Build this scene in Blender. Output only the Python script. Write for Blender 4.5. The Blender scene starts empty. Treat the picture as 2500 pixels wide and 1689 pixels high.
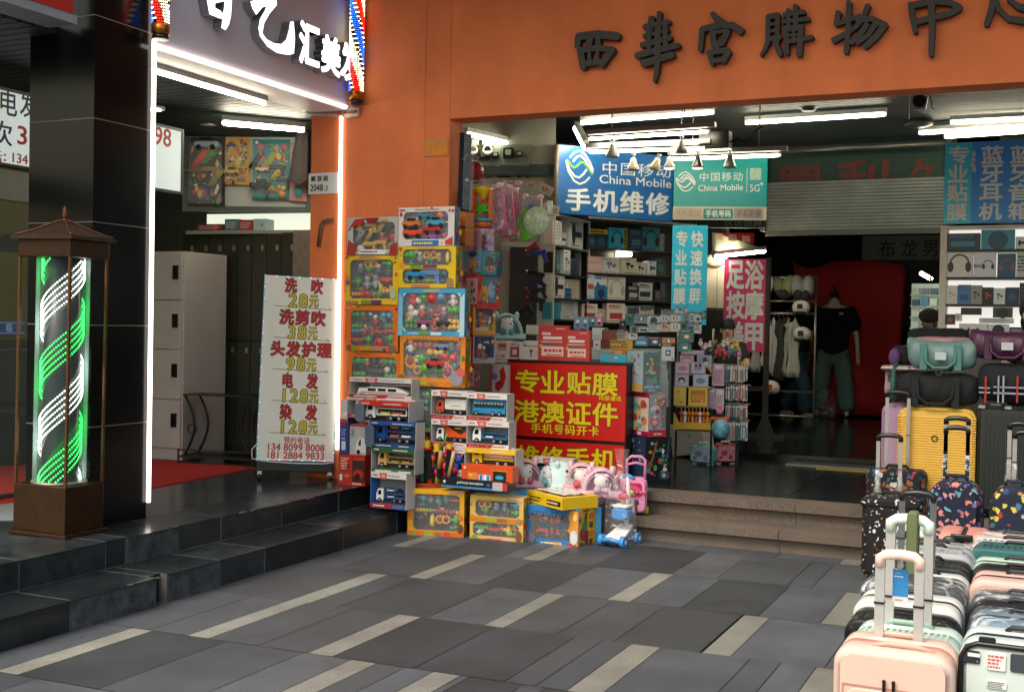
import bpy,math,random
from mathutils import Matrix,Vector
R=math.radians
random.seed(7)
SC=bpy.context.scene
COL=SC.collection
CAM_P=Vector((0,0,1.5))
CR=Vector((0.90702546,0.42068782,0.01807122))
CU=Vector((-0.02368346,0.00811991,0.99968653))
CF=Vector((-0.42040921,0.90716913,-0.01732831))
FPX=2881.637
cam=bpy.data.cameras.new('camera')
cam.sensor_width=36.0
cam.lens=FPX/2500*36
cam.clip_start=0.05
cam.clip_end=400
camo=bpy.data.objects.new('camera',cam)
COL.objects.link(camo)
m=Matrix((CR,CU,-CF)).transposed().to_4x4()
m.translation=CAM_P
camo.matrix_world=m
SC.camera=camo
W=bpy.data.worlds.new('World')
SC.world=W
W.use_nodes=True
nt=W.node_tree
bg=nt.nodes['Background']
sk=nt.nodes.new('ShaderNodeTexSky')
sk.sky_type='NISHITA'
sk.sun_disc=False
SUN_EL,SUN_AZ=R(55),R(200)
sk.sun_elevation=SUN_EL
sk.sun_rotation=SUN_AZ
sk.air_density=2.0
sk.dust_density=5.0
nt.links.new(sk.outputs[0],bg.inputs[0])
bg.inputs[1].default_value=0.15
sl=bpy.data.lights.new('sun','SUN')
sl.energy=1.1
sl.angle=R(25)
sl.color=(1.0,0.97,0.93)
so=bpy.data.objects.new('sun',sl)
COL.objects.link(so)
d=Vector((math.sin(SUN_AZ)*math.cos(SUN_EL),math.cos(SUN_AZ)*math.cos(SUN_EL),math.sin(SUN_EL)))
so.rotation_euler=d.to_track_quat('Z','Y').to_euler()
SC.view_settings.view_transform='Standard'
SC.view_settings.look='None'
SC.view_settings.exposure=0.8
SC.view_settings.gamma=1.0
SC.cycles.max_bounces=8
SC.cycles.transparent_max_bounces=16
SC.cycles.sample_clamp_indirect=6.0
SC.cycles.blur_glossy=0.5
VW={'F':(0,0,1.07573),'A':(0,0,.38226),'B':(350,0,.38217),'C':(0,450,.57339),'D':(350,550,.44571),'E':(800,500,.28662),'G':(800,880,.2994),'H':(1100,400,.31847),'I':(1200,750,.38226),'J':(1100,0,.31847),'K':(1800,0,.31847),'L':(1300,330,.28667),'N':(1300,680,.33113),'O':(1750,330,.31847),'P':(1750,600,.35039),'Q':(2250,330,.31847),'R':(2050,780,.26754),'S':(2050,1050,.22288),'T':(2000,1300,.24777),'U':(1100,1050,.21515),'V':(1600,640,.16556),'W':(1000,250,.22297),'X':(0,1200,.38726),'Y':(800,1250,.55938),'1':(0,0,1.0)}
def ray(v,x,y):
 a,b,s=VW[v]
 return(CR*(a+x*s-1250)-CU*(b+y*s-844.5)+CF*FPX)/FPX
def on(v,x,y,X=None,Y=None,Z=None):
 d=ray(v,x,y)
 t=(X-CAM_P.x)/d.x if X is not None else(Y-CAM_P.y)/d.y if Y is not None else(Z-CAM_P.z)/d.z
 return CAM_P+d*t
class Fr:
 """A vertical plane standing at P0, turned by th about Z (front side looks along local -y)."""
 def __init__(s,P0,th=0.0):
  s.o=Vector(P0)
  s.th=th
  s.dx=Vector((math.cos(th),math.sin(th),0))
  s.n=Vector((math.sin(th),-math.cos(th),0))
 def hit(s,v,x,y):
  d=ray(v,x,y)
  return CAM_P+d*((s.o-CAM_P).dot(s.n)/d.dot(s.n))
 def uv(s,v,x,y):
  q=s.hit(v,x,y)-s.o
  return q.dot(s.dx),q.z
 def rect(s,v,x0,y0,x1,y1):
  xm,ym=(x0+x1)/2,(y0+y1)/2
  return s.uv(v,x0,ym)[0],s.uv(v,xm,y1)[1],s.uv(v,x1,ym)[0],s.uv(v,xm,y0)[1]
def lin(h):
 if not isinstance(h,str):
  return tuple(h[:3])
 h=h.lstrip('#')
 o=[]
 for i in(0,2,4):
  c=int(h[i:i+2],16)/255
  o.append(c/12.92 if c<=.04045 else((c+.055)/1.055)**2.4)
 return tuple(o)
_mats={}
def M(col,rough=.5,metal=0.,var=.12,sc=6.,bump=0.,emit=0.,coat=0.,alpha=None,ior=None,name=None):
 key=(col,rough,metal,var,sc,bump,emit,coat,alpha,name)
 if key in _mats:
  return _mats[key]
 m=bpy.data.materials.new(name or 'surface')
 m.use_nodes=True
 t=m.node_tree
 p=t.nodes['Principled BSDF']
 c=lin(col)
 p.inputs['Roughness'].default_value=rough
 p.inputs['Metallic'].default_value=metal
 p.inputs['Base Color'].default_value=(*c,1)
 if coat:
  p.inputs['Coat Weight'].default_value=coat
  p.inputs['Coat Roughness'].default_value=.08
 if emit:
  p.inputs['Emission Color'].default_value=(*c,1)
  p.inputs['Emission Strength'].default_value=emit
 if alpha is not None:
  p.inputs['Alpha'].default_value=alpha
 if var and not emit:
  tc=t.nodes.new('ShaderNodeTexCoord')
  n=t.nodes.new('ShaderNodeTexNoise')
  n.inputs['Scale'].default_value=sc
  n.inputs['Detail'].default_value=6
  n.inputs['Roughness'].default_value=.65
  t.links.new(tc.outputs['Object'],n.inputs['Vector'])
  r=t.nodes.new('ShaderNodeValToRGB')
  r.color_ramp.elements[0].position=.3
  r.color_ramp.elements[1].position=.7
  r.color_ramp.elements[0].color=(*[max(0,k*(1-var))for k in c],1)
  r.color_ramp.elements[1].color=(*[min(1,k*(1+var))for k in c],1)
  t.links.new(n.outputs['Fac'],r.inputs[0])
  t.links.new(r.outputs[0],p.inputs['Base Color'])
  if bump:
   b=t.nodes.new('ShaderNodeBump')
   b.inputs['Strength'].default_value=bump
   b.inputs['Distance'].default_value=.01
   t.links.new(n.outputs['Fac'],b.inputs['Height'])
   t.links.new(b.outputs[0],p.inputs['Normal'])
 _mats[key]=m
 return m
def M_clear(tint='ffffff',op=.12,rough=.05,name='clear_plastic'):
 key=('clear',tint,op,rough)
 if key in _mats:
  return _mats[key]
 m=bpy.data.materials.new(name)
 m.use_nodes=True
 t=m.node_tree
 t.nodes.clear()
 o=t.nodes.new('ShaderNodeOutputMaterial')
 mx=t.nodes.new('ShaderNodeMixShader')
 tr=t.nodes.new('ShaderNodeBsdfTransparent')
 pr=t.nodes.new('ShaderNodeBsdfPrincipled')
 pr.inputs['Base Color'].default_value=(*lin(tint),1)
 pr.inputs['Roughness'].default_value=rough
 lw=t.nodes.new('ShaderNodeLayerWeight')
 lw.inputs[0].default_value=.15
 ad=t.nodes.new('ShaderNodeMath')
 ad.operation='MULTIPLY_ADD'
 ad.inputs[1].default_value=.6
 ad.inputs[2].default_value=op
 t.links.new(lw.outputs['Fresnel'],ad.inputs[0])
 t.links.new(ad.outputs[0],mx.inputs[0])
 t.links.new(tr.outputs[0],mx.inputs[1])
 t.links.new(pr.outputs[0],mx.inputs[2])
 t.links.new(mx.outputs[0],o.inputs[0])
 _mats[key]=m
 return m
def M_film(tint='f0f0f0',cover=.3,sc=9.):
 """thin crinkled plastic film: clear with whitish crumpled highlights"""
 key=('film',tint,cover,sc)
 if key in _mats:
  return _mats[key]
 m=bpy.data.materials.new('plastic_film')
 m.use_nodes=True
 t=m.node_tree
 t.nodes.clear()
 o=t.nodes.new('ShaderNodeOutputMaterial')
 mx=t.nodes.new('ShaderNodeMixShader')
 tr=t.nodes.new('ShaderNodeBsdfTransparent')
 pr=t.nodes.new('ShaderNodeBsdfPrincipled')
 pr.inputs['Base Color'].default_value=(*lin(tint),1)
 pr.inputs['Roughness'].default_value=.15
 tc=t.nodes.new('ShaderNodeTexCoord')
 n=t.nodes.new('ShaderNodeTexNoise')
 n.inputs['Scale'].default_value=sc
 n.inputs['Detail'].default_value=4
 n.inputs['Distortion'].default_value=1.5
 t.links.new(tc.outputs['Object'],n.inputs['Vector'])
 r=t.nodes.new('ShaderNodeValToRGB')
 r.color_ramp.elements[0].position=.62-cover*.5
 r.color_ramp.elements[0].color=(.06,.06,.06,1)
 r.color_ramp.elements[1].position=.72
 r.color_ramp.elements[1].color=(.75,.75,.75,1)
 b=t.nodes.new('ShaderNodeBump')
 b.inputs['Strength'].default_value=.8
 b.inputs['Distance'].default_value=.02
 t.links.new(n.outputs['Fac'],b.inputs['Height'])
 t.links.new(b.outputs[0],pr.inputs['Normal'])
 t.links.new(n.outputs['Fac'],r.inputs[0])
 t.links.new(r.outputs[0],mx.inputs[0])
 t.links.new(tr.outputs[0],mx.inputs[1])
 t.links.new(pr.outputs[0],mx.inputs[2])
 t.links.new(mx.outputs[0],o.inputs[0])
 _mats[key]=m
 return m
class MB:
 def __init__(s):
  s.v,s.f,s.mi,s.sm,s.m,s.smooth=[],[],[],[],0,False
  s.T=None
 def add(s,vs,fs):
  k=len(s.v)
  if s.T is not None:
   vs=[s.T@Vector(p)for p in vs]
  s.v+=[tuple(p)for p in vs]
  for f in fs:
   s.f.append([i+k for i in f])
   s.mi.append(s.m)
   s.sm.append(s.smooth)
  return s
 def box(s,x0,x1,y0,y1,z0,z1):
  return s.add([(x0,y0,z0),(x1,y0,z0),(x1,y1,z0),(x0,y1,z0),(x0,y0,z1),(x1,y0,z1),(x1,y1,z1),(x0,y1,z1)],[(0,3,2,1),(4,5,6,7),(0,1,5,4),(1,2,6,5),(2,3,7,6),(3,0,4,7)])
 def quad(s,a,b,c,d):
  return s.add([a,b,c,d],[(0,1,2,3)])
 def cyl(s,p0,p1,r0,r1=None,n=10,cap=True):
  p0,p1=Vector(p0),Vector(p1)
  r1=r0 if r1 is None else r1
  z=(p1-p0).normalized()
  a=z.orthogonal().normalized()
  b=z.cross(a)
  vs=[]
  for p,r in((p0,r0),(p1,r1)):
   for i in range(n):
    t=2*math.pi*i/n
    vs.append(p+a*(r*math.cos(t))+b*(r*math.sin(t)))
  fs=[(i,(i+1)%n,n+(i+1)%n,n+i)for i in range(n)]
  sm=s.smooth
  s.smooth=n>6
  s.add(vs,fs)
  s.smooth=sm
  if cap:
   k=len(s.v)-2*n
   s.f+=[list(range(k+n-1,k-1,-1)),list(range(k+n,k+2*n))]
   s.mi+=[s.m]*2
   s.sm+=[False]*2
  return s
 def tube(s,pts,r,n=6,close=False,rr=None):
  pts=[Vector(p)for p in pts]
  N=len(pts)
  vs,a=[],None
  for i,p in enumerate(pts):
   if close:
    t=pts[(i+1)%N]-pts[i-1]
   else:
    t=pts[min(i+1,N-1)]-pts[max(i-1,0)]
   t.normalize()
   if a is None:
    a=t.orthogonal().normalized()
   a=(a-t*a.dot(t)).normalized()
   b=t.cross(a)
   q=rr[i]if rr else r
   for k in range(n):
    w=2*math.pi*k/n
    vs.append(p+a*(q*math.cos(w))+b*(q*math.sin(w)))
  fs=[]
  for i in range(N if close else N-1):
   j=(i+1)%N
   for k in range(n):
    fs.append((i*n+k,i*n+(k+1)%n,j*n+(k+1)%n,j*n+k))
  if not close:
   fs+=[tuple(range(n-1,-1,-1)),tuple(range((N-1)*n,N*n))]
  sm=s.smooth
  s.smooth=True
  s.add(vs,fs)
  s.smooth=sm
  return s
 def ball(s,c,r,sx=1,sy=1,sz=1,n=10,k=6):
  vs=[(c[0],c[1],c[2]-r*sz)]
  for j in range(1,k):
   f=math.pi*j/k
   for i in range(n):
    t=2*math.pi*i/n
    vs.append((c[0]+r*sx*math.sin(f)*math.cos(t),c[1]+r*sy*math.sin(f)*math.sin(t),c[2]-r*sz*math.cos(f)))
  vs.append((c[0],c[1],c[2]+r*sz))
  fs=[(0,1+(i+1)%n,1+i)for i in range(n)]
  for j in range(k-2):
   for i in range(n):
    a=1+j*n
    fs.append((a+i,a+(i+1)%n,a+n+(i+1)%n,a+n+i))
  a=1+(k-2)*n
  fs+=[(a+i,a+(i+1)%n,len(vs)-1)for i in range(n)]
  sm=s.smooth
  s.smooth=True
  s.add(vs,fs)
  s.smooth=sm
  return s
 def dot(s,c,r):
  x,y,z=c
  return s.add([(x-r,y,z),(x+r,y,z),(x,y-r,z),(x,y+r,z),(x,y,z-r),(x,y,z+r)],[(0,2,5),(2,1,5),(1,3,5),(3,0,5),(2,0,4),(1,2,4),(3,1,4),(0,3,4)])
 def lathe(s,prof,c=(0,0,0),n=16):
  vs=[]
  for r,z in prof:
   for i in range(n):
    t=2*math.pi*i/n
    vs.append((c[0]+r*math.cos(t),c[1]+r*math.sin(t),c[2]+z))
  fs=[]
  for j in range(len(prof)-1):
   for i in range(n):
    fs.append((j*n+i,j*n+(i+1)%n,(j+1)*n+(i+1)%n,(j+1)*n+i))
  fs+=[tuple(range(n-1,-1,-1)),tuple(range((len(prof)-1)*n,len(prof)*n))]
  sm=s.smooth
  s.smooth=True
  s.add(vs,fs)
  s.smooth=sm
  return s
 def prism(s,poly,y0,y1):
  """polygon in the x-z plane pushed from y0 (front) to y1"""
  n=len(poly)
  ar=sum(poly[i][0]*poly[(i+1)%n][1]-poly[(i+1)%n][0]*poly[i][1]for i in range(n))
  if ar<0:
   poly=poly[::-1]
  vs=[(x,y0,z)for x,z in poly]+[(x,y1,z)for x,z in poly]
  fs=[tuple(range(n)),tuple(range(2*n-1,n-1,-1))]
  fs+=[(i,n+i,n+(i+1)%n,(i+1)%n)for i in range(n)]
  return s.add(vs,fs)
 def rrect(s,x0,x1,z0,z1,r,y0,y1,e=0.,seg=5):
  """rounded rectangle in x-z pushed along y, with edges eased by e"""
  def ring(ins,y):
   q=max(r-ins,.0005)
   o=[]
   for cx,cz,a in((x1-ins-q,z1-ins-q,0),(x0+ins+q,z1-ins-q,90),(x0+ins+q,z0+ins+q,180),(x1-ins-q,z0+ins+q,270)):
    for i in range(seg+1):
     t=R(a+90*i/seg)
     o.append((cx+q*math.cos(t),y,cz+q*math.sin(t)))
   return o
  if e:
   rings=[ring(e,y0),ring(e*.3,y0+e*.3),ring(0,y0+e),ring(0,y1-e),ring(e*.3,y1-e*.3),ring(e,y1)]
  else:
   rings=[ring(0,y0),ring(0,y1)]
  n=len(rings[0])
  vs=[p for q in rings for p in q]
  sm=s.smooth
  fs=[]
  for j in range(len(rings)-1):
   for i in range(n):
    fs.append((j*n+(i+1)%n,j*n+i,(j+1)*n+i,(j+1)*n+(i+1)%n)[::-1])
  s.smooth=True
  s.add(vs,fs)
  s.smooth=sm
  k=len(s.v)-len(vs)
  s.f+=[[k+i for i in range(n)],[k+len(vs)-1-i for i in range(n)]]
  s.mi+=[s.m]*2
  s.sm+=[False]*2
  return s
 def frame(s,x0,x1,z0,z1,b,y0,y1):
  """picture-frame bars; b a number or (left, right, bottom, top)"""
  l,r,bo,t=b if isinstance(b,tuple)else(b,)*4
  s.box(x0,x1,y0,y1,z1-t,z1)
  s.box(x0,x1,y0,y1,z0,z0+bo)
  s.box(x0,x0+l,y0,y1,z0+bo,z1-t)
  s.box(x1-r,x1,y0,y1,z0+bo,z1-t)
  return s
 def mesh(s,name):
  me=bpy.data.meshes.new(name)
  me.from_pydata(s.v,[],s.f)
  me.polygons.foreach_set('material_index',s.mi)
  me.polygons.foreach_set('use_smooth',s.sm)
  me.update()
  return me
 def build(s,name,mats,parent=None,loc=None,rz=0,rx=0,bevel=0):
  me=s.mesh(name)
  for m in(mats if isinstance(mats,(list,tuple))else[mats]):
   me.materials.append(m)
  o=bpy.data.objects.new(name,me)
  COL.objects.link(o)
  if parent:
   o.parent=parent
  if loc is not None:
   o.location=loc
  o.rotation_euler=(rx,0,rz)
  if bevel:
   b=o.modifiers.new('edge','BEVEL')
   b.width=bevel
   b.segments=2
   b.limit_method='ANGLE'
  return o
def tag(o,label=None,cat=None,group=None,kind=None):
 if label and not kind:
  kind='thing'
 for k,v in(('label',label),('category',cat),('group',group),('kind',kind)):
  if v:
   o[k]=v
 return o
def thing(name,label,cat,loc=(0,0,0),rz=0,group=None,rx=0,ry=0):
 o=bpy.data.objects.new(name,None)
 o.empty_display_size=.1
 COL.objects.link(o)
 o.location=loc
 o.rotation_euler=(rx,ry,rz)
 return tag(o,label,cat,group)
def struct(name,mb,mats):
 return tag(mb.build(name,mats),kind='structure')
_gl={}
def glyph(ch,bold,ext,res=3):
 key=(ch,bold,ext)
 if key not in _gl:
  c=bpy.data.curves.new('lettering','FONT')
  c.body=ch
  c.offset=bold
  c.extrude=ext
  c.resolution_u=res
  o=bpy.data.objects.new('lettering',c)
  COL.objects.link(o)
  dg=bpy.context.evaluated_depsgraph_get()
  me=bpy.data.meshes.new_from_object(o.evaluated_get(dg))
  _gl[key]=([tuple(v.co)for v in me.vertices],[tuple(p.vertices)for p in me.polygons])
  bpy.data.objects.remove(o)
  bpy.data.curves.remove(c)
  bpy.data.meshes.remove(me)
 return _gl[key]
def txt(mb,s,x0,z0,x1,z1,y=-.003,bold=.02,depth=.002,vert=False,skew=0.,slope=0.,fit=False,fill=.94):
 """letters into mb on the local x-z plane, one cell per character (fit=True: the whole string squeezed into the box)"""
 items=[s]if fit else list(s)
 n=len(items)
 for i,ch in enumerate(items):
  if ch==' ':
   continue
  vs,fs=glyph(ch,0,.05)
  if not vs:
   continue
  n_=8 if bold>.014 else 4
  shifts=[(0,0)]+([(bold*math.cos(6.2832*(k+.5)/n_),bold*math.sin(6.2832*(k+.5)/n_))for k in range(n_)]if bold>.004 else[])
  if fit:
   a0,a1=min(v[0]for v in vs),max(v[0]for v in vs)
   b0,b1=min(v[1]for v in vs),max(v[1]for v in vs)
   cx0,cx1,cz0,cz1=x0,x1,z0,z1
  else:
   if ord(ch)>0x2000:
    a0,a1,b0,b1=0.,1.,-.12,.88
   else:
    a0,a1=min(v[0]for v in vs),max(v[0]for v in vs)
    g0=max(0,.56-(a1-a0))/2
    a0,a1,b0,b1=a0-g0,a1+g0,-.02,.74
   if vert:
    h=(z1-z0)/n
    cx0,cx1,cz1=x0,x1,z1-i*h
    cz0=cz1-h*fill
   else:
    w=(x1-x0)/n
    g=w*(1-fill)/2
    cx0,cx1,cz0,cz1=x0+i*w+g,x0+(i+1)*w-g,z0,z1
  for k,(ox,oy)in enumerate(shifts):
   o=[]
   for vx,vy,vz in vs:
    X=cx0+(vx+ox-a0)/(a1-a0)*(cx1-cx0)
    Z=cz0+(vy+oy-b0)/(b1-b0)*(cz1-cz0)
    X+=skew*(Z-cz0)
    Z+=slope*(X-x0)
    o.append((X,y-(vz+.05)/.1*depth-k*4e-5,Z))
   mb.add(o,fs)
 return mb
def scribble(mb,x0,z0,x1,z1,rows,y=-.001,fillf=.8,rnd=random):
 """rows of tiny unreadable print: short raised bars"""
 h=(z1-z0)/rows
 for i in range(rows):
  z=z1-(i+.75)*h
  x=x0
  L=x0+(x1-x0)*(fillf+rnd.random()*(1-fillf))
  while x<L:
   w=min((.5+rnd.random())*h*.9,L-x)
   mb.box(x,x+w,y,y+.0008,z,z+h*.5)
   x+=w+h*.18
 return mb
 # ================================================================ the place itself
YP=7.65
XS=-4.95
GLOW='fffbe6'
TUBE=M('fff4d8',emit=14.,name='lit_tube')
LEDW=M('fff2e4',emit=3.2,name='white_led')
BLACKG0=M('191d1e',rough=.16,var=.3,sc=4,name='black_granite')
g=MB()
g.box(-200,200,-200,200,-.5,-.012)
struct('ground',g,M('4a4c4c',rough=.9))
def paving_material():
 m=bpy.data.materials.new('granite_paving')
 m.use_nodes=True
 t=m.node_tree
 p=t.nodes['Principled BSDF']
 at=t.nodes.new('ShaderNodeAttribute')
 at.attribute_name='shade'
 tc=t.nodes.new('ShaderNodeTexCoord')
 n1=t.nodes.new('ShaderNodeTexNoise')
 n1.inputs['Scale'].default_value=1.7
 n1.inputs['Detail'].default_value=8
 n1.inputs['Roughness'].default_value=.7
 n2=t.nodes.new('ShaderNodeTexNoise')
 n2.inputs['Scale'].default_value=150
 n2.inputs['Detail'].default_value=2
 n3=t.nodes.new('ShaderNodeTexNoise')
 n3.inputs['Scale'].default_value=7
 n3.inputs['Detail'].default_value=10
 n3.inputs['Roughness'].default_value=.8
 for n in(n1,n2,n3):
  t.links.new(tc.outputs['Object'],n.inputs['Vector'])
 r1=t.nodes.new('ShaderNodeMapRange')
 r1.inputs[1].default_value,r1.inputs[2].default_value,r1.inputs[3].default_value,r1.inputs[4].default_value=.3,.7,.62,1.38
 r2=t.nodes.new('ShaderNodeMapRange')
 r2.inputs[1].default_value,r2.inputs[2].default_value,r2.inputs[3].default_value,r2.inputs[4].default_value=.32,.68,.6,1.42
 t.links.new(n1.outputs['Fac'],r1.inputs[0])
 t.links.new(n2.outputs['Fac'],r2.inputs[0])
 ml=t.nodes.new('ShaderNodeMath')
 ml.operation='MULTIPLY'
 t.links.new(r1.outputs[0],ml.inputs[0])
 t.links.new(r2.outputs[0],ml.inputs[1])
 mx=t.nodes.new('ShaderNodeVectorMath')
 mx.operation='SCALE'
 t.links.new(at.outputs['Color'],mx.inputs[0])
 t.links.new(ml.outputs[0],mx.inputs['Scale'])
 r3=t.nodes.new('ShaderNodeMapRange')
 r3.inputs[1].default_value,r3.inputs[2].default_value,r3.inputs[3].default_value,r3.inputs[4].default_value=.62,.76,0,.55
 t.links.new(n3.outputs['Fac'],r3.inputs[0])
 mm=t.nodes.new('ShaderNodeMix')
 mm.data_type='RGBA'
 t.links.new(r3.outputs[0],mm.inputs['Factor'])
 t.links.new(mx.outputs[0],mm.inputs['A'])
 mm.inputs['B'].default_value=(.17,.17,.16,1)
 vo=t.nodes.new('ShaderNodeTexVoronoi')
 vo.inputs['Scale'].default_value=2.6
 t.links.new(tc.outputs['Object'],vo.inputs['Vector'])
 vl=t.nodes.new('ShaderNodeMath')
 vl.operation='LESS_THAN'
 vl.inputs[1].default_value=.035
 t.links.new(vo.outputs['Distance'],vl.inputs[0])
 mg=t.nodes.new('ShaderNodeMix')
 mg.data_type='RGBA'
 t.links.new(vl.outputs[0],mg.inputs['Factor'])
 t.links.new(mm.outputs['Result'],mg.inputs['A'])
 mg.inputs['B'].default_value=(.022,.022,.024,1)
 t.links.new(mg.outputs['Result'],p.inputs['Base Color'])
 rr=t.nodes.new('ShaderNodeMapRange')
 rr.inputs[3].default_value,rr.inputs[4].default_value=.42,.75
 t.links.new(n1.outputs['Fac'],rr.inputs[0])
 t.links.new(rr.outputs[0],p.inputs['Roughness'])
 b=t.nodes.new('ShaderNodeBump')
 b.inputs['Strength'].default_value=.12
 b.inputs['Distance'].default_value=.002
 t.links.new(n2.outputs['Fac'],b.inputs['Height'])
 t.links.new(b.outputs[0],p.inputs['Normal'])
 return m
rows={7.765:([(-4.06,-3.95),(-3.11,-2.98)],[(-2.62,-2.12)]),6.945:([(-3.47,-3.35),(-2.23,-2.10),(-1.08,-.95)],[(-1.81,-1.40),(-3.0,-2.6)]),6.125:([(-3.73,-3.60),(-2.58,-2.47),(-1.47,-1.335)],[(-1.90,-1.48),(-3.42,-2.9)]),5.310:([(-3.73,-3.61),(-3.06,-2.93),(-1.81,-1.665),(-.95,-.82)],[(-2.93,-2.52),(-2.52,-2.09)]),4.490:([(-4.05,-3.93),(-2.83,-2.70),(-2.42,-2.29)],[(-3.93,-3.50),(-1.9,-1.5),(-2.25,-2.0)]),3.670:([(-3.2,-3.08),(-1.9,-1.77),(-.6,-.47)],[(-2.6,-2.2)]),}
pv,pf,pc=[],[],[]
rnd=random.Random(5)
yy=7.765+.818
allrows=sorted(set(list(rows)+[8.585,2.85,2.03,1.21,.39,-.43,-1.25,-2.07,-2.9,-3.7]),reverse=True)
for far in allrows:
 light,dark=rows.get(far,([(x,x+.13)for x in(-3.4+rnd.random(),-2.+rnd.random(),-.6+rnd.random(),1+rnd.random())],[]))
 cells=[(a,b,'L')for a,b in light]+[(a,b,'D')for a,b in dark]
 cells.sort()
 x=-9.0
 out=[]
 for a,b,k in cells+[(5.0,5.1,'G')]:
  while x<a-.01:
   w=rnd.choice((.42,.42,.28,.14))
   if a-x-w<.12:
    w=a-x
   out.append((x,x+w,'G'))
   x+=w
  if b>x:
   out.append((a,b,k))
   x=b
 for a,b,k in out:
  v={'L':.150+.035*rnd.random(),'D':.022+.008*rnd.random(),'G':.040+.036*rnd.random()}[k]
  warm=rnd.random()*.06
  c=(v*((.98 if k=='L' else.88)+warm),v*1.0,v*(.86 if k=='L' else 1.2-warm))
  q=.0022
  i=len(pv)
  f=lambda X,y0:y0+.035*(X+2)
  lo=far-.818
  pv+=[(a+q,f(a,lo)+q,0),(b-q,f(b,lo)+q,0),(b-q,f(b,far)-q,0),(a+q,f(a,far)-q,0)]
  pf.append((i,i+1,i+2,i+3))
  pc+=[(*c,1)]*4
me=bpy.data.meshes.new('paving')
me.from_pydata(pv,[],pf)
ca=me.color_attributes.new('shade','FLOAT_COLOR','CORNER')
for i,c in enumerate(pc):
 ca.data[i].color=c
me.materials.append(paving_material())
po=bpy.data.objects.new('paving',me)
COL.objects.link(po)
tag(po,kind='structure')
stepm=[M('1d2225',rough=.22,var=.45,sc=5,name='worn_black_granite'),M('272d31',rough=.28,var=.65,sc=9,name='black_granite_block'),M('4c4c48',rough=.9,var=.3,sc=20,name='grey_mortar'),M('3c4346',rough=.5,var=.75,sc=14,name='chipped_granite')]
s=MB()
rnd=random.Random(3)
def stone_run(x_edge,z0,z1,back,cuts):
 for a,b,off,m in cuts:
  s.m=m
  s.box(back,x_edge+off,a+.004,b-.004,z0,z1-.004)
  s.m=0 if m!=1 else 1
  s.box(back,x_edge+off+.006,a+.002,b-.002,z1-.004,z1)
  s.m=2
  s.box(back,x_edge+max(off,0)*.9+.001,b-.003,b+.003,z0,z1+.0008)
stone_run(-4.262,-.01,.15,-4.64,[(-1,3.2,0,1),(3.2,4.22,.004,0),(4.22,4.80,.012,3),(4.80,4.90,-.05,0),(4.90,5.33,.006,3),(5.33,5.75,-.004,1),(5.75,6.6,0,0),(6.6,7.3,-.004,1),(7.3,7.93,0,0)])
stone_run(-4.628,.14,.30,-5.0,[(-1,3.6,0,1),(3.6,4.25,.0,1),(4.25,4.83,.004,1),(4.83,4.98,0,1),(4.98,5.40,.012,3),(5.40,5.80,-.006,1),(5.80,6.42,-.002,1),(6.42,7.1,-.004,0),(7.1,8.2,-.002,0)])
s.m=2
s.box(-4.640,-4.622,-1,7.9,.149,.1525)
s.m=3
for y,ln in((4.62,.20),(6.05,.12),(5.98,.05),(6.25,.16),(6.40,.07),(6.7,.05)):
 xx,zz=(-4.252,.148)if y<5 else(-4.622,.299)
 for k in range(7):
  yk=y+ln*rnd.random()
  s.ball((xx-.004,yk,zz-.004),.009+.008*rnd.random(),1,2.2,.6,n=6,k=4)
struct('left_steps',s,stepm)
f=MB()
f.box(-9.5,-4.99,-1,9.6,.05,.2985)
f.box(-4.99,-4.305,8.205,9.6,.05,.2985)
f.box(-9.5,-4.305,9.6,10.9,.05,.2985)
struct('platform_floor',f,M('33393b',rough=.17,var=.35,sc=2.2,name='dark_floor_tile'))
f=MB()
f.m=0
for k in range(7):
 f.box(-4.30+k*.85,-4.306+(k+1)*.85,8.49,10.9,.05,.2985)
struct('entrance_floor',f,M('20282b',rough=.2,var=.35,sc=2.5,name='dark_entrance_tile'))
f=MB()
f.box(-9.5,6,10.9,24,.05,.36)
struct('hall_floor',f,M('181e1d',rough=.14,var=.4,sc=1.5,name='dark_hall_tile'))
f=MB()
f.m=0
f.box(-2.20,-1.15,10.62,10.72,.2985,.306)
f.m=1
f.box(-1.9,-1.25,10.45,10.475,.2985,.306)
tag(f.build('threshold_strip',[M('8f8d88',rough=.4,metal=.6),M('b09a2a',rough=.5)]),'worn metal threshold strip with yellow line across the dark entrance floor','threshold')
f=MB()
rnd=random.Random(11)
for y0,y1,z0,z1 in((7.935,8.24,-.01,.15),(8.215,8.49,.14,.30)):
 x=-4.255
 while x<5:
  w=1.15+.2*rnd.random()
  o=.006*rnd.random()
  f.m=0
  f.box(x+.003,x+w-.003,y0+.045+o,y1,z0,z1-.055)
  f.box(x+.002,x+w-.002,y0+o,y1,z1-.055,z1)
  f.m=1
  f.box(x-.003,x+.003,y0+.046+o,y1,z0,z1-.004)
  x+=w
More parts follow.
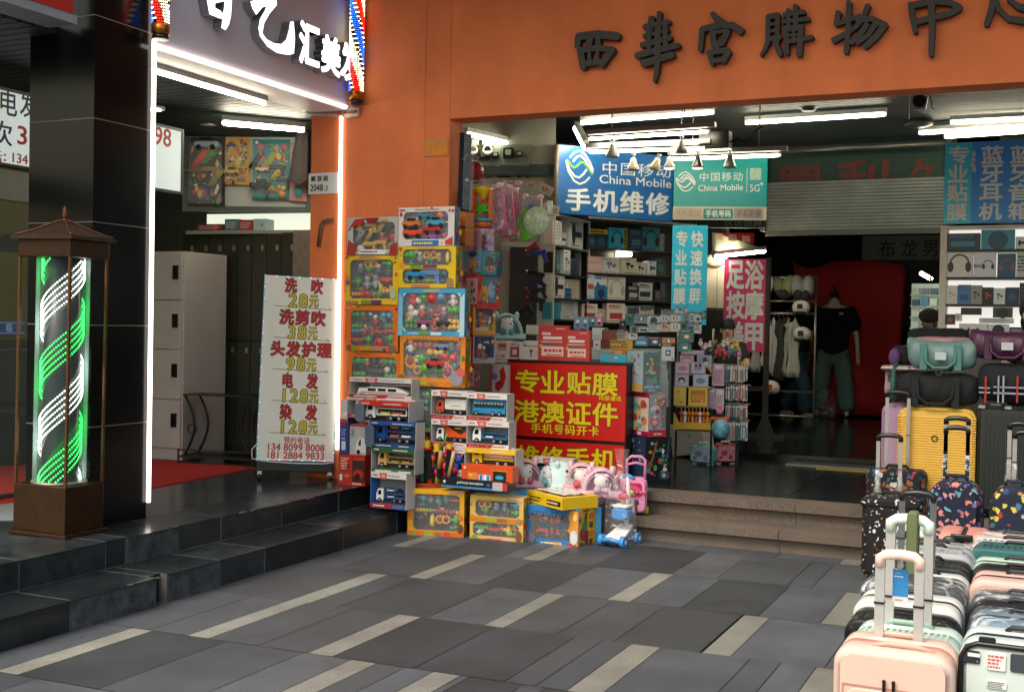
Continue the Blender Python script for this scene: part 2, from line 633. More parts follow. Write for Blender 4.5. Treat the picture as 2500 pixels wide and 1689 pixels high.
def granite_material(c,dark):
 m=M(c,rough=.85,var=.16,sc=3,name='rough_granite')
 t=m.node_tree
 p=t.nodes['Principled BSDF']
 tc=t.nodes['Texture Coordinate']
 n=t.nodes.new('ShaderNodeTexNoise')
 n.inputs['Scale'].default_value=180
 n.inputs['Detail'].default_value=2
 t.links.new(tc.outputs['Object'],n.inputs['Vector'])
 r=t.nodes.new('ShaderNodeMapRange')
 r.inputs[1].default_value,r.inputs[2].default_value,r.inputs[3].default_value,r.inputs[4].default_value=.32,.68,.45,1.5
 t.links.new(n.outputs['Fac'],r.inputs[0])
 src=p.inputs['Base Color'].links[0].from_socket
 mx=t.nodes.new('ShaderNodeVectorMath')
 mx.operation='SCALE'
 t.links.new(src,mx.inputs[0])
 t.links.new(r.outputs[0],mx.inputs['Scale'])
 t.links.new(mx.outputs[0],p.inputs['Base Color'])
 b=t.nodes.new('ShaderNodeBump')
 b.inputs['Strength'].default_value=.5
 b.inputs['Distance'].default_value=.006
 t.links.new(n.outputs['Fac'],b.inputs['Height'])
 t.links.new(b.outputs[0],p.inputs['Normal'])
 return m
struct('entrance_steps',f,[granite_material('64584d',0),M('3a342e',rough=.9)])
STONE=M('080c0c',rough=.2,var=.25,sc=3,name='polished_black_stone')
STONE.node_tree.nodes['Principled BSDF'].inputs['Specular IOR Level'].default_value=.22
t=thing('stone_column','black polished stone column behind the lit barber lantern','column',(-5.23,5.3,.3))
c=MB()
c.box(-.245,.25,-.23,.23,0,4.6)
c.build('shaft',STONE,t)
jm=M('77756e',rough=.7)
for v,x,y in(('A',605,95),('A',600,754),('A',600,1417),('C',430,600),('C',430,1030)):
 z=on(v,x,y,X=-4.98).z-.3
 c=MB()
 c.box(-.2462,.2512,-.2312,.2312,z-.0022,z+.0022)
 c.build('joint',jm,t)
p0,p1=on('1',371,2,X=-4.972),on('1',357,1226,X=-4.972)
t=MB()
t.tube([(-4.966,5.535,p1.z),(-4.966,5.535,p0.z+.9)],.013,8)
tag(t.build('led_strip',LEDW),'white LED strip running up the far edge of the black column','light strip')
OR=M('dc7440',rough=.78,var=.10,sc=2.2,bump=.03,name='orange_wall_paint')
ot=OR.node_tree
omp=ot.nodes.new('ShaderNodeMapping')
omp.inputs['Scale'].default_value=(3.2,3.2,.9)
on_=ot.nodes.new('ShaderNodeTexNoise')
on_.inputs['Scale'].default_value=1.6
on_.inputs['Detail'].default_value=7
omr=ot.nodes.new('ShaderNodeMapRange')
omr.inputs[1].default_value,omr.inputs[2].default_value,omr.inputs[3].default_value,omr.inputs[4].default_value=.35,.75,1.03,.88
ovm=ot.nodes.new('ShaderNodeVectorMath')
ovm.operation='SCALE'
op=ot.nodes['Principled BSDF']
ot.links.new(ot.nodes['Texture Coordinate'].outputs['Object'],omp.inputs[0])
ot.links.new(omp.outputs[0],on_.inputs['Vector'])
ot.links.new(on_.outputs['Fac'],omr.inputs[0])
ot.links.new(op.inputs['Base Color'].links[0].from_socket,ovm.inputs[0])
ot.links.new(omr.outputs[0],ovm.inputs['Scale'])
ot.links.new(ovm.outputs[0],op.inputs['Base Color'])
xl=on('F',703,560,Y=YP).x
xr=on('W',438,600,Y=YP).x
t=thing('orange_pillar','orange painted pillar between the hairdresser and the shopping centre entrance','pillar',((xl+xr)/2,YP+.2,.3))
h=(xr-xl)/2
c=MB()
c.box(-h,h,-.2,.01,0,4.6)
c.build('shaft',OR,t,bevel=.008)
fx=on('W',165,300,Y=YP).x-t.location.x
c=MB()
c.box(-h+.004,fx,-.203,-.2005,.0,4.5)
c.build('pilaster',OR,t)
px0,pz1,px1,pz0=[Fr((0,YP,0)).rect('W',160,405,425,590)[k]for k in(0,3,2,1)]
q=thing('torn_notice','mustard yellow patch of a torn off notice with bits of tape on the orange pillar','notice',(px0,YP-.0075,pz0))
c=MB()
c.box(0,px1-px0,0,.001,0,pz1-pz0)
c.build('patch',M('cf7a12',rough=.6,var=.15,sc=12),q)
wd,hh=px1-px0,pz1-pz0
for a,b,w_,h_ in((.05,.87,.6,.09),(.76,.93,.2,.06),(.06,.5,.05,.09),(.78,.5,.16,.1),(.06,.03,.17,.1)):
 c=MB()
 c.box(a*wd,(a+w_)*wd,-.0012,-.0002,b*hh,(b+h_)*hh)
 c.build('tape',M('9c8a70',rough=.5,var=.3,sc=60),q)
t=FASCIA=thing('shop_fascia','orange fascia above the shopping centre entrance with dark brush characters','fascia',(-.2,YP,3.0))
c=MB()
c.box(xr+.2005,6,-.002,.21,0,1.6)
c.build('beam',OR,t,bevel=.004)
# ================================================================ building mass over the arcade, ceilings, inner walls
def part(name,mats,parent,fn,**k):
 b=MB()
 fn(b)
 return b.build(name,mats,parent,**k)
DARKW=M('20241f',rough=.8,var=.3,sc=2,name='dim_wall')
t=thing('upper_building','concrete upper storey of the building over the arcade, above the shop signs','building',(0,12,4.4))
part('storey',M('8a8880',rough=.9),t,lambda b:b.box(-14,14,-6.2,14,0,6))
def slat_ceiling(name,x0,x1,y0,y1,z,along='x'):
 b=MB()
 b.m=1
 b.box(x0,x1,y0,y1,z+.02,z+.04)
 b.m=0
 y=y0
 while y<y1:
  b.box(x0,x1,y+.006,min(y+.094,y1),z,z+.018)
  y+=.1
 return struct(name,b,[M('162727',rough=.6,metal=.0,var=.12,sc=2,name='green_slat'),M('060908',rough=.9)])
slat_ceiling('ceiling_left_shop',-9.5,-5.27,4.0,9.6,3.13)
slat_ceiling('ceiling_entrance',-6.2,6.0,YP+.21,13.0,3.5)
b=MB()
b.box(-9.6,-9.5,3,10,0,4.4)
b.box(-9.5,-6.9,9.6,9.7,0,4.4)
struct('left_shop_wall',b,M('6f7266',rough=.8,var=.2))
b=MB()
b.box(-9.5,-3.4,13.0,13.1,.3,4.3)
b.box(-9.5,-4.1,11.95,12.0,.3,4.3)
b.box(-.6,6,13.0,13.1,.3,4.3)
b.box(-9.5,6,21,21.1,.3,4.3)
b.box(-9.6,-9.5,10,21,.3,4.3)
b.box(5.9,6,8,21,.3,4.3)
b.box(-9.5,6,13.1,21,3.3,3.4)
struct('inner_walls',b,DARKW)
q,q2=on('A',310,180,Y=4.95),on('A',492,143,Y=4.95)
t=thing('shop_awning','grey boxed awning with a red side jutting out beside the black column top','awning',(q.x,q.y,q.z))
aw=q2.x-q.x
part('soffit',M('8b8d90',rough=.6),t,lambda b:b.box(0,aw,-2.2,0,0,.05))
part('red_side',M('b02018',rough=.5),t,lambda b:b.box(.03,aw+.004,-2.2,-.03,.0502,.8))
# ================================================================ hairdresser's sign
F1=Fr((XS,5.54,3.11),R(90))
t=thing('shop_sign','grey hairdresser sign with raised white characters above the shop front','shop sign',F1.o,R(90))
part('board',M('c4bac2',rough=.5,var=.05,sc=3,name='grey_panel'),t,lambda b:b.box(0,2.105,0,.32,0,1.28))
poly={'bai':[[(335,-60),(395,-60),(398,60),(432,78),(458,108),(440,130),(365,100),(350,20)],[(455,-60),(510,-60),(500,110),(487,165),(466,200),(442,186),(450,120),(462,40)],[(380,8),(470,-6),(470,14),(385,34)]],'yi':[[(628,18),(690,4),(790,-8),(794,42),(748,96),(712,160),(702,222),(730,260),(780,285),(826,290),(858,262),(876,200),(884,148),(903,146),(912,250),(905,350),(870,358),(800,345),(738,305),(690,240),(680,190),(690,130),(722,76),(732,48),(702,56),(664,102),(640,60)]]}
LW=M('ffffff',emit=1.1,name='lit_white_acrylic')
LG=M('6d676d',rough=.4)
b1,b2=MB(),MB()
for pl in poly.values():
 for p in pl:
  uv=[F1.uv('B',x,y)for x,y in p]
  b1.prism(uv,-.075,-.071)
  b2.prism(uv,-.070,-.001)
for ch,r in(('汇',(945,165,1068,420)),('美',(1088,245,1203,478)),('发',(1213,288,1327,522))):
 a=F1.rect('B',*r)
 txt(b1,ch,*a,y=-.071,bold=.035,depth=.004,fit=True)
 txt(b2,ch,*a,y=-.001,bold=.035,depth=.069,fit=True)
b1.build('letter_face',LW,t)
b2.build('letter_return',LG,t)
pts=[on('B',62,286,X=XS+.012),on('B',700,492,X=XS+.012),on('B',1310,690,X=XS+.012)]
e=on('B',1372,690,Y=YP-.03)
pts=[Vector(p)for p in pts]+[Vector((XS+.05,YP-.10,3.10)),e,Vector((e.x,e.y,e.z-.05)),on('B',1290,742,Y=YP-.03)]
tag(part('led_strip',LEDW,None,lambda b:b.tube(pts[:3],.012,8)),'white LED strip along the bottom edge of the grey hairdresser sign','light strip')
tag(part('cable',M('d8d4d0',rough=.4),None,lambda b:b.tube(pts[2:],.016,8)),'white bent cable end linking the sign light strip to the pillar strip','cable')
v0,v1=on('1',833,285,Y=YP-.015),on('1',823,1097,Y=YP-.015)
tag(part('led_strip',LEDW,None,lambda b:b.tube([v0,v1],.013,8)),'white LED strip running down the orange pillar beside the address plate','light strip')
c0,c1=on('B',1035,705,Y=YP-.02),on('B',1262,738,Y=YP-.02)
tag(part('conduit',M('b8b2aa',rough=.5),None,lambda b:b.tube([c0,c0+Vector((.03,0,-.03)),c1+Vector((0,0,0)),c1+Vector((.03,0,.03))],.011,6)),'thin pale conduit under the corner of the grey hairdresser sign','conduit')
BULB={k:M(c,emit=e,name='led_bulb')for k,(c,e)in{'w':('fff3c8',3.),'r':('ff1c10',2.6),'b':('2060ff',2.6),'g':('30ff60',2.2),'c':('f2fff0',2.6),'p':('ff70c0',2.5),'t':('60e8ff',2.)}.items()}
BRZ=M('b06a22',rough=.3,metal=.8,var=.2)
def barber_light(label,c,z0,z1,r,a0,a1):
 t=thing('barber_light',label,'barber light',(c.x,c.y,z0),group='small barber lights at the ends of the sign')
 h=z1-z0
 part('tube',M('0c0c10',rough=.2),t,lambda b:b.cyl((0,0,.09),(0,0,h),r,n=20))
 part('end_band',BRZ,t,lambda b:b.cyl((0,0,.03),(0,0,.09),r*1.06,n=20))
 part('end_cap',M('202024',rough=.3),t,lambda b:b.cyl((0,0,0),(0,0,.03),r*.95,n=20))
 part('bracket',M('202024',rough=.3),t,lambda b:b.box(-.02,.02,0,.06,.2,.26))
 bs={k:MB()for k in 'wrb'}
 nz=int((h-.11)/.0165)
 for i in range(nz):
  for j in range(15):
   a=R(a0+(a1-a0)*j/14)
   k=(i*.5+j*1.05)%20
   cc='b' if k<4.5 else 'r' if 7<=k<11.5 else 'w' if k<19 else None
   if 4.5<=k<7 or k>=17:
    cc='w' if int(k*2)%2 else None
   if cc:
    bs[cc].dot((r*1.02*math.cos(a),r*1.02*math.sin(a),.10+i*.0165),.0056)
 for k,b in bs.items():
  tag(b.build('led_dots',BULB[k],t),kind='stuff')
c=on('1',871,130,Y=YP-.07)
zb,zt=on('1',869,255,Y=YP-.07).z,3.95
barber_light('small round barber light of coloured LEDs on the orange pillar at the sign end',Vector((c.x,YP-.07,0)),zb,zt,.052,200,380)
c=on('1',392,60,X=XS+.07)
zb=on('1',392,98,X=XS+.07).z
barber_light('small round barber light on the grey sign close to the black column',Vector((XS+.07,c.y,0)),zb,3.95,.05,200,380)
F2=Fr((0,YP,0))
x0,z0,x1,z1=F2.rect('B',1060,1107,1245,1240)
t=thing('address_plate','white address plate with street name and house number on the orange pillar','sign',(x0,YP-.010,z0))
part('plate',M('d9d6d2',rough=.4,var=.05),t,lambda b:b.box(0,x1-x0,0,.005,0,z1-z0))
w,h=x1-x0,z1-z0
def plate_txt(b):
 txt(b,'解放路',.06*w,.60*h,.70*w,.88*h,bold=.03,y=0,depth=.001,fill=.8)
 txt(b,'2048',.07*w,.14*h,.50*w,.46*h,bold=.02,y=0,depth=.001,fit=True)
 txt(b,'-3',.52*w,.14*h,.66*w,.38*h,bold=.01,y=0,depth=.001,fit=True)
part('lettering',M('15151a',rough=.5),t,plate_txt)
# ================================================================ LED barber lantern on the step
t=thing('barber_lantern','tall bronze lantern holding a spiral of white and green LEDs before the black column','lantern',(-5.055,4.915,.3),R(2),ry=R(.7))
t2=t
BZ=M('38220f',rough=.38,metal=.55,var=.35,sc=9,name='bronze_metal')
BZL=M('6a4630',rough=.35,metal=.7,var=.2)
hz=lambda y:on('C',290,y,Y=4.80).z-.3
zb1,zp1,zc1=hz(1288),hz(284)-.03,hz(205)-.036
part('plinth_foot',BZ,t,lambda b:b.box(-.205,.205,-.165,.165,0,.022),bevel=.004)
part('plinth',BZ,t,lambda b:b.box(-.185,.185,-.148,.148,.022,zb1),bevel=.004)
for sx in(-1,1):
 for sy in(-1,1):
  part('post',BZL,t,lambda b:b.box(sx*.178-.007,sx*.178+.007,sy*.14-.007,sy*.14+.007,zb1,zp1))
part('head_band',BZ,t,lambda b:b.box(-.187,.187,-.150,.150,zp1,zc1),bevel=.004)
def roof(b):
 b.box(-.215,.215,-.175,.175,zc1,zc1+.022)
 prof=[(1.0,0),(.82,.022),(.6,.06),(.35,.11),(.12,.155),(.03,.165)]
 vs,fs=[],[]
 for r,z in prof:
  vs+=[(sx*.200*r,sy*.162*r,zc1+.022+z*.55)for sx,sy in((-1,-1),(1,-1),(1,1),(-1,1))]
 for j in range(len(prof)-1):
  fs+=[(j*4+i,j*4+(i+1)%4,j*4+4+(i+1)%4,j*4+4+i)for i in range(4)]
 fs.append((20,21,22,23))
 b.add(vs,fs)
rf=part('roof',M('3a2614',rough=.5,metal=.4,var=.5,sc=70,bump=.4),t,roof)
prof=[(1.0,0),(.82,.022),(.6,.06),(.35,.11),(.12,.155),(.03,.165)]
for sx,sy in((-1,-1),(1,-1),(1,1),(-1,1)):
 part('ridge',BZL,rf,lambda b:b.tube([(sx*.200*r,sy*.162*r,zc1+.026+z*.55)for r,z in prof],.006,5))
part('finial',BZL,t,lambda b:b.lathe([(.020,0),(.010,.008),(.009,.02),(.018,.032),(.010,.044),(.014,.054),(.004,.085)],(0,0,zc1+.11),12))
part('glass_tube',M_clear('cfe8e4',.06,.03,'lantern_glass'),t,lambda b:b.cyl((0,0,zb1),(0,0,zp1),.142,n=32,cap=False))
part('core',M('0b0f12',rough=.25,var=.4),t,lambda b:b.cyl((0,0,zb1),(0,0,zp1),.098,n=24))
part('tray',M('9a8c80',rough=.4,metal=.6),t,lambda b:b.cyl((0,0,zb1),(0,0,zb1+.012),.15,n=24))
H=zp1-zb1
pitch=.64
for col,ph in(('c',0.0),('g',.5)):
 for k in(-1,0,1,2):
  b=MB()
  for rowi in range(5):
   for i in range(58):
    a=2*math.pi*i/58
    z=(k+ph+i/58)*pitch+rowi*.037+.06
    if.012<z<H-.008:
     b.dot((.112*math.cos(a+2.6),.112*math.sin(a+2.6),zb1+z),.0064)
  if b.v:
   tag(b.build('led_band',BULB[col],t),kind='stuff')
   # ================================================================ inside the hairdresser's and toy corner, left
def tube_light(label,a,b,r=.017,cat='tube light',housing=True,group=None,batten='b9bdb8',emit=None):
 a,b=Vector(a),Vector(b)
 L=(b-a).length
 t=thing('tube_light',label,cat,a,math.atan2(b.y-a.y,b.x-a.x),group,ry=-math.asin((b.z-a.z)/L))
 part('tube',emit or TUBE,t,lambda q:q.cyl((.01,0,0),(L-.01,0,0),r,n=10))
 if housing:
  part('batten',M(batten,rough=.45),t,lambda q:q.box(0,L,-.022,.022,r+.002,r+.04))
 for x in(0,L-.02):
  part('end_cap',M('e8e6e0',rough=.4),t,lambda q:q.box(x,x+.02,-.012,.012,-r,r+.002))
 return t
a,b_=on('B',20,442,Z=3.06),on('B',780,664,Z=3.06)
tube_light('long lit tube light right under the grey hairdresser sign, over the doorway',a,b_,.014)
a,b_=on('B',500,787,Z=3.05),on('B',1030,833,Z=3.05)
tube_light('lit tube light above the hanging toy cards on the board',a,b_,.018,emit=M('fff4d8',emit=45.,name='lit_tube'))
a=on('B',62,700,Z=3.1)
t=thing('downlight','small lit ceiling downlight right beside the black column','downlight',a)
part('rim',M('c8ccc8',rough=.4),t,lambda b:b.cyl((0,0,.0),(0,0,.02),.09,n=20))
part('lamp',TUBE,t,lambda b:b.cyl((0,0,-.006),(0,0,0),.06,n=20))
XB=-6.25
y1=on('B',252,1000,X=XB).y
zt,zb=on('B',252,828,X=XB).z,on('B',250,1245,X=XB).z
F3=Fr((XB,4.7,zb),R(90))
t=thing('price_board','lit white price board with navy and red writing passing behind the black column','price board',F3.o,R(90))
w,h=y1-4.7,zt-zb
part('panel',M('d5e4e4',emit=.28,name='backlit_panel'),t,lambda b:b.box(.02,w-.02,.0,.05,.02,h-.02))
part('border',M('23282a',rough=.4),t,lambda b:b.frame(0,w,0,h,.02,-.01,.06))
def navy():
 for ch,r in(('电',(3,575,108,738)),('发',(128,590,232,752)),('吹',(-62,772,76,925))):
  part('lettering',M('16285e',rough=.5),t,lambda b:txt(b,ch,*F3.rect('A',*r),y=0,bold=.01,depth=.002,fit=True))
def redtx():
 for ch,r in(('3',(112,808,170,925)),('134',(80,985,176,1045)),(':',(24,985,36,1030)),('话',(-66,962,12,1036)),('98',(72,818,176,932))):
  part('lettering',M('c01818',rough=.5),t,lambda b:txt(b,ch,*(F3.rect('B',*r)if ch=='98' else F3.rect('A',*r)),y=0,bold=.012,depth=.002,fit=True))
navy()
redtx()
zpan=on('A',150,1290,X=XB).z
t=thing('glass_partition','hairdresser glass front with an olive wall behind it, under the lit price board','glass front',(XB,3.6,.3),R(90))
part('transom',M('7d8a80',rough=.4,var=.1),t,lambda b:b.box(0,2.95,.0,.06,zpan-.3,zb-.32))
part('glass',M_clear('9fb0a4',.10,.03,'door_glass'),t,lambda b:b.box(0,2.9,.01,.022,.03,zpan-.305))
part('rail',M('3a3d38',rough=.4),t,lambda b:b.box(0,2.95,-.01,.05,0,.03))
part('frame',M('3a3d38',rough=.4),t,lambda b:b.box(2.9,2.95,-.01,.05,.03,zpan-.305))
F4=Fr((XB-.004+.008,4.0,0),R(90))
r=F4.rect('C',-60,582,112,640)
t=thing('arrow_sticker','blue arrow sticker with a white character on the hairdresser glass','sticker',(XB+.004,4.0,0),R(90))
hh=(r[3]-r[1])
part('arrow',M('2c6ea8',rough=.4),t,lambda b:b.prism([(r[0],r[1]),(r[2],r[1]),(r[2]-hh*.42,(r[1]+r[3])/2),(r[2],r[3]),(r[0],r[3])],-.002,0))
part('lettering',M('d8e4ee',rough=.5),t,lambda b:(txt(b,'临',*F4.rect('C',26,592,52,628),y=-.002,bold=0,depth=.0006,fit=True)))
part('border_line',M('d8e4ee',rough=.5),t,lambda b:(b.box(r[0],r[2]-hh*.2,-.0028,-.002,r[3]-hh*.14,r[3]-hh*.10),b.box(r[0],r[2]-hh*.2,-.0028,-.002,r[1]+hh*.10,r[1]+hh*.14)))
t=thing('olive_wall','olive partition wall with a dark arch niche behind the hairdresser glass','partition',(-8.4,4,.3),R(90))
part('panel',M('77723a',rough=.7,var=.15,sc=1.2),t,lambda b:b.box(-1,5.2,0,.1,0,2.6))
ar=Fr((-8.4,4,.3),R(90))
ax0,az0,ax1,az1=ar.rect('C',-30,210,118,290)
part('niche',M('2c2f24',rough=.7),t,lambda b:b.prism([(ax0,az0),(ax1,az0)]+[((ax0+ax1)/2+(ax1-ax0)/2*math.cos(R(k*15)),az0+(az1-az0)*math.sin(R(k*15)))for k in range(1,12)],-.004,0))
part('dado',M('2d312b',rough=.7,var=.3),t,lambda b:b.box(-1,5.2,-.03,0,0,1.0))
c=on('C',40,1000,X=-7.4)
t=thing('waiting_chair','dark waiting chair inside the hairdresser behind the glass','chair',(-7.4,c.y,.3),R(70))
part('seat',M('15171a',rough=.5),t,lambda b:b.box(-.25,.25,-.25,.25,.42,.50),bevel=.02)
part('backrest',M('15171a',rough=.5),t,lambda b:b.box(-.25,.25,.2,.27,.5,.95),bevel=.02)
for sx in(-1,1):
 part('leg',M('6a6a66',rough=.3,metal=.8),t,lambda b:b.tube([(sx*.24,-.24,0),(sx*.24,-.24,.42),(sx*.24,.22,.42),(sx*.24,.24,0)],.014,6))
b=MB()
cz=.303
pp=[on('D',30,1440,Z=cz),on('D',600,1330,Z=cz),on('D',620,1305,Z=cz),on('D',220,1287,Z=cz)]
zz=.306
b.add([(-6.24,4.9,zz),(pp[0].x,pp[0].y,zz),(pp[1].x,pp[1].y,zz),(-5.75,7.82,zz),(-6.9,7.9,zz),(-8.2,6.0,zz)]+[(-6.24,4.9,.2985),(pp[0].x,pp[0].y,.2985),(pp[1].x,pp[1].y,.2985),(-5.75,7.82,.2985),(-6.9,7.9,.2985),(-8.2,6.0,.2985)],[(0,1,2,3,4,5)]+[(i,i+6,(i+1)%6+6,(i+1)%6)for i in range(6)])
tag(b.build('carpet',M('a3160c',rough=.95,var=.22,sc=30,bump=.3)),'worn red carpet at the hairdresser doorway in front of the white locker','carpet')
q=[on('C',x,y,Z=.3005)for x,y in((-30,1430),(96,1427),(96,1340),(-30,1335))]
b=MB()
b.add([(p.x,p.y,.2988)for p in q]+[(p.x,p.y,.304)for p in q],[(4,5,6,7),(0,1,5,4),(1,2,6,5),(2,3,7,6),(3,0,4,7)])
tag(b.build('floor_plate',M('8f9a9a',rough=.35)),'pale metal floor plate beside the foot of the barber lantern','floor plate')
lc=on('D',212,1290,Z=.3)
zt=on('D',232,143,X=lc.x).z
yb=on('D',455,400,X=lc.x).y
t=thing('white_locker','tall white locker with four rows of doors and black handles','locker',(lc.x,lc.y,.3))
WH=M('b9b4ae',rough=.5,var=.05,sc=4,name='white_laminate')
hh=zt-.3
part('carcass',WH,t,lambda b:b.box(-1.2,0,0,yb-lc.y,0,hh),bevel=.004)
FL=Fr((lc.x,lc.y-.02,.3))
zs=[FL.uv('D',215,y)[1]for y in(1228,957,682,411,150)]
xe=-.015
for col in range(3):
 for k in range(4):
  x1=xe-col*.38
  d_=part('door',WH,t,lambda b:b.box(x1-.374,x1,-.018,0,zs[k]+.004,zs[k+1]-.004),bevel=.003)
  part('handle',M('0e0e10',rough=.3),d_,lambda b:b.box(x1-.085,x1-.035,-.034,-.018,zs[k]+(zs[k+1]-zs[k])*.52-.03,zs[k]+(zs[k+1]-zs[k])*.52+.085))
YL=8.55
FD=Fr((0,YL,.3))
x0,z0,x1,z1=FD.rect('D',205,45,828,1250)
t=thing('dark_locker','tall dark olive locker with small silver locks behind the price sign','locker',(x0,YL,.3))
wl=x1-x0
DK=M('2f3127',rough=.45,var=.2,sc=3)
part('carcass',DK,t,lambda b:b.box(0,wl,.02,.5,0,z1))
nd=8
for k in range(nd):
 for r_ in range(2):
  d_=part('door',DK,t,lambda b:b.box(k*wl/nd+.004,(k+1)*wl/nd-.004,0,.018,.08+r_*z1*.48,.06+(r_+1)*z1*.48))
  part('lock',M('b8b2a4',rough=.3,metal=.8),d_,lambda b:b.box((k+1)*wl/nd-.05,(k+1)*wl/nd-.025,-.01,0,.08+z1*(.46*r_+.42),.13+z1*(.46*r_+.42)))
x0,z0,x1,z1=FD.rect('D',832,28,905,700)
t=thing('grey_locker','narrow grey wood grain locker beside the orange pillar edge','locker',(x0,YL-.05,.3))
part('carcass',M('6f655c',rough=.6,var=.25,sc=20),t,lambda b:b.box(0,x1-x0+.3,.02,.4,0,z1))
part('door',M('7c7168',rough=.6,var=.25,sc=20),t,lambda b:b.box(.005,x1-x0+.2,0,.02,.05,z1-.01))
t=thing('wire_stand','black bent wire stand with a flat top next to the white locker','stand',on('D',440,1300,Z=.3),R(12))
ws,hs=.32,on('D',330,925,Y=on('D',300,1300,Z=.3).y).z-.3
IR=M('0b0b0b',rough=.4)
part('top',IR,t,lambda b:b.box(-ws,ws,-.13,.13,hs-.012,hs),bevel=.003)
part('base',IR,t,lambda b:b.box(-ws-.02,ws+.02,-.16,.16,.05,.065))
part('tray',IR,t,lambda b:b.frame(-ws-.02,ws+.02,.0,.12,.012,-.165,-.155))
for sx in(-1,1):
 for sy in(-1,1):
  part('leg',IR,t,lambda b:b.tube([(sx*(ws-.02-.09*math.sin(math.pi*k/8)),sy*.12,.06+(hs-.07)*k/8)for k in range(9)],.011,6))
 part('ring',IR,t,lambda b:b.tube([(sx*(ws-.09)+.04*math.cos(2*math.pi*k/12),-.12,hs*.5+.04*math.sin(2*math.pi*k/12))for k in range(12)],.006,5,close=True))
 # ================================================================ hairdresser's roll-up price sign
p0,p1=on('D',612,1392,Z=.3),on('D',1042,1388,Z=.3)
th=math.atan2(p1.y-p0.y,p1.x-p0.x)
wS=(p1-p0).length
FS=Fr(p0,th)
hS=FS.uv('D',860,276)[1]
zB=FS.uv('D',820,1282)[1]
t=thing('price_sign','standing white price sign with red and yellow writing outside the hairdresser','price sign',p0,th,ry=R(1.9))
wv=wS*.99
def D2(x,y):
 v=(y-276)/1006
 return(x-(645-40*v))/430*wv,hS-v*(hS-zB)
def Dr(x0,y0,x1,y1):
 a=D2(x0,(y0+y1)/2)
 b=D2(x1,(y0+y1)/2)
 c=D2((x0+x1)/2,y0)
 d=D2((x0+x1)/2,y1)
 return a[0],d[1],b[0],c[1]
part('panel',M('e6e1d4',rough=.45,var=.03,name='sign_film'),t,lambda b:b.box(0,wv,0,.035,zB,hS))
part('foot',M('22262a',rough=.4),t,lambda b:b.box(.005,wv-.005,-.06,.14,.075,zB-.004),bevel=.006)
for x in(.03,wv-.03):
 for y in(-.045,.12):
  c=part('caster',M('14141a',rough=.3),t,lambda b:b.cyl((x-.012,y,.028),(x+.012,y,.028),.028,n=14))
  part('fork',M('c8c8c4',rough=.3,metal=.8),c,lambda b:b.box(x-.016,x+.016,y-.014,y+.014,.045,.075))
bR,bK,bY=MB(),MB(),MB()
lines=[('洗 吹',(752,284,968,366),'r'),('28元',(770,366,945,442),'y'),('洗剪吹',(722,455,985,540),'r'),('38元',(765,540,940,614),'y'),('头发护理',(675,628,1020,714),'r'),('98元',(760,714,935,788),'y'),('电 发',(738,800,945,886),'r'),('128元',(728,886,948,962),'y'),('染 发',(730,972,942,1058),'r'),('128元',(720,1058,945,1132),'y'),('预约电话',(755,1150,902,1190),'s'),('134 8099 8008',(670,1190,982,1228),'n'),('181 2884 9833',(668,1234,980,1272),'n')]
for s_,r,k in lines:
 a=Dr(*r)
 bK,bR,bY=MB(),MB(),MB()
 if k=='r':
  txt(bK,s_,*a,y=0,bold=.06,depth=.0006)
  txt(bR,s_,*a,y=-.0007,bold=.025,depth=.0006)
 elif k=='y':
  txt(bK,s_,*a,y=0,bold=.055,depth=.0006)
  txt(bY,s_,*a,y=-.0007,bold=.012,depth=.0006)
 else:
  txt(bR,s_,*a,y=0,bold=.02,depth=.0006,fit=(k=='n'))
 for q,nm,c in((bK,'letter_outline','2a1410'),(bR,'lettering','b81a14'),(bY,'lettering','cdb90c')):
  if q.v:
   q.build(nm,M(c,rough=.5),t)
bK=MB()
for y,xa,xb in((445,700,1018),(616,697,1010),(788,690,1003),(960,684,998),(1136,677,992)):
 a,b_=D2(xa,y-4),D2(xb,y+4)
 bK.add([(a[0],-.001,a[1]),(b_[0],-.001,b_[1]),(b_[0],-.001,b_[1]+.004),(a[0],-.001,a[1]+.004)],[(0,1,2,3)])
 bK.add([(b_[0]-.03,-.001,b_[1]+.02),(b_[0]-.012,-.001,b_[1]+.002),(b_[0]-.01,-.001,b_[1]+.004),(b_[0]-.027,-.001,b_[1]+.022)],[(0,1,2,3)])
bK.build('rule_lines',M('2a1410',rough=.5),t)
bs={k:MB()for k in 'ctp'}
rnd=random.Random(2)
per=[(x,hS-.004)for x in[i*wv/34 for i in range(35)]]+[(x,zB+.004)for x in[i*wv/34 for i in range(35)]]+[(.003,zB+i*(hS-zB)/80)for i in range(81)]+[(wv-.003,zB+i*(hS-zB)/80)for i in range(81)]
for i,(x,z)in enumerate(per):
 bs['c' if i%5==0 else 'p' if(i//7)%3==0 else 't'].dot((x,-.003,z),.0035)
for k,b in bs.items():
 tag(b.build('light_chain',M({'c':'eef4ff','t':'50a8b8','p':'e080c8'}[k],emit={'c':1.6,'t':.5,'p':1.0}[k],name='fairy_light'),t),kind='stuff')
part('chain_tube',M('79b4bc',rough=.3),t,lambda b:b.tube([(0,-.002,zB),(0,-.002,hS),(wv,-.002,hS),(wv,-.002,zB)],.004,5,close=True))
part('cord',M('e6ddd6',rough=.5),t,lambda b:b.tube([(.0,-.004,zB+.12),(-.035,-.02,zB+.08),(-.03,-.02,zB+.01),(.1,-.062,zB-.004),(.3,-.066,zB-.012),(.5,-.064,zB-.01),(wv,-.06,zB-.0)],.004,5))
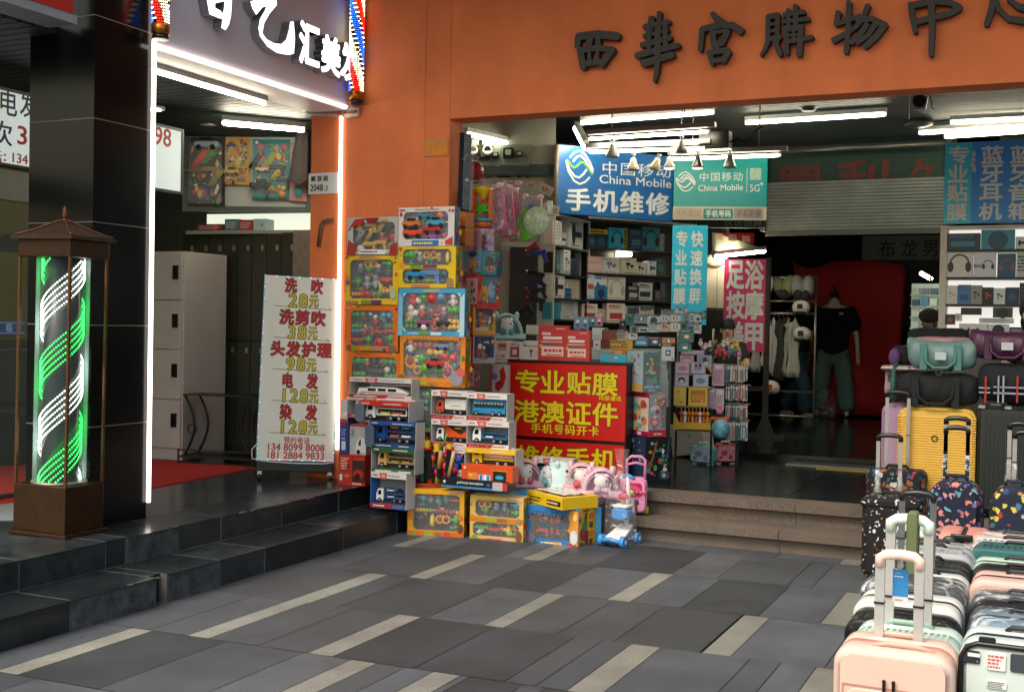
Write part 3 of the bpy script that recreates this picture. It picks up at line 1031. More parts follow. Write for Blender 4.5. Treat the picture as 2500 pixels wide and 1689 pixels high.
# ================================================================ brush characters on the fascia
FT=FASCIA
FF=Fr((0,YP-.002,0))
CHM=M('393330',rough=.7,var=.2,sc=30,name='dark_characters')
def brush(b,v,strokes,y0=-.055,fr=FF,org=None):
 """each stroke: points with a width, in a view's measure; drawn as one tapering solid"""
 for i,(pts,ws)in enumerate(strokes):
  if not isinstance(ws,(list,tuple)):
   ws=[ws]*len(pts)
  if len(ws)==2 and len(pts)>2:
   ws=[ws[0]+(ws[1]-ws[0])*k/(len(pts)-1)for k in range(len(pts))]
  L,Rr=[],[]
  n=len(pts)
  for k,(x,y)in enumerate(pts):
   a,c=pts[max(k-1,0)],pts[min(k+1,n-1)]
   dx,dy=c[0]-a[0],c[1]-a[1]
   l=math.hypot(dx,dy)or 1
   nx,ny=-dy/l*ws[k]/2,dx/l*ws[k]/2
   ex=(-dx/l if k==0 else dx/l if k==n-1 else 0)*ws[k]*.3
   ey=(-dy/l if k==0 else dy/l if k==n-1 else 0)*ws[k]*.3
   if k in(0,n-1):
    L.append((x+nx*.6+ex,y+ny*.6+ey))
    Rr.append((x-nx*.6+ex,y-ny*.6+ey))
    if k==0:
     L.append((x+nx,y+ny))
     Rr.append((x-nx,y-ny))
    else:
     L.insert(-1,(x+nx,y+ny))
     Rr.insert(-1,(x-nx,y-ny))
   else:
    L.append((x+nx,y+ny))
    Rr.append((x-nx,y-ny))
  poly=L+Rr[::-1]
  uv=[fr.uv(v,*p)for p in poly]
  if org is not None:
   uv=[(u-org[0],w-org[1])for u,w in uv]
  b.prism(uv,y0-i*.0006,-.001-i*.0001)
CH=[('J',[([(992,372),(998,300)],44),([(1000,295),(1150,278),(1300,294)],(58,62)),([(1092,300),(1076,392)],46),([(1150,300),(1152,385)],40),([(1016,402),(1038,535)],(50,46)),([(1012,402),(1130,384),(1262,392)],46),([(1258,394),(1228,440),(1176,518)],(54,40)),([(1035,505),(1190,484)],42),([(1084,390),(1088,490)],26),([(1148,390),(1150,482)],24)]),('J',[([(1618,112),(1612,262)],(34,38)),([(1560,152),(1548,244)],46),([(1503,222),(1690,184)],38),([(1500,292),(1682,246)],30),([(1484,362),(1700,306)],42),([(1446,442),(1600,400),(1762,364)],(50,42)),([(1494,502),(1720,434)],(58,48)),([(1606,240),(1606,480)],46),([(1602,460),(1598,560),(1582,640)],(50,22)),([(1538,232),(1540,420)],36),([(1662,200),(1668,400)],36)]),('J',[([(2024,122),(2052,156),(2096,192)],(40,62)),([(1944,240),(1938,310),(1930,402)],(44,34)),([(1948,238),(2090,208),(2180,212),(2240,254)],(44,60)),([(2022,262),(2036,372)],48),([(2020,270),(2130,250)],30),([(2140,256),(2092,352)],44),([(2030,360),(2102,346)],46),([(2004,414),(2022,512)],(52,30)),([(2002,416),(2140,400)],44),([(2146,412),(2106,486)],(44,40)),([(2020,484),(2118,470)],36),([(2060,350),(2058,420)],36)]),('K',[([(250,142),(246,332)],36),([(322,132),(320,336)],34),([(252,146),(326,132)],42),([(250,204),(322,198)],22),([(250,256),(322,250)],22),([(242,318),(344,304)],36),([(248,338),(222,400),(194,442)],(36,18)),([(306,334),(342,436)],40),([(404,92),(404,204)],32),([(460,62),(462,204)],38),([(372,132),(524,110)],36),([(364,184),(560,164)],32),([(362,232),(514,216)],26),([(388,240),(392,424)],40),([(502,232),(496,330),(486,438)],(40,46)),([(390,252),(500,240)],24),([(392,292),(500,282)],22),([(392,336),(500,322),(586,302)],34),([(446,240),(448,342)],26)]),('K',[([(786,112),(768,206)],(44,36)),([(774,200),(952,140)],36),([(866,34),(862,220),(844,416)],(42,40)),([(748,326),(840,276),(930,218)],(48,30)),([(1012,60),(976,150),(918,232)],(42,30)),([(930,176),(1040,160),(1144,216)],(40,56)),([(1136,212),(1070,300),(990,372)],(52,44)),([(1004,206),(946,290),(880,344)],(44,40)),([(1068,206),(1010,290),(930,350)],(44,30))]),('K',[([(1338,48),(1350,150),(1372,262)],(50,40)),([(1334,64),(1500,26),(1640,40),(1712,74)],(50,46)),([(1708,78),(1640,120),(1560,146)],(50,40)),([(1370,190),(1480,158),(1610,124)],46),([(1490,-30),(1500,200),(1492,438)],(62,40))]),('K',[([(1974,-10),(1950,100),(1914,206)],(56,46)),([(1990,10),(2010,90),(2080,160),(2240,184)],(34,56)),([(2080,14),(2160,70),(2260,90)],(30,70)),([(2300,-40),(2340,30)],60)])]
for v,st in CH:
 b=MB()
 brush(b,v,st)
 b.T=None
 o=b.build('character',CHM,FT)
 o.location=(-FT.location.x,YP-.002-FT.location.y,-FT.location.z)
 # ================================================================ lights and fittings under the entrance ceiling
BRT=M('fff4d8',emit=22.,name='lit_tube')
tb=[('J',(1000,945),(2025,862),3.42,'lit tube light just under the fascia between the blue phone sign and the characters',True),('J',(115,1028),(502,1116),3.15,'slanting lit tube light over the electricity meters beside the orange pillar',True),('K',(60,945),(1145,878),3.42,'lit tube light under the middle of the fascia near the round ceiling hole',True),('K',(1630,942),(2360,905),3.42,'highest of the lit tube lights over the right phone stall',True),('K',(1390,1022),(2360,965),3.40,'longest lit tube light over the right phone stall',True),('K',(1590,1050),(2360,1000),3.36,'lit tube light just above the right phone stall sign',False)]
for v,a,c,z,lab,hs in tb:
 tube_light(lab,on(v,*a,Z=z),on(v,*c,Z=z),.0175,housing=hs)
a,c=on('J',962,985,Z=3.38),on('J',1040,1136,Y=9.75)
tube_light('short thick lit tube light pointing into the phone stall, at the blue sign corner',a,c,.03,emit=M('fff4d8',emit=24.,name='lit_tube'))
for v,a,c,y,lab in(('J',(1055,1068),(1985,1010),9.6,'upper track light rail with a lit tube above the blue phone sign'),('J',(1060,1168),(1950,1136),9.75,'lower track light rail with a lit tube across the blue phone sign'),('J',(1690,1220),(2535,1190),10.0,'track light rail with a lit tube along the top of the teal phone sign')):
 a,c=on(v,*a,Y=y),on(v,*c,Y=y)
 t=tube_light(lab,a,c,.014,cat='track light',housing=False,emit=BRT)
 L=(c-a).length
 part('rail',M('8d8f8c',rough=.4,metal=.5),t,lambda b:b.box(-.01,L+.05,-.03,.03,.035,.075))
 for k in(.2,.8):
  part('hanger',M('8d8f8c',rough=.4),t,lambda b:b.cyl((L*k,0,.07),(L*k,0,3.5-a.z),.006,n=6))
def spot(label,v,x,y0,y1,y,col,lean=0.,lit=False,w=None):
 p0,p1=on(v,x,y0,Y=y),on(v,x,y1,Y=y)
 h=p0.z-p1.z
 t=thing('spot_lamp',label,'spotlight',(p1.x,y,p1.z),0,'spotlights hanging from the track rails',ry=lean)
 m=M(col,rough=.35,var=.06)
 part('shade',m,t,lambda b:b.lathe([(h*.40,0),(h*.41,.02*h),(h*.36,.2*h),(h*.22,.48*h),(h*.17,.72*h),(h*.10,.78*h)],n=18))
 part('lamp',M('fff0c8',emit=3.)if lit else M('4a4a44',rough=.3),t,lambda b:b.cyl((0,0,-.004),(0,0,.002),h*.33,n=18))
 part('stem',m,t,lambda b:(b.cyl((0,0,h*.75),(0,0,h*1.02),h*.07,n=8),b.box(-.1*h,.1*h,-.02,.02,h*.95,h*1.05)))
 return t
for a in(('leftmost white cone spotlight hanging from the upper track rail','J',1240,1072,1206,9.6,'a9a79f',0),('small white cone spotlight on the lower rail, nearest the sign logo','J',1400,1184,1306,9.7,'b5b1a6',0),('tilted cream cone spotlight on the lower rail, pointing down to the pillar side','J',1560,1182,1300,9.7,'b0a48a',.35),('lit white cone spotlight at the end of the lower rail','J',1676,1178,1292,9.7,'c4c0b6',0,True),('grey cone spotlight hanging highest, from the end of the upper rail','J',1770,1050,1172,9.6,'8f8d86',0),('black cone spotlight on the rail at the teal sign','J',1893,1172,1290,9.9,'161616',0,True),('clear plastic wrapped spotlight on the rail over the teal sign','J',2140,1160,1286,9.9,'8d948c',0)):
 spot(*a)
p=on('J',2030,1095,Y=9.8)
t=thing('driver_box','small black box clamped between the light rails over the teal sign','box',p)
part('casing',M('0d0f10',rough=.35),t,lambda b:b.box(-.13,.13,-.06,.06,-.06,.09),bevel=.006)
part('cable',M('0d0f10',rough=.5),t,lambda b:b.tube([(.13,0,0),(.2,.0,.02),(.28,0,-.03),(.34,0,.08),(.4,0,.12)],.008,5))
p=on('K',1400,790,Z=3.3)
t=thing('ceiling_floodlight','grey bracketed round floodlight hanging from the ceiling behind the fascia','floodlight',p)
part('drum',M('0c0c0c',rough=.35),t,lambda b:b.cyl((0,-.05,.01),(0,.06,.01),.05,n=20))
part('housing',M('8e9094',rough=.4),t,lambda b:b.prism([(-.062,.05),(.062,.05),(.045,-.055),(-.045,-.055)],-.02,.02))
part('bracket',M('8e9094',rough=.4),t,lambda b:(b.box(-.085,-.076,-.02,.0,-.12,.09),b.box(-.085,.085,-.02,.0,.062,.09)))
part('clip',M('8e9094',rough=.4),t,lambda b:b.tube([(.075,-.02,.05),(.09,-.02,.0),(.085,-.02,-.04),(.11,-.02,-.07)],.006,6))
p=on('K',548,828,Z=3.5)
t=thing('downlight_hole','dark round hole of a recessed light in the lit green ceiling slats','ceiling fitting',p)  # round hole of a recessed downlight, built as an unlit rim
part('rim',M('10110f',rough=.5),t,lambda b:b.lathe([(.10,-.004),(.105,0),(.07,.0),(.065,-.02),(.05,-.03)],n=20))
p=on('K',1390,962,Z=3.45)
t=thing('ceiling_disc','flat dark round fitting on the ceiling beside the right tube lights','ceiling fitting',p)
part('plate',M('2a2c2a',rough=.5),t,lambda b:b.lathe([(.06,-.02),(.13,0),(.13,.02),(.10,.06)],n=20))
p=on('J',612,945,Z=3.47)
t=thing('ceiling_paper','loose pinkish paper sheet stuck to the ceiling near the fascia corner','paper',p,R(8))
part('sheet',M('8a7670',rough=.7,var=.2,sc=14),t,lambda b:b.add([(-.20,-.11,0),(.16,-.13,-.015),(.20,.11,0),(-.14,.12,-.02),(-.20,-.11,.002),(.16,-.13,-.013),(.20,.11,.002),(-.14,.12,-.018)],[(0,3,2,1),(4,5,6,7),(0,1,5,4),(1,2,6,5),(2,3,7,6),(3,0,4,7)]))
a,c=on('O',495,122,Y=12.6),on('O',1745,62,Y=12.6)
tag(part('ceiling_pipe',M('77736e',rough=.35,metal=.5),None,lambda b:b.tube([a,c],.022,8)),'thin grey pipe running under the ceiling above the roller shutter','pipe')
# ================================================================ wall of the toy corner: meters, pegboard, door
FW=Fr((-4.17,9.86,.3),R(24))
t=thing('meter_wall','stained grey wall panel with electricity meters above the hanging toys','wall panel',FW.o,R(24))
GW=M('86897b',rough=.7,var=.22,sc=2.5,name='stained_panel')
part('panel',GW,t,lambda b:b.box(-2.2,.0,.02,.06,0,3.2))
zr=FW.uv('W',1100,735)[1]
part('rail',M('2e403e',rough=.5),t,lambda b:b.box(-2.2,-.01,-.01,.02,zr-.05,zr+.05))
for r in((830,810,910,826),(935,800,1138,824),(1165,800,1240,822),(1260,806,1320,826),(1430,790,1570,808)):
 x0,z0,x1,z1=FW.rect('W',*r)
 part('stain',M('2a1c10',rough=.9,var=.4,sc=40),t,lambda b:b.prism([(x0,(z0+z1)/2),(x0+.25*(x1-x0),z0),(x1-.2*(x1-x0),z0+.004),(x1,(z0+z1)/2),(x1-.3*(x1-x0),z1),(x0+.2*(x1-x0),z1-.003)],.0185,.0205))
x0,z0,x1,z1=FW.rect('W',752,470,1003,700)
for r,lab in(((752,470,1000,700),'grey'),((1005,465,1310,695),'grey')):
 x0,z0,x1,z1=FW.rect('W',*r)
 part('meter_door',M('6d7c6f',rough=.5,var=.15,sc=3),t,lambda b:b.box(x0,x1,-.015,.02,z0,z1),bevel=.003)
for r in((765,520,880,630),(908,555,975,610),(1022,505,1136,615),(1165,545,1238,600)):
 x0,z0,x1,z1=FW.rect('W',*r)
 mt=part('meter',M('0c0e0d',rough=.3),t,lambda b:b.box(x0,x1,-.06,-.016,z0,z1),bevel=.004)
 w,h=x1-x0,z1-z0
 part('dial',M('93a099',rough=.2,var=.3,sc=60),mt,lambda b:b.box(x0+w*.22,x1-w*.22,-.063,-.06,z0+h*.25,z1-h*.2))
for(x,y),lab in(((700,510),'white security camera on the meter wall right beside the orange pillar'),((858,510),'white emergency lamp on the meter wall in front of a meter')):
 p=FW.hit('W',x,y)
 c=thing('wall_lamp',lab,'wall lamp',p+FW.n*.08,R(24))
 part('mount',M('c9c8bf',rough=.4),c,lambda b:b.box(-.05,.05,-.02,.08,.02,.075),bevel=.006)
 part('head',M('c9c8bf',rough=.4),c,lambda b:b.cyl((0,-.03,-.02),(0,.03,-.035),.045,n=14))
 part('lens',M('1a1c1c',rough=.2),c,lambda b:b.cyl((0,-.034,-.02),(0,-.03,-.02),.03,n=14))
x0,z0,x1,z1=FW.rect('H',385,600,452,1250)
part('pegboard',M('a7a89a',rough=.6,var=.1),t,lambda b:b.box(x0,x1+.35,-.004,.02,.0,z1))
for i in range(5):
 part('peg_holes',M('3a3b34',rough=.8),t,lambda b:[b.box(x0+.01+i*.014,x0+.016+i*.014,-.0045,-.0039,z0+.02+k*.0146,z0+.026+k*.0146)for k in range(int((z1-z0-.04)/.0146))])
x0,z0,x1,z1=FW.rect('H',452,640,665,1200)
t=thing('narrow_door','dark narrow door beside the pegboard, behind the hanging toy guns','door',FW.o,R(24))
part('leaf',M('221f19',rough=.5,var=.2),t,lambda b:b.box(x0,x1,-.03,-.006,0,z1))
part('hinge',M('77756c',rough=.4,metal=.7),t,lambda b:b.box(x0-.004,x0+.012,-.04,-.03,z1*.6,z1*.6+.06))
part('vent',M('0e0d0b',rough=.6),t,lambda b:[b.box(x0+.06+k*.025,x0+.07+k*.025,-.033,-.030,z1*.62,z1*.62+.10)for k in range(6)])
a,c=FW.hit('W',1612,470),FW.hit('W',1590,1200)
tag(part('wood_post',M('8c7f66',rough=.8,var=.3,sc=12),None,lambda b:b.tube([a+FW.n*.03,c+FW.n*.03],.022,6)),'thin weathered wooden post beside the blue phone sign','post')
# ================================================================ phone stall signs
def logo(b,cx,cz,s,y,parts):
 """round wave emblem made of curved bars; parts chooses which of them"""
 def bar(pts,w):
  L,Rr=[],[]
  n=len(pts)
  for k in range(n):
   a,c=pts[max(k-1,0)],pts[min(k+1,n-1)]
   dx,dz=c[0]-a[0],c[1]-a[1]
   l=math.hypot(dx,dz)or 1
   L.append((cx+s*(pts[k][0]-dz/l*w/2),cz+s*(pts[k][1]+dx/l*w/2)))
   Rr.append((cx+s*(pts[k][0]+dz/l*w/2),cz+s*(pts[k][1]-dx/l*w/2)))
  for k in range(n-1):
   b.prism([L[k],L[k+1],Rr[k+1],Rr[k]],y-.001,y)
 Sh=lambda off:[(-.62,-.10+off),(-.45,-.20+off),(-.22,-.06+off),(.05,.22+off),(.28,.20+off),(.52,-.06+off),(.78,-.36+off)]
 if 'a' in parts:
  bar([(-.74,.52),(-.42,.86),(-.05,1.0),(.35,.80),(.72,.36),(.98,-.12)],.12)
  bar([(-.52,.30),(-.22,.62),(.06,.70),(.34,.50),(.66,.12),(.96,-.26)],.13)
  bar([(-.98,.22),(-.82,-.30),(-.40,-.84),(.0,-1.0),(.40,-.84),(.74,-.52)],.12)
  bar([(-1.0,.34),(-.74,-.20),(-.36,-.56),(-.05,-.62),(.24,-.40),(.50,-.08)],.13)
 if 'g' in parts:
  bar([(-.96,.40),(-.62,.06),(-.42,-.06),(-.22,.06),(.06,.32),(.30,.30),(.62,.0),(.92,-.38)],.13)
 if 'h' in parts:
  bar([(-.62,.28),(-.40,.22),(-.02,.44),(.22,.40)],.10)
WT=M('d9dfdc',rough=.5,name='white_print')
FB=Fr((-4.16,9.86,0),R(55.6))
x0,z0,x1,z1=FB.rect('L',222,85,1182,705)
x1=FB.uv('L',1185,450)[0]
bt=FB.uv('L',700,702)[1]
tp=FB.uv('L',240,80)[1]
t=thing('blue_sign','big blue phone repair sign with a green and white emblem beside the teal one','sign',FB.o,R(55.6))
part('board',M('1463a8',rough=.35,var=.06,sc=2),t,lambda b:b.box(x0-.03,x1+.02,0,.05,bt,tp),bevel=.004)
b=MB()
cx,cz=FB.uv('L',404,275)
e=(FB.uv('L',522,275)[0]-FB.uv('L',286,275)[0])/2
logo(b,cx,cz,e,0,'a')
b.build('emblem',WT,t)
b=MB()
logo(b,cx,cz,e,0,'g')
b.build('emblem',M('7ab22e',rough=.5),t)
b=MB()
def line(b,fr,v,s_,pa,pb,h,bold,fit=False,y=0,depth=.0015,fill=.94):
 """a line of letters whose foot runs from pa to pb in the view, h view units tall"""
 a=fr.uv(v,*pa)
 c=fr.uv(v,*pb)
 hh=fr.uv(v,pa[0],pa[1]-h)[1]-a[1]
 txt(b,s_,a[0],a[1],c[0],a[1]+hh,y=y,bold=bold,depth=depth,slope=(c[1]-a[1])/(c[0]-a[0]),fit=fit,fill=fill)
line(b,FB,'L','中国移动',(578,338),(1188,372),120,.0)
line(b,FB,'L','China Mobile',(570,408),(1180,452),72,.006,fit=True)
line(b,FB,'L','手机维修',(270,645),(1172,690),205,.028)
b.build('lettering',WT,t)
FTS=Fr((FB.hit('L',1188,470)+FB.n*.02).xy.to_3d(),R(18))
x0,z0,x1,z1=FTS.rect('L',1180,195,1998,722)
x0=0.004
t=thing('teal_sign','teal phone carrier sign with a round white emblem and a cream strip below','sign',FTS.o,R(18))
zs=FTS.uv('L',1580,610)[1]
part('board',M('0f9a98',rough=.35,var=.05,sc=2),t,lambda b:b.box(x0,x1,0,.05,zs,z1))
part('strip',M('c6c0ae',rough=.5),t,lambda b:b.box(x0,x1,0,.052,z0,zs))
b=MB()
cx,cz=FTS.uv('L',1306,396)
logo(b,cx,cz,(FTS.uv('L',1390,396)[0]-FTS.uv('L',1222,396)[0])/2,0,'agh')
b.build('emblem',WT,t)
b=MB()
line(b,FTS,'L','中国移动',(1412,398),(1798,392),80,.006)
line(b,FTS,'L','China Mobile',(1412,478),(1792,470),52,.012,fit=True)
line(b,FTS,'L','5G',(1850,482),(1935,482),60,.006,fit=True)
line(b,FTS,'L','+',(1936,430),(1966,430),28,.02,fit=True)
r=FTS.rect('L',1824,285,1829,490)
b.box(r[0],r[2],-.002,0,r[1],r[3])
b.build('lettering',WT,t)
r=FTS.rect('L',1852,282,1948,382)
part('stamp',M('a9c0ae',rough=.5,var=.3,sc=60),t,lambda b:b.rrect(r[0],r[2],r[1],r[3],.012,-.002,0))
r=FTS.rect('L',1455,628,1708,712)
part('tab',M('0e8a86',rough=.4),t,lambda b:b.rrect(r[0],r[2],r[1],r[3],.012,-.002,0))
r2=FTS.rect('L',1716,622,1965,712)
part('tab',M('a09690',rough=.5),t,lambda b:b.rrect(r2[0],r2[2],r2[1],r2[3],.006,-.002,0))
part('tab',M('b6ac98',rough=.5),t,lambda b:b.rrect(*[FTS.rect('L',1195,622,1442,712)[k]for k in(0,2,1,3)],.006,-.002,0))
part('lettering',WT,t,lambda b:txt(b,'手机号码',*FTS.rect('L',1472,638,1692,700),y=-.002,bold=.03,depth=.001))
part('lettering',M('786f70',rough=.5),t,lambda b:txt(b,'手机贴膜',*FTS.rect('L',1735,634,1950,702),y=-.002,bold=.03,depth=.001))
part('lettering',M('a59a84',rough=.5),t,lambda b:txt(b,'手机维修',*FTS.rect('L',1215,634,1430,702),y=-.002,bold=.02,depth=.001))
p=FTS.o+FTS.dx*.5+Vector((-FTS.n.x,-FTS.n.y,0))*.25
FG=Fr((p.x,p.y,0),R(18))
r=FG.rect('L',1400,725,1985,790)
t=thing('dim_sign','dim green sign with grey writing peeking out below the teal sign','sign',FG.o,R(18))
part('board',M('0e2a1e',rough=.5),t,lambda b:b.box(r[0],r[2],0,.04,r[1],r[3]+.3))
part('lettering',M('5f7068',rough=.5),t,lambda b:txt(b,'快速换屏',*FG.rect('L',1625,700,1960,778),y=0,bold=.02,depth=.001))
FC=Fr(on('L',1180,1500,Y=10.6).xy.to_3d(),R(20))
x0,z0,x1,z1=FC.rect('L',1185,768,1488,1568)
t=thing('cyan_sign','bright cyan upright sign with two columns of white characters at the phone shelf end','sign',FC.o,R(20))
part('board',M('28bfe6',rough=.4,var=.03),t,lambda b:b.box(.0,x1,0,.03,z0-.05,z1),bevel=.003)
b=MB()
for k,ch in enumerate('专业贴膜'):
 txt(b,ch,*FC.rect('L',1218-8*k,812+k*162,1330-7*k,954+k*162),y=0,bold=.03,depth=.001)
for k,ch in enumerate('快速换屏'):
 txt(b,ch,*FC.rect('L',1348-7*k,815+k*161,1460-7*k,956+k*161),y=0,bold=.03,depth=.001)
b.build('lettering',WT,t)
pb=on('P',330,1338,Z=.36)
FM=Fr((pb.x,pb.y,.36),R(10))
x0,z0,x1,z1=FM.rect('P',52,93,342,738)
t=thing('magenta_sign','magenta foot bath and massage sign with white characters on a black pole','sign',FM.o,R(10))
x0=FM.uv('P',48,400)[0]
xr_=FM.uv('P',338,400)[0]
part('board',M('d63074',rough=.4,var=.04),t,lambda b:b.box(x0,xr_,-.02,.06,z0,z1),bevel=.004)
part('pole',M('151515',rough=.35),t,lambda b:b.box(-.03+xr_*0,.03,.065,.12,0,z1+.02))
part('side_rail',M('2a2726',rough=.35,metal=.4),t,lambda b:b.box(xr_+.002,xr_+.035,-.02,.06,z0-.01,z1+.01))
part('foot',M('151515',rough=.4),t,lambda b:(b.box(-.20,.20,.02,.16,0,.03),b.prism([(-.1,.03),(.1,.03),(.03,.22),(-.03,.22)],.07,.11)))
b=MB()
for ch,r in(('足',(72,110,190,296)),('浴',(200,108,326,300)),('按',(70,318,190,505)),('摩',(198,320,322,510)),('美',(66,532,186,725)),('甲',(200,545,316,724))):
 txt(b,ch,*FM.rect('P',*r),y=-.02,bold=.035,depth=.001,fit=True)
b.build('lettering',WT,t)
# ================================================================ roller shutter, hall behind it
FS2=Fr((-3.4,12.92,0))
t=thing('roller_shutter','half lowered grey roller shutter over the passage','shutter',(-3.4,12.92,0))
xa,xb=FS2.uv('O',380,550)[0],FS2.uv('O',1745,550)[0]
zt,zb=FS2.uv('O',1000,345)[1],FS2.uv('O',1000,728)[1]
def slats(b):
 n=15
 for k in range(n):
  h=(zt-zb)/n
  z=zb+k*h
  b.prism([(xa,z+.004),(xb,z+.004),(xb,z+h),(xa,z+h)],.0,.012)
  b.box(xa,xb,-.008,.0,z+h*.25,z+h*.8)
part('curtain',M('747c76',rough=.5,metal=.1,var=.25,sc=2.5),t,slats)
part('bottom_bar',M('4c5049',rough=.5,metal=.3),t,lambda b:b.box(xa,xb,-.02,.03,zb-.05,zb+.003))
for x in(xa-.06,xb):
 part('guide',M('2f332e',rough=.5),t,lambda b:b.box(x,x+.06,-.03,.04,zb,zt+.4))
t=thing('green_fascia','dark green inner fascia with dark red characters half hidden above the roller shutter','sign',(-3.4,12.98,0))
FS3=Fr((-3.4,12.98,0))
z2=FS3.uv('O',1000,118)[1]
part('board',M('07352b',rough=.6,var=.15),t,lambda b:b.box(xa-.1,xb+.1,0,.04,zt-.5,z2+.2))
b=MB()
for ch,r in(('興',(470,235,810,510)),('利',(930,195,1310,500)),('久',(1460,185,1740,480))):
 txt(b,ch,*FS3.rect('O',*r),y=0,bold=.03,depth=.01,fit=True)
b.build('lettering',M('5c2010',rough=.6),t)
p=on('L',1540,1000,Y=13.6)
PASS=M('fff4d8',emit=60.,name='lit_tube')
t=thing('inner_canopy','pale slanting inner ceiling panel of the passage shop beside the shutter','ceiling panel',(0,0,0))
q=[on('L',*a,Y=y)for a,y in(((1530,850),12.4),((1880,960),14.6),((1970,985),14.6),((1530,1020),12.2))]
part('panel',M('b8bca0',rough=.5,var=.08),t,lambda b:b.add([tuple(p)for p in q]+[(p.x,p.y,p.z+.03)for p in q],[(0,1,2,3),(4,5,6,7),(0,1,5,4),(1,2,6,5),(2,3,7,6),(3,0,4,7)]))
tube_light('lit tube light at the lower edge of the pale ceiling panel in the passage',on('L',1540,1035,Y=12.2),on('L',1980,990,Y=13.4),.017,emit=PASS)
FN=Fr(on('L',1560,900,Y=12.5).xy.to_3d(),R(62))
q=[FN.uv('L',*a)for a in((1550,832),(1890,832),(1888,925))]
t=thing('red_notice','red notice board with pale print over the slanting ceiling panel','notice',FN.o,R(62))
part('board',M('a02820',rough=.5),t,lambda b:b.prism(q,0,.02))
rnd=random.Random(9)
for k in range(3):
 part('print',M('c8a890',rough=.5),t,lambda b:b.box(q[1][0]-.2-.22*k,q[1][0]-.07-.22*k,-.002,0,q[1][1]-.11,q[1][1]-.04))
FBL=Fr((-3.0,16.9,0))
x0,z0,x1,z1=FBL.rect('O',1115,770,1800,955)
t=thing('menswear_sign','dim grey shop sign with black characters deep in the hall, above the red cloth','sign',FBL.o)
part('board',M('6c7068',rough=.6,var=.1),t,lambda b:b.box(x0,x1,0,.05,z0,z1))
part('frame',M('0f100e',rough=.6),t,lambda b:b.box(x0-.15,x1,-.01,.05,z0-.9,z0-.004))
part('lettering',M('0c0c0a',rough=.6),t,lambda b:txt(b,'布龙男',*FBL.rect('O',1225,795,1725,940),y=0,bold=.012,depth=.01,fill=.8))
FR=Fr((-3.0,16.2,0))
top=[FR.uv('O',*a)for a in((582,962),(610,990),(660,1012),(720,1022),(800,1005),(890,972),(980,966),(1100,963),(1230,964),(1340,982),(1425,998),(1452,1030))]
zf=FR.uv('P',1000,1178)[1]
b=MB()
N,K=len(top),10
vs=[]
for i,(x,z)in enumerate(top):
 for k in range(K+1):
  f_=k/K
  xx=x+(.10*f_ if i==0 else 0)-(x-top[5][0])*.10*f_*(i>5)
  if i<5:
   xx=x+(top[5][0]-x)*.62*f_
  vs.append((xx,.05*math.sin(i*1.7+f_*.8)*(.4+.6*f_)+(.25 if i>5 else 0.)*0,z+(zf-z)*f_))
fs=[(i*(K+1)+k,(i+1)*(K+1)+k,(i+1)*(K+1)+k+1,i*(K+1)+k+1)for i in range(N-1)for k in range(K)]
b.smooth=True
for i0,i1,nm,c in((0,6,'front_fold','c02014'),(5,N-1,'drape','6e1414')):
 pass
b.add(vs,fs)
o=b.build('red_cloth',M('a3201b',rough=.85,var=.15,sc=2),None,FR.o)
so_=o.modifiers.new('thick','SOLIDIFY')
so_.thickness=.01
tag(o,'dark red cloth hung across the hall behind the mannequin','cloth')
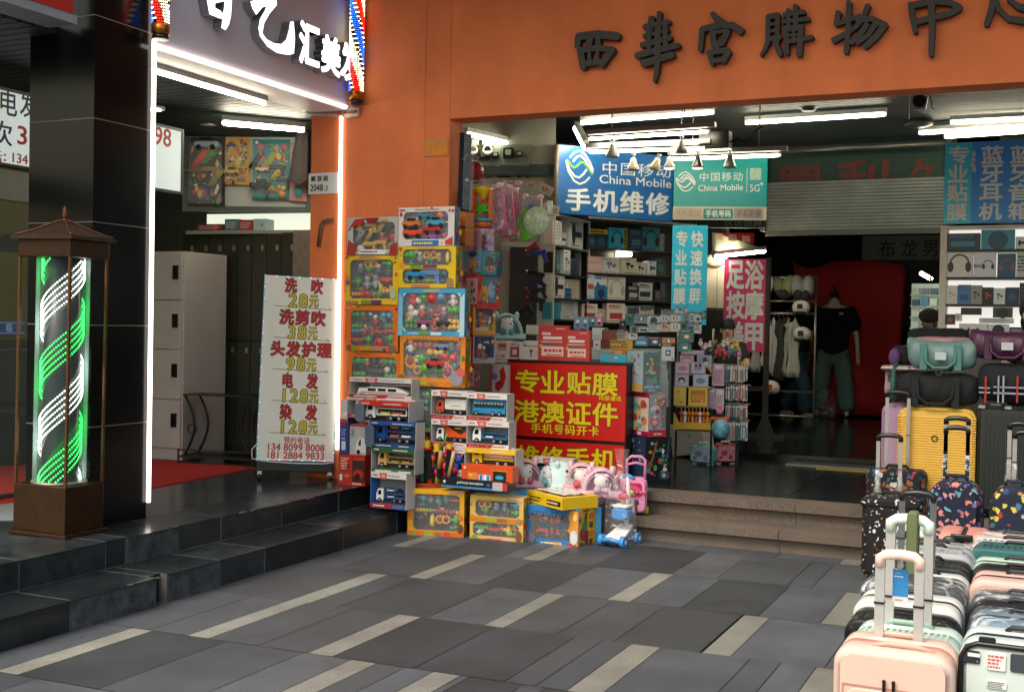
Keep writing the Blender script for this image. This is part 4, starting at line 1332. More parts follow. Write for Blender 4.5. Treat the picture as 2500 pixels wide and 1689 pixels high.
# ================================================================ cartons and toys
class CB(MB):
 """mesh builder that switches colour by hex"""
 def __init__(s):
  super().__init__()
  s.mats,s.ix=[],{}
 def c(s,col,rough=.4,**k):
  key=(col,rough,tuple(sorted(k.items())))
  if key not in s.ix:
   s.ix[key]=len(s.mats)
   kk=dict(var=.06)
   kk.update(k)
   s.mats.append(M(col,rough,**kk))
  s.m=s.ix[key]
  return s
 def done(s,name,parent=None,**k):
  return s.build(name,s.mats,parent,**k)
 def face(s,pts,y):
  return s.add([(x,y,z)for x,z in pts],[tuple(range(len(pts)))])
 def ell(s,cx,cz,rx,rz,y,n=14):
  return s.face([(cx+rx*math.cos(6.2832*i/n),cz+rz*math.sin(6.2832*i/n))for i in range(n)],y)
 def art(s,items,w,h,T=None,y0=0.):
  """printing on a face: rc rectangle, el ellipse, hp headphones, pl polygon, sc unreadable print, tx letters (0..1 measures)"""
  s.T=T
  for k,it in enumerate(items):
   y=y0-.0006*(k+1)
   kd,a=it[0],it[1:]
   if kd=='rc':
    s.c(a[4]).face([(a[0]*w,a[1]*h),(a[2]*w,a[1]*h),(a[2]*w,a[3]*h),(a[0]*w,a[3]*h)],y)
   elif kd=='el':
    s.c(a[4]).ell(a[0]*w,a[1]*h,a[2]*w,a[3]*w if a[3]>0 else-a[3]*h,y)
   elif kd=='pl':
    s.c(a[-1]).face([(p*w,q*h)for p,q in a[0]],y)
   elif kd=='hp':
    u,v,r,col=a
    s.c(col)
    R_=r*w
    n=10
    for i in range(n):
     t0,t1=math.pi*(-.08+1.16*i/n),math.pi*(-.08+1.16*(i+1)/n)
     s.face([(u*w+q*math.cos(t),v*h+q*1.1*math.sin(t))for q,t in((R_*.84,t0),(R_,t0),(R_,t1),(R_*.84,t1))],y)
    for sg in(-1,1):
     s.ell(u*w+sg*R_*.86,v*h-R_*.25,R_*.30,R_*.55,y-.0004)
   elif kd=='sc':
    s.c(a[5])
    u0,v0,u1,v1,rows=a[:5]
    rn=random.Random(int(u0*977+v1*613+k*31))
    hh=(v1-v0)*h/rows
    for i in range(rows):
     x,z=u0*w,v1*h-(i+.8)*hh
     L=u0*w+(u1-u0)*w*(.7+.3*rn.random())
     while x<L:
      q=min(hh*(.4+.7*rn.random()),L-x)
      s.face([(x,z),(x+q,z),(x+q,z+hh*.6),(x,z+hh*.6)],y)
      x+=q+hh*.22
   elif kd=='tx':
    st,u0,v0,u1,v1,col=a[:6]
    s.c(col)
    txt(s,st,u0*w,v0*h,u1*w,v1*h,y=y,bold=a[6]if len(a)>6 else.01,depth=.0003,fit=len(a)>7)
  s.T=None
  return s
def busy(seed,n,pal,box=(.05,.05,.95,.95),s=.05):
 rn=random.Random(seed)
 out=[]
 for i in range(n):
  u,v=box[0]+(box[2]-box[0])*rn.random(),box[1]+(box[3]-box[1])*rn.random()
  c=rn.choice(pal)
  q=s*(.4+rn.random())
  k=rn.random()
  if k<.55:
   out.append(('el',u,v,q,q*(.6+.8*rn.random()),c))
  elif k<.8:
   out.append(('pl',[(u-q,v),(u,v+q*1.2),(u+q,v+q*.2),(u+.2*q,v-q)],c))
  else:
   out.append(('sc',u,v,min(u+4*q,.98),min(v+1.4*q,.98),1,c))
 return out
def at_local(fr,x,z,off=0.,lift=0.):
 p=fr.o+fr.dx*x+fr.n*off
 return Vector((p.x,p.y,fr.o.z+z+lift))
def carton(label,fr,v,r,dep,col,art=(),name='carton',cat='box',group=None,off=0.,rough=.4,sides=None,bev=.0,zb=None,parent=None):
 x0,z0,x1,z1=fr.rect(v,*r)
 if zb is not None:
  z0=zb-fr.o.z
 w,h=x1-x0,z1-z0
 b=CB()
 b.c(col,rough).box(0,w,0,dep,0,h)
 b.art(art,w,h)
 o=b.done(name,loc=at_local(fr,x0,z0,off),rz=fr.th,bevel=bev)
 if label:
  tag(o,label,cat,group)
 return o
def side_T(dep):
 """print measured on the left end of a box (seen from the left front)"""
 return Matrix(((0,1,0,0),(-1,0,0,dep),(0,0,1,0),(0,0,0,1)))
def rside_T(w):
 """print measured on the right end of a box"""
 return Matrix(((0,-1,0,w),(1,0,0,0),(0,0,1,0),(0,0,0,1)))
PAL=['2f9a2c','c8241c','f0b818','1c7fb8','e85a1a','58b030','7a2a8c','e8e0d0','12706a','d23468']
WIN=M_clear('ffffff',.05,.06,'box_window')
def toy(kind,parent,c,s,col,col2='e8b416',depth=.5):
 """small loose toy seen through a box window; c is its middle, s its half height"""
 x,y,z=c
 b=CB()
 nm=kind
 if kind=='ball':
  b.c(col,.3).ball(c,s,n=10,k=6)
 elif kind=='balls':
  for i in range(3):
   b.c(col,.3).ball((x+(i-1)*s*1.3,y,z),s*.72,n=8,k=5)
  nm='ball_row'
 elif kind=='flower':
  b.c('7a3c12',.4).ball(c,s*.55,1,.5,1,n=10,k=6)
  b.c(col,.4)
  for i in range(9):
   t=6.2832*i/9
   b.ball((x+s*.78*math.cos(t),y,z+s*.78*math.sin(t)),s*.3,1,.5,1,n=6,k=4)
 elif kind=='figurine':
  b.c(col,.35).ball((x,y,z-s*.3),s*.55,.75,.6,1.1,n=8,k=5)
  b.c(col2,.35).ball((x,y,z+s*.45),s*.42,n=8,k=5)
  b.c('222222',.4)
  for sg in(-1,1):
   b.box(x+sg*s*.24-s*.1,x+sg*s*.24+s*.1,y-s*.15,y+s*.15,z-s*1.05,z-s*.75)
  b.c(col,.35)
  for sg in(-1,1):
   b.tube([(x+sg*s*.32,y,z-s*.05),(x+sg*s*.6,y-s*.1,z-s*.4)],s*.12,5)
 elif kind=='pod':
  b.c(col,.3).ball((x+s*.25,y,z+s*.2),s*.62,n=8,k=5)
  b.ball((x-s*.5,y,z+s*.25),s*.3,1.4,1,.9,n=8,k=4)
  b.tube([(x+s*.2,y,z-s*.3),(x+s*.1,y,z-s*.9)],s*.14,5)
  b.ball((x+s*.05,y,z-s*.9),s*.4,1.4,.6,.35,n=8,k=4)
 elif kind=='toy_car':
  b.c(col,.25).rrect(x-s*1.3,x+s*1.3,z-s*.4,z+s*.25,s*.25,y-s*.5,y+s*.5,.1*s,3)
  b.c('1c2530',.2).rrect(x-s*.6,x+s*.6,z+s*.2,z+s*.65,s*.2,y-s*.4,y+s*.4,.1*s,3)
  b.c('151515',.5)
  for sg in(-1,1):
   b.cyl((x+sg*s*.75,y-s*.55,z-s*.42),(x+sg*s*.75,y+s*.55,z-s*.42),s*.3,n=8)
 elif kind=='toy_gun':
  b.c(col,.3).rrect(x-s*1.2,x+s*1.0,z,z+s*.6,s*.2,y-s*.25,y+s*.25,.05*s,3)
  b.prism([(x+s*.3,z),(x+s*.8,z),(x+s*1.0,z-s*1.0),(x+s*.5,z-s*1.0)],y-s*.18,y+s*.18)
  b.c(col2,.3).cyl((x-s*1.5,y,z+s*.3),(x-s*1.2,y,z+s*.3),s*.16,n=8)
 elif kind=='corn':
  b.c('f0c81c',.4).ball(c,s,.42,.42,1.0,n=8,k=6)
  b.c('3a8a24',.5)
  for sg in(-1,1):
   b.ball((x+sg*s*.3,y,z-s*.45),s*.6,.3,.3,1.,n=6,k=4)
  nm='toy_corn'
 elif kind=='rods':
  b.c(col,.3)
  for i in range(3):
   b.tube([(x-s+i*s*.3,y,z-s),(x+s*.4+i*s*.3,y,z+s)],s*.14,5)
  nm='toy_rods'
 elif kind=='target':
  for i,cc in enumerate(('d8c020','b82020','1c3c9c','14181c')):
   b.c(cc,.4).cyl((x,y-.002*(3-i),z),(x,y+.002,z),s*(.3+.23*i),n=18)
  nm='toy_target'
 return b.done(nm,parent)
def toybox(label,fr,v,r,dep,col,wins,fill,side=None,tray='5b5960',band=None,art=(),group=None,off=0.,name='toy_set_box',cat='toy box',rz=None,edge=None,topcol=None,seed=1,yaw=0.):
 """carton with cut-out windows; fill: one list of toys per window - (kind, u, v, size, colour[, colour2])"""
 x0,z0,x1,z1=fr.rect(v,*r)
 w,h=x1-x0,z1-z0
 t=thing(name,label,cat,at_local(fr,x0,z0,off),fr.th+yaw,group)
 b=CB()
 th=.004
 b.c(side or col).box(0,th,.004,dep,0,h)
 b.box(w-th,w,.004,dep,0,h)
 b.c(topcol or side or col).box(th,w-th,.004,dep,h-th,h)
 b.box(th,w-th,.004,dep,0,th)
 b.c(tray,.35,var=.55,sc=45).box(th,w-th,dep*.62,dep,th,h-th)
 b.c(col)
 ws=sorted(wins,key=lambda q:q[1])
 z=0
 for u0,v0,u1,v1 in ws:
  b.box(0,w,0,.004,z,v0*h)
  b.box(0,u0*w,0,.004,v0*h,v1*h)
  b.box(u1*w,w,0,.004,v0*h,v1*h)
  z=v1*h
 b.box(0,w,0,.004,z,h)
 edge_p=[q for q in busy(int(x0*900+z0*500),46,['2f7a2c','b8301c','e8c848','6a3a7c','d8d0c0','3c6c9c','7a4a24'],(.02,.02,.98,.98),.022)if not any(u0-.03<q[1]<u1+.03 and v0-.04<q[2]<v1+.04 for u0,v0,u1,v1 in wins if q[0]=='el')and q[0]=='el']
 b.art(edge_p+list(art),w,h)
 b.art(busy(3,14,['2f7a2c','b8301c','e8c848','6a3a7c'],s=.2),dep,h,side_T(dep))
 b.art(busy(5,14,['2f7a2c','b8301c','e8c848','6a3a7c'],s=.2),dep,h,rside_T(w))
 b.done('carton',t)
 for(u0,v0,u1,v1),toys in zip(wins,fill):
  q=MB()
  q.box(u0*w,u1*w,.0045,.0055,v0*h,v1*h)
  q.build('window',WIN,t)
  cc=CB()
  cc.c(edge or col)
  e=.06*(u1-u0)*w
  for a,c_,sx,sz in((u0,v0,1,1),(u1,v0,-1,1),(u1,v1,-1,-1),(u0,v1,1,-1)):
   cc.prism([(a*w,c_*h),(a*w+sx*e,c_*h),(a*w,c_*h+sz*e)],-.0002,.0042)
  cc.done('window_corner',t)
  for it in toys:
   k,u,vv,s,c1=it[:5]
   toy(k,t,((u0+u*(u1-u0))*w,dep*.30,(v0+vv*(v1-v0))*h),1.22*s*(u1-u0)*w,c1,*(it[5:6]))
  rn=random.Random(int(x0*700+v0*90))
  for i in range(int(20*(u1-u0)*(v1-v0)/.6)):
   toy(rn.choice(['ball','figurine','pod','toy_car','ball']),t,((u0+(.06+.88*rn.random())*(u1-u0))*w,dep*.47,(v0+(.08+.84*rn.random())*(v1-v0))*h),(.035+.03*rn.random())*(u1-u0)*w,rn.choice(PAL),rn.choice(PAL))
 return t
def mix(seed,nx,ny,kinds,pal=PAL,s=.07):
 rn=random.Random(seed)
 out=[]
 for i in range(nx):
  for j in range(ny):
   out.append((rn.choice(kinds),(i+.5+.3*(rn.random()-.5))/nx,(j+.5+.25*(rn.random()-.5))/ny,s*(.8+.45*rn.random()),rn.choice(pal),rn.choice(pal)))
 return out
P1=Fr((-4.5,7.52,0))
P2=Fr((-4.5,7.40,0))
GT='window boxes of toys stacked against the pillar'
VEG=['ball','pod','balls','flower','figurine','corn']
toybox('white and red toy box with silver robot parts, topmost of the left stack',P1,'E',(165,105,597,432),.10,'b9b2ae',[(.12,.16,.94,.86)],[mix(3,4,3,['figurine','toy_gun','rods'],['c8c4c4','c02420','8a8a90','e0dcd8','c89a20','3a3a40'],.11)],side='c7c3c0',tray='26242a',art=[('pl',[(.0,.62),(.16,.95),(.38,.97),(.28,.80),(.10,.75)],'b81c18'),('pl',[(.42,.84),(.58,.84),(.64,.98),(.36,.98)],'8c1a1c'),('rc',.66,.88,.82,.93,'c89a28'),('pl',[(.24,.04),(.76,.02),(.80,.14),(.28,.16)],'e4e0de'),('sc',.28,.06,.74,.13,1,'8a1c1c'),('pl',[(.0,.0),(.16,.0),(.22,.2),(.04,.42)],'a83424'),('pl',[(.84,.0),(1,.0),(1,.34),(.88,.28)],'a82a20')],group=GT)
toybox('white framed box of toy cars and orange trailers, tallest of the tower',P1,'E',(603,20,1078,352),.09,'d9d2cc',[(.09,.18,.89,.88)],[[('toy_car',.16,.60,.13,'d8782a','f0c020'),('toy_car',.20,.26,.14,'e8502c'),('toy_car',.72,.62,.13,'4aa0c8'),('toy_car',.64,.38,.13,'c03440'),('rods',.33,.90,.09,'e8e4dc'),('ball',.80,.87,.065,'e87840'),('toy_car',.66,.10,.10,'8a58a8'),('toy_car',.92,.62,.06,'e0b040'),('ball',.94,.86,.05,'584a90'),('toy_car',.46,.88,.10,'2a88a8'),('ball',.9,.12,.05,'c83434')]],side='2f6fa8',tray='8494a8',art=[('rc',.25,.01,.73,.15,'2870b0'),('sc',.28,.03,.70,.12,1,'e8d848'),('rc',.02,.91,.12,.95,'b02828'),('sc',.30,.92,.75,.96,1,'d05828'),('el',.92,.90,.025,.025,'d07030'),('pl',[(.86,.03),(.98,.03),(.98,.24),(.84,.12)],'c83838')],group=GT,edge='d9d2cc')
YEL,ORG='e0b814','d66a14'
toybox('yellow toy box with many small figures, second of the left stack',P1,'E',(150,425,600,850),.11,YEL,[(.09,.12,.90,.90)],[[('flower',.36,.90,.07,'f0a818'),('flower',.50,.90,.07,'f0a818'),('pod',.84,.86,.11,'38a030'),('figurine',.20,.78,.10,'5a6a88','b0a8a0'),('figurine',.62,.76,.10,'48608c','c8bcae'),('pod',.38,.74,.08,'3c9c34'),('pod',.12,.40,.11,'2f9a2c'),('figurine',.36,.42,.13,'8a98a0','9aa4a0'),('figurine',.56,.44,.13,'98a4a8','8c9490'),('toy_car',.84,.50,.11,'d8402a'),('corn',.68,.36,.10,'e8c020'),('balls',.84,.20,.06,'e8b020'),('balls',.10,.12,.05,'e89830'),('ball',.38,.10,.07,'b8281c'),('pod',.62,.10,.10,'4c9c34'),('ball',.76,.26,.04,'e86428'),('ball',.92,.28,.04,'f0b020'),('balls',.24,.12,.05,'d85c24')]],side='c89c14',art=[('pl',[(.25,.93),(.62,.93),(.66,.97),(.22,.97)],'d8a078'),('sc',.28,.935,.6,.965,1,'503018'),('rc',.02,.01,.26,.07,'a87844'),('rc',.32,.01,.48,.09,'6a8a2c'),('rc',.50,.01,.70,.09,'57306a'),('el',.05,.55,.05,.05,'e08a20'),('el',.06,.44,.04,.04,'8a4a68'),('el',.93,.88,.035,.035,'e8a030'),('el',.92,.22,.06,.09,'a8b890'),('rc',.02,.92,.06,.97,'a02a28')],group=GT)
toybox('yellow toy box with two long windows, second of the right stack',P1,'E',(600,355,1090,708),.09,YEL,[(.08,.55,.92,.93),(.08,.10,.88,.46)],[[('pod',.12,.55,.12,'48a838'),('figurine',.33,.55,.10,'888c94','c0bcb4'),('flower',.46,.66,.06,'f0a818'),('flower',.61,.66,.06,'f0a818'),('pod',.54,.3,.06,'4c9c3c'),('figurine',.72,.5,.08,'a08c70','c8b090'),('corn',.90,.5,.09,'c82c2c')],[('toy_car',.28,.66,.13,'2a8cc0'),('toy_gun',.62,.6,.14,'2f78b8'),('ball',.88,.6,.06,'28506c'),('balls',.42,.2,.045,'6a9a44'),('balls',.58,.2,.045,'6a9a44'),('figurine',.08,.4,.08,'98a0a0','8a7a68'),('pod',.18,.15,.08,'58a030'),('toy_car',.88,.22,.06,'2c4c9c')]],side='c89c14',art=[('pl',[(.34,.95),(.62,.95),(.66,1.),(.30,1.)],'d8a078'),('rc',.22,.48,.42,.55,'6a9a2c'),('rc',.44,.48,.68,.55,'7a306a'),('el',.07,.56,.05,.05,'e89020'),('rc',.24,.01,.56,.08,'c07848'),('pl',[(.86,.0),(.98,.02),(.96,.22),(.86,.24)],'9a7a58'),('rc',.02,.93,.07,.98,'b03830')],group=GT)
toybox('orange toy box with green and red ball rows, third of the left stack',P1,'E',(152,858,600,1248),.11,ORG,[(.10,.12,.90,.89)],[[('balls',.12,.90,.08,'3a9a34'),('figurine',.26,.84,.08,'b83028','e0d0c0'),('figurine',.42,.84,.09,'4a4a58','e0dcd8'),('figurine',.54,.74,.11,'c03028','d8d0cc'),('figurine',.68,.84,.08,'8a8a94','484850'),('balls',.88,.88,.09,'4a9cc0'),('balls',.10,.56,.06,'3a9a34'),('balls',.90,.56,.06,'3a9a34'),('balls',.10,.42,.06,'4a88b8'),('balls',.90,.42,.06,'d04058'),('ball',.28,.40,.07,'a8502c'),('figurine',.47,.40,.10,'b83028','c04838'),('toy_car',.65,.42,.08,'d03c2c'),('toy_car',.12,.18,.10,'c03424'),('pod',.36,.16,.10,'389a30'),('ball',.64,.10,.08,'c02820'),('pod',.88,.2,.10,'48a034')]],side='a85a1c',art=[('rc',.30,.03,.50,.09,'88a030'),('rc',.52,.03,.72,.09,'8a8a8a'),('el',.90,.06,.07,.07,'77604c'),('el',.08,.07,.05,.05,'8a4a28'),('el',.17,.05,.04,.04,'5a9a30'),('rc',.02,.93,.12,.96,'d8a080'),('el',.97,.93,.02,.02,'3a3a80')],group=GT)
toybox('sky blue framed toy box with a waved window, third of the right stack',P1,'E',(604,712,1168,1118),.08,'3f9cc4',[(.07,.10,.93,.90)],[[('figurine',.15,.82,.10,'c02c28','c83a30'),('pod',.32,.84,.08,'4a9c3c'),('ball',.49,.86,.07,'c83030'),('ball',.65,.88,.07,'6c88a8'),('figurine',.86,.82,.10,'d0c8c4','d8d0cc'),('figurine',.12,.50,.11,'c0b4ac','d8ccc4'),('figurine',.32,.52,.10,'c03430','c8b0a0'),('figurine',.47,.46,.08,'4c4048','8a7a78'),('figurine',.70,.52,.07,'907888','c8b8c0'),('pod',.87,.5,.11,'5a9c44'),('balls',.13,.26,.05,'3c8a3c'),('balls',.13,.12,.05,'3c8a3c'),('balls',.88,.26,.05,'e0b028'),('balls',.88,.12,.05,'e0b028'),('flower',.54,.18,.08,'d83c30'),('toy_car',.36,.24,.08,'9a4878'),('toy_car',.70,.24,.08,'3c3c44'),('ball',.36,.1,.05,'e0d8c8')]],side='5c8ca8',tray='77737c',art=[('rc',.38,.93,.62,.97,'d8a040'),('el',.05,.38,.035,.06,'57407c'),('el',.95,.38,.04,.05,'2c5070'),('el',.04,.08,.05,.06,'5a9c38'),('sc',.16,.03,.44,.07,1,'c8dce0'),('rc',.32,.02,.47,.09,'6a9a3c'),('rc',.50,.02,.66,.08,'c8d8e0'),('pl',[(.0,.0),(.07,.0),(.07,.8),(.0,.9)],'74b4d0'),('pl',[(.93,.0),(1,.0),(1,.9),(.93,.8)],'a8ccd8')],edge='b8d4dc',group=GT)
toybox('orange toy box with a patterned edge, lowest of the left stack',P1,'E',(170,1258,612,1570),.11,ORG,[(.08,.2,.94,.87)],[[('balls',.1,.85,.08,'3a9a34'),('figurine',.30,.80,.08,'d85a34','e0c8b0'),('ball',.46,.84,.05,'38384c'),('figurine',.64,.80,.08,'3a3a48','d0a060'),('balls',.84,.84,.08,'3c9a3c'),('balls',.12,.30,.06,'4aa83c'),('balls',.84,.24,.06,'4aa83c'),('ball',.34,.12,.05,'c83c2c'),('toy_car',.5,.46,.10,'4a5a58')]],side='a85a1c',tray='1e1e22',art=[('sc',.15,.93,.55,.97,1,'7a3c18')]+[('el',(i+.5)/12,.93,.018,.018,'b45414')for i in range(0)],group=GT)
toybox('orange honeycomb toy box with a pale tray of flowers, fourth of the right stack',P1,'E',(612,1120,1170,1548),.09,'d8821c',[(.06,.17,.93,.92)],[[('figurine',.10,.84,.11,'d8d0cc','c08a68'),('figurine',.10,.72,.08,'2c5a9c','2c5a9c'),('balls',.28,.86,.06,'b85850'),('flower',.48,.86,.09,'c8483c'),('toy_car',.66,.86,.08,'7a8cb0'),('figurine',.82,.84,.07,'706c80','8c8490'),('figurine',.94,.82,.07,'8a4048','8c8490'),('ball',.44,.68,.045,'e0b050'),('ball',.56,.68,.045,'e8c850'),('ball',.64,.68,.04,'c8bc80'),('flower',.09,.42,.09,'e89020'),('pod',.28,.46,.10,'58a83c'),('ball',.70,.56,.05,'d83c34'),('ball',.84,.54,.05,'e05048'),('toy_car',.54,.40,.10,'c83838'),('flower',.22,.20,.06,'e8a020'),('pod',.34,.2,.11,'60a83c'),('flower',.76,.16,.10,'e06878'),('pod',.60,.14,.09,'4c7a3c'),('flower',.80,.40,.05,'c89060')]],side='b06a18',tray='7b7a7e',art=[('el',(i%20+.5)/20,(.945 if i<20 else.05)+.022*(i%2),.012,.012,'b4641c')for i in range(40)]+[('rc',.35,.04,.46,.10,'98a83a'),('rc',.50,.04,.60,.09,'9a7a58'),('el',.06,.14,.06,.06,'7a5a2c'),('el',.90,.18,.10,.10,'8c8c94'),('el',.96,.30,.06,.06,'c85a58'),('el',.95,.95,.02,.02,'3c3c9c')],group=GT)
toybox('dark green toy box half hidden below the honeycomb box',P1,'G',(680,216,845,585),.09,'2c5a4c',[(.06,.22,.94,.96)],[[('flower',.3,.86,.14,'3c88b8'),('pod',.7,.80,.22,'48a03c'),('ball',.28,.68,.12,'5aa848'),('toy_car',.3,.42,.16,'3c70a8'),('ball',.66,.40,.10,'4c9c48'),('figurine',.5,.2,.2,'5a5a4c','8a7a68'),('ball',.7,.62,.1,'48988c')]],art=[('rc',.05,.02,.95,.10,'7a9a48'),('rc',.2,.11,.7,.18,'b8c06a')],side='28483c',tray='343c44',group=GT)
def vehicle(parent,x0,x1,z0,y,dep,kind,c1,c2,c3='e8e8e4'):
 """toy lorry / coach / train facing left: chassis part with cab, load and wheels under it"""
 L=x1-x0
 hgt=L*.46
 r=L*.065
 b=CB()
 if kind=='train':
  b.c(c1,.25).prism([(x0,z0+.01),(x0+L*.1,z0+L*.085),(x0+L*.25,z0+L*.125),(x1-L*.25,z0+L*.125),(x1-L*.08,z0+L*.07),(x1,z0+.01),(x1-L*.05,z0),(x0+L*.05,z0)],y-.03,y+.03)
  o=b.done('toy_train',parent)
  q=CB()
  q.c('14161c',.2)
  for k in range(3):
   q.prism([(x0+L*(.2+.2*k),z0+L*.05),(x0+L*(.36+.2*k),z0+L*.05),(x0+L*(.36+.2*k),z0+L*.095),(x0+L*(.2+.2*k),z0+L*.095)],y-.032,y-.0295)
  q.done('windows',o)
  q=CB()
  q.c('b02020',.3).box(x0+L*.06,x1-L*.06,y-.0325,y-.0302,z0+L*.02,z0+L*.032)
  q.done('stripe',o)
  return o
 b.c('1c1c20',.4).box(x0+L*.02,x1,y-.025,y+.025,z0+r,z0+r*1.9)
 nm={'coach':'toy_coach'}.get(kind,'toy_lorry')
 o=b.done(nm,parent)
 if kind=='coach':
  q=CB()
  q.c(c1,.3).rrect(x0,x1,z0+r*.9,z0+hgt*.95,.008,y-.03,y+.03,.003,3)
  q.done('coach_body',o)
  q=CB()
  q.c('1c2c38',.15).box(x0+L*.04,x1-L*.04,y-.032,y-.0302,z0+hgt*.48,z0+hgt*.76)
  q.c('d8dcd8',.4)
  for k in range(9):
   q.box(x0+L*(.06+.1*k),x0+L*(.12+.1*k),y-.0332,y-.0322,z0+hgt*.70,z0+hgt*.76)
  q.done('windows',o)
 else:
  q=CB()
  q.c(c1,.25).prism([(x0,z0+r*.9),(x0+L*.24,z0+r*.9),(x0+L*.24,z0+hgt*.86),(x0+L*.06,z0+hgt*.86),(x0,z0+hgt*.5)],y-.03,y+.03)
  ob=q.done('cab',o)
  q=CB()
  q.c('14181c',.15).prism([(x0+L*.05,z0+hgt*.48),(x0+L*.17,z0+hgt*.48),(x0+L*.17,z0+hgt*.76),(x0+L*.08,z0+hgt*.76)],y-.0315,y-.0301)
  q.done('window',o)
  q=CB()
  if kind=='box':
   q.c(c2,.35).rrect(x0+L*.28,x1,z0+r*2,z0+hgt,.008,y-.032,y+.032,.003,3)
   q.c(c3,.4).box(x0+L*.5,x0+L*.8,y-.0335,y-.0322,z0+hgt*.5,z0+hgt*.62)
  elif kind=='tank':
   q.c('c8c4bc',.2).cyl((x0+L*.30,y,z0+hgt*.60),(x1,y,z0+hgt*.60),hgt*.30,n=14)
   q.c(c2,.3).box(x0+L*.28,x1,y-.03,y+.03,z0+r*1.9,z0+hgt*.34)
  elif kind=='carrier':
   q.c(c2,.35).frame(x0+L*.27,x1,z0+r*1.8,z0+hgt,(.008,.008,.01,.008),y-.03,y-.022)
   q.box(x0+L*.27,x1,y-.03,y+.03,z0+hgt*.55,z0+hgt*.60)
  elif kind=='tow':
   q.c(c2,.35).prism([(x0+L*.30,z0+r*2),(x1,z0+r*2),(x1,z0+hgt*.75),(x0+L*.80,z0+hgt*.45),(x0+L*.34,z0+hgt*1.0),(x0+L*.30,z0+hgt*.9)],y-.026,y+.026)
  q.done('cargo',o)
  if kind in('carrier','tow'):
   for k,cc in enumerate(c3 if isinstance(c3,(list,tuple))else[c3]):
    xx=x0+L*(.46+.30*(k%2))if kind=='carrier' else x0+L*.70
    zz=z0+hgt*(.36 if k<2 else.78)if kind=='carrier' else z0+hgt*.88
    toy('toy_car',o,(xx,y-.012,zz),L*.085,cc)
 for k in(.12,.62,.82):
  q=CB()
  q.c('101010',.5).cyl((x0+L*k,y-.034,z0+r),(x0+L*k,y+.034,z0+r),r,n=12)
  q.c('b8b8b4',.3,metal=.6).cyl((x0+L*k,y-.0355,z0+r),(x0+L*k,y-.034,z0+r),r*.5,n=10)
  q.done('wheel',o)
 return o
GV='open fronted boxes of toy vehicles'
def vbox(label,fr,v,r,dep,head,foot,kind,c1,c2,c3='e8e8e4',off=0.,sidec='b9b6b4',flap=None,inner='8f9094',hf=.2,ff=.16,yaw=0.,lsidec=None,name='toy_vehicle_box',roofp=None):
 x0,z0,x1,z1=fr.rect(v,*r)
 w,h=x1-x0,z1-z0
 t=thing(name,label,'toy box',at_local(fr,x0,z0,off),fr.th+yaw,GV)
 b=CB()
 b.c(lsidec or sidec).box(0,.004,0,dep,0,h)
 b.c(sidec).box(w-.004,w,0,dep,0,h)
 b.c(inner).box(.004,w-.004,dep-.005,dep,0,h)
 b.c(head).box(.004,w-.004,0,dep,h-.004,h)
 b.c(foot).box(.004,w-.004,0,dep,0,.004)
 b.c(head).box(.004,w-.004,0,.004,h*(1-hf),h-.004)
 b.c(foot).box(.004,w-.004,0,.004,.004,h*ff)
 wh=head in('c9c4c0','d2ccc8')
 b.art([('sc',.06,1-hf*.75,.22,1-hf*.3,1,'b03030' if wh else 'd8d4d0'),('sc',.50,1-hf*.7,.92,1-hf*.35,1,'8a8684' if wh else 'd8d4d0'),('sc',.10,ff*.3,.52,ff*.75,1,'e0dcd8' if foot!='d2ccc8' else '902424'),('sc',.64,ff*.3,.94,ff*.75,1,'c05050' if wh else 'e0dcd8')]+([('pl',[(.28,1-hf*1.15),(.44,1-hf*1.15),(.47,1-hf*.1),(.25,1-hf*.1)],'c8504c'),('el',.36,1-hf*.6,.06,.03,'b8a8a4')]if wh else[]),w,h)
 if wh:
  b.art([('pl',[(.0,.01),(.58,.01),(.64,ff*.95),(.0,ff*.95)],'a82424'),('sc',.08,ff*.3,.5,ff*.7,1,'e8dcd8')],w,h)
 b.done('carton',t)
 vehicle(t,w*.10,w*.92,h*ff+.003,dep*.5,dep,kind,c1,c2,c3)
 if flap:
  q=CB()
  q.c(flap,.35).rrect(-.012,w*.16,h*.0,h*.86,.03,-.03,-.026,0,5)
  q.done('flap',t,rz=0)
 if roofp:
  q=CB()
  q.c(roofp,.4).prism([(.0,h*.84),(w,h*.84),(w*1.04,h),(w*.04,h)],-.05,-.046)
  q.done('canopy',t)
 return t
P3=Fr((-4.5,7.30,0))
P4=Fr((-4.6,7.22,0))
vbox('white box with a toy bullet train, topmost of the vehicle boxes',P2,'G',(178,143,684,312),.12,'c9c4c0','c9c4c0','train','e4e2de','c02020',hf=.22,ff=.19,inner='6c6e72')
vbox('white box with a red striped white lorry under the bullet train box',P2,'G',(150,312,712,478),.13,'c9c4c0','c9c4c0','carrier','e4e2de','c8c8c8',['e8b020','3c70b8'],hf=.12,ff=.2)
vbox('box with a red roof flap and a white car carrier toy',P3,'G',(250,332,662,505),.12,'b82418','d2ccc8','carrier','e0e0dc','d8d8d4',['e0c020','d8683c','e09030','3898c8'],hf=.24,ff=.04,flap='5a6478',sidec='b5b2b0')
vbox('blue box with a blue car carrier toy lorry and a round side flap',P3,'G',(345,498,732,708),.13,'1c4484','1c4484','carrier','1e4c9c','274f8c',['e05828','e4e4e0','e08030','48a0c8'],hf=.15,ff=.13,flap='4c5a70',off=.02)
vbox('dark green and white box with a tan animal transporter toy',P3,'G',(372,706,728,918),.13,'245030','3c5c34','carrier','c89c5c','b08a58',['7a8a3c','b08040'],hf=.2,ff=.17,sidec='a9acac',off=.03)
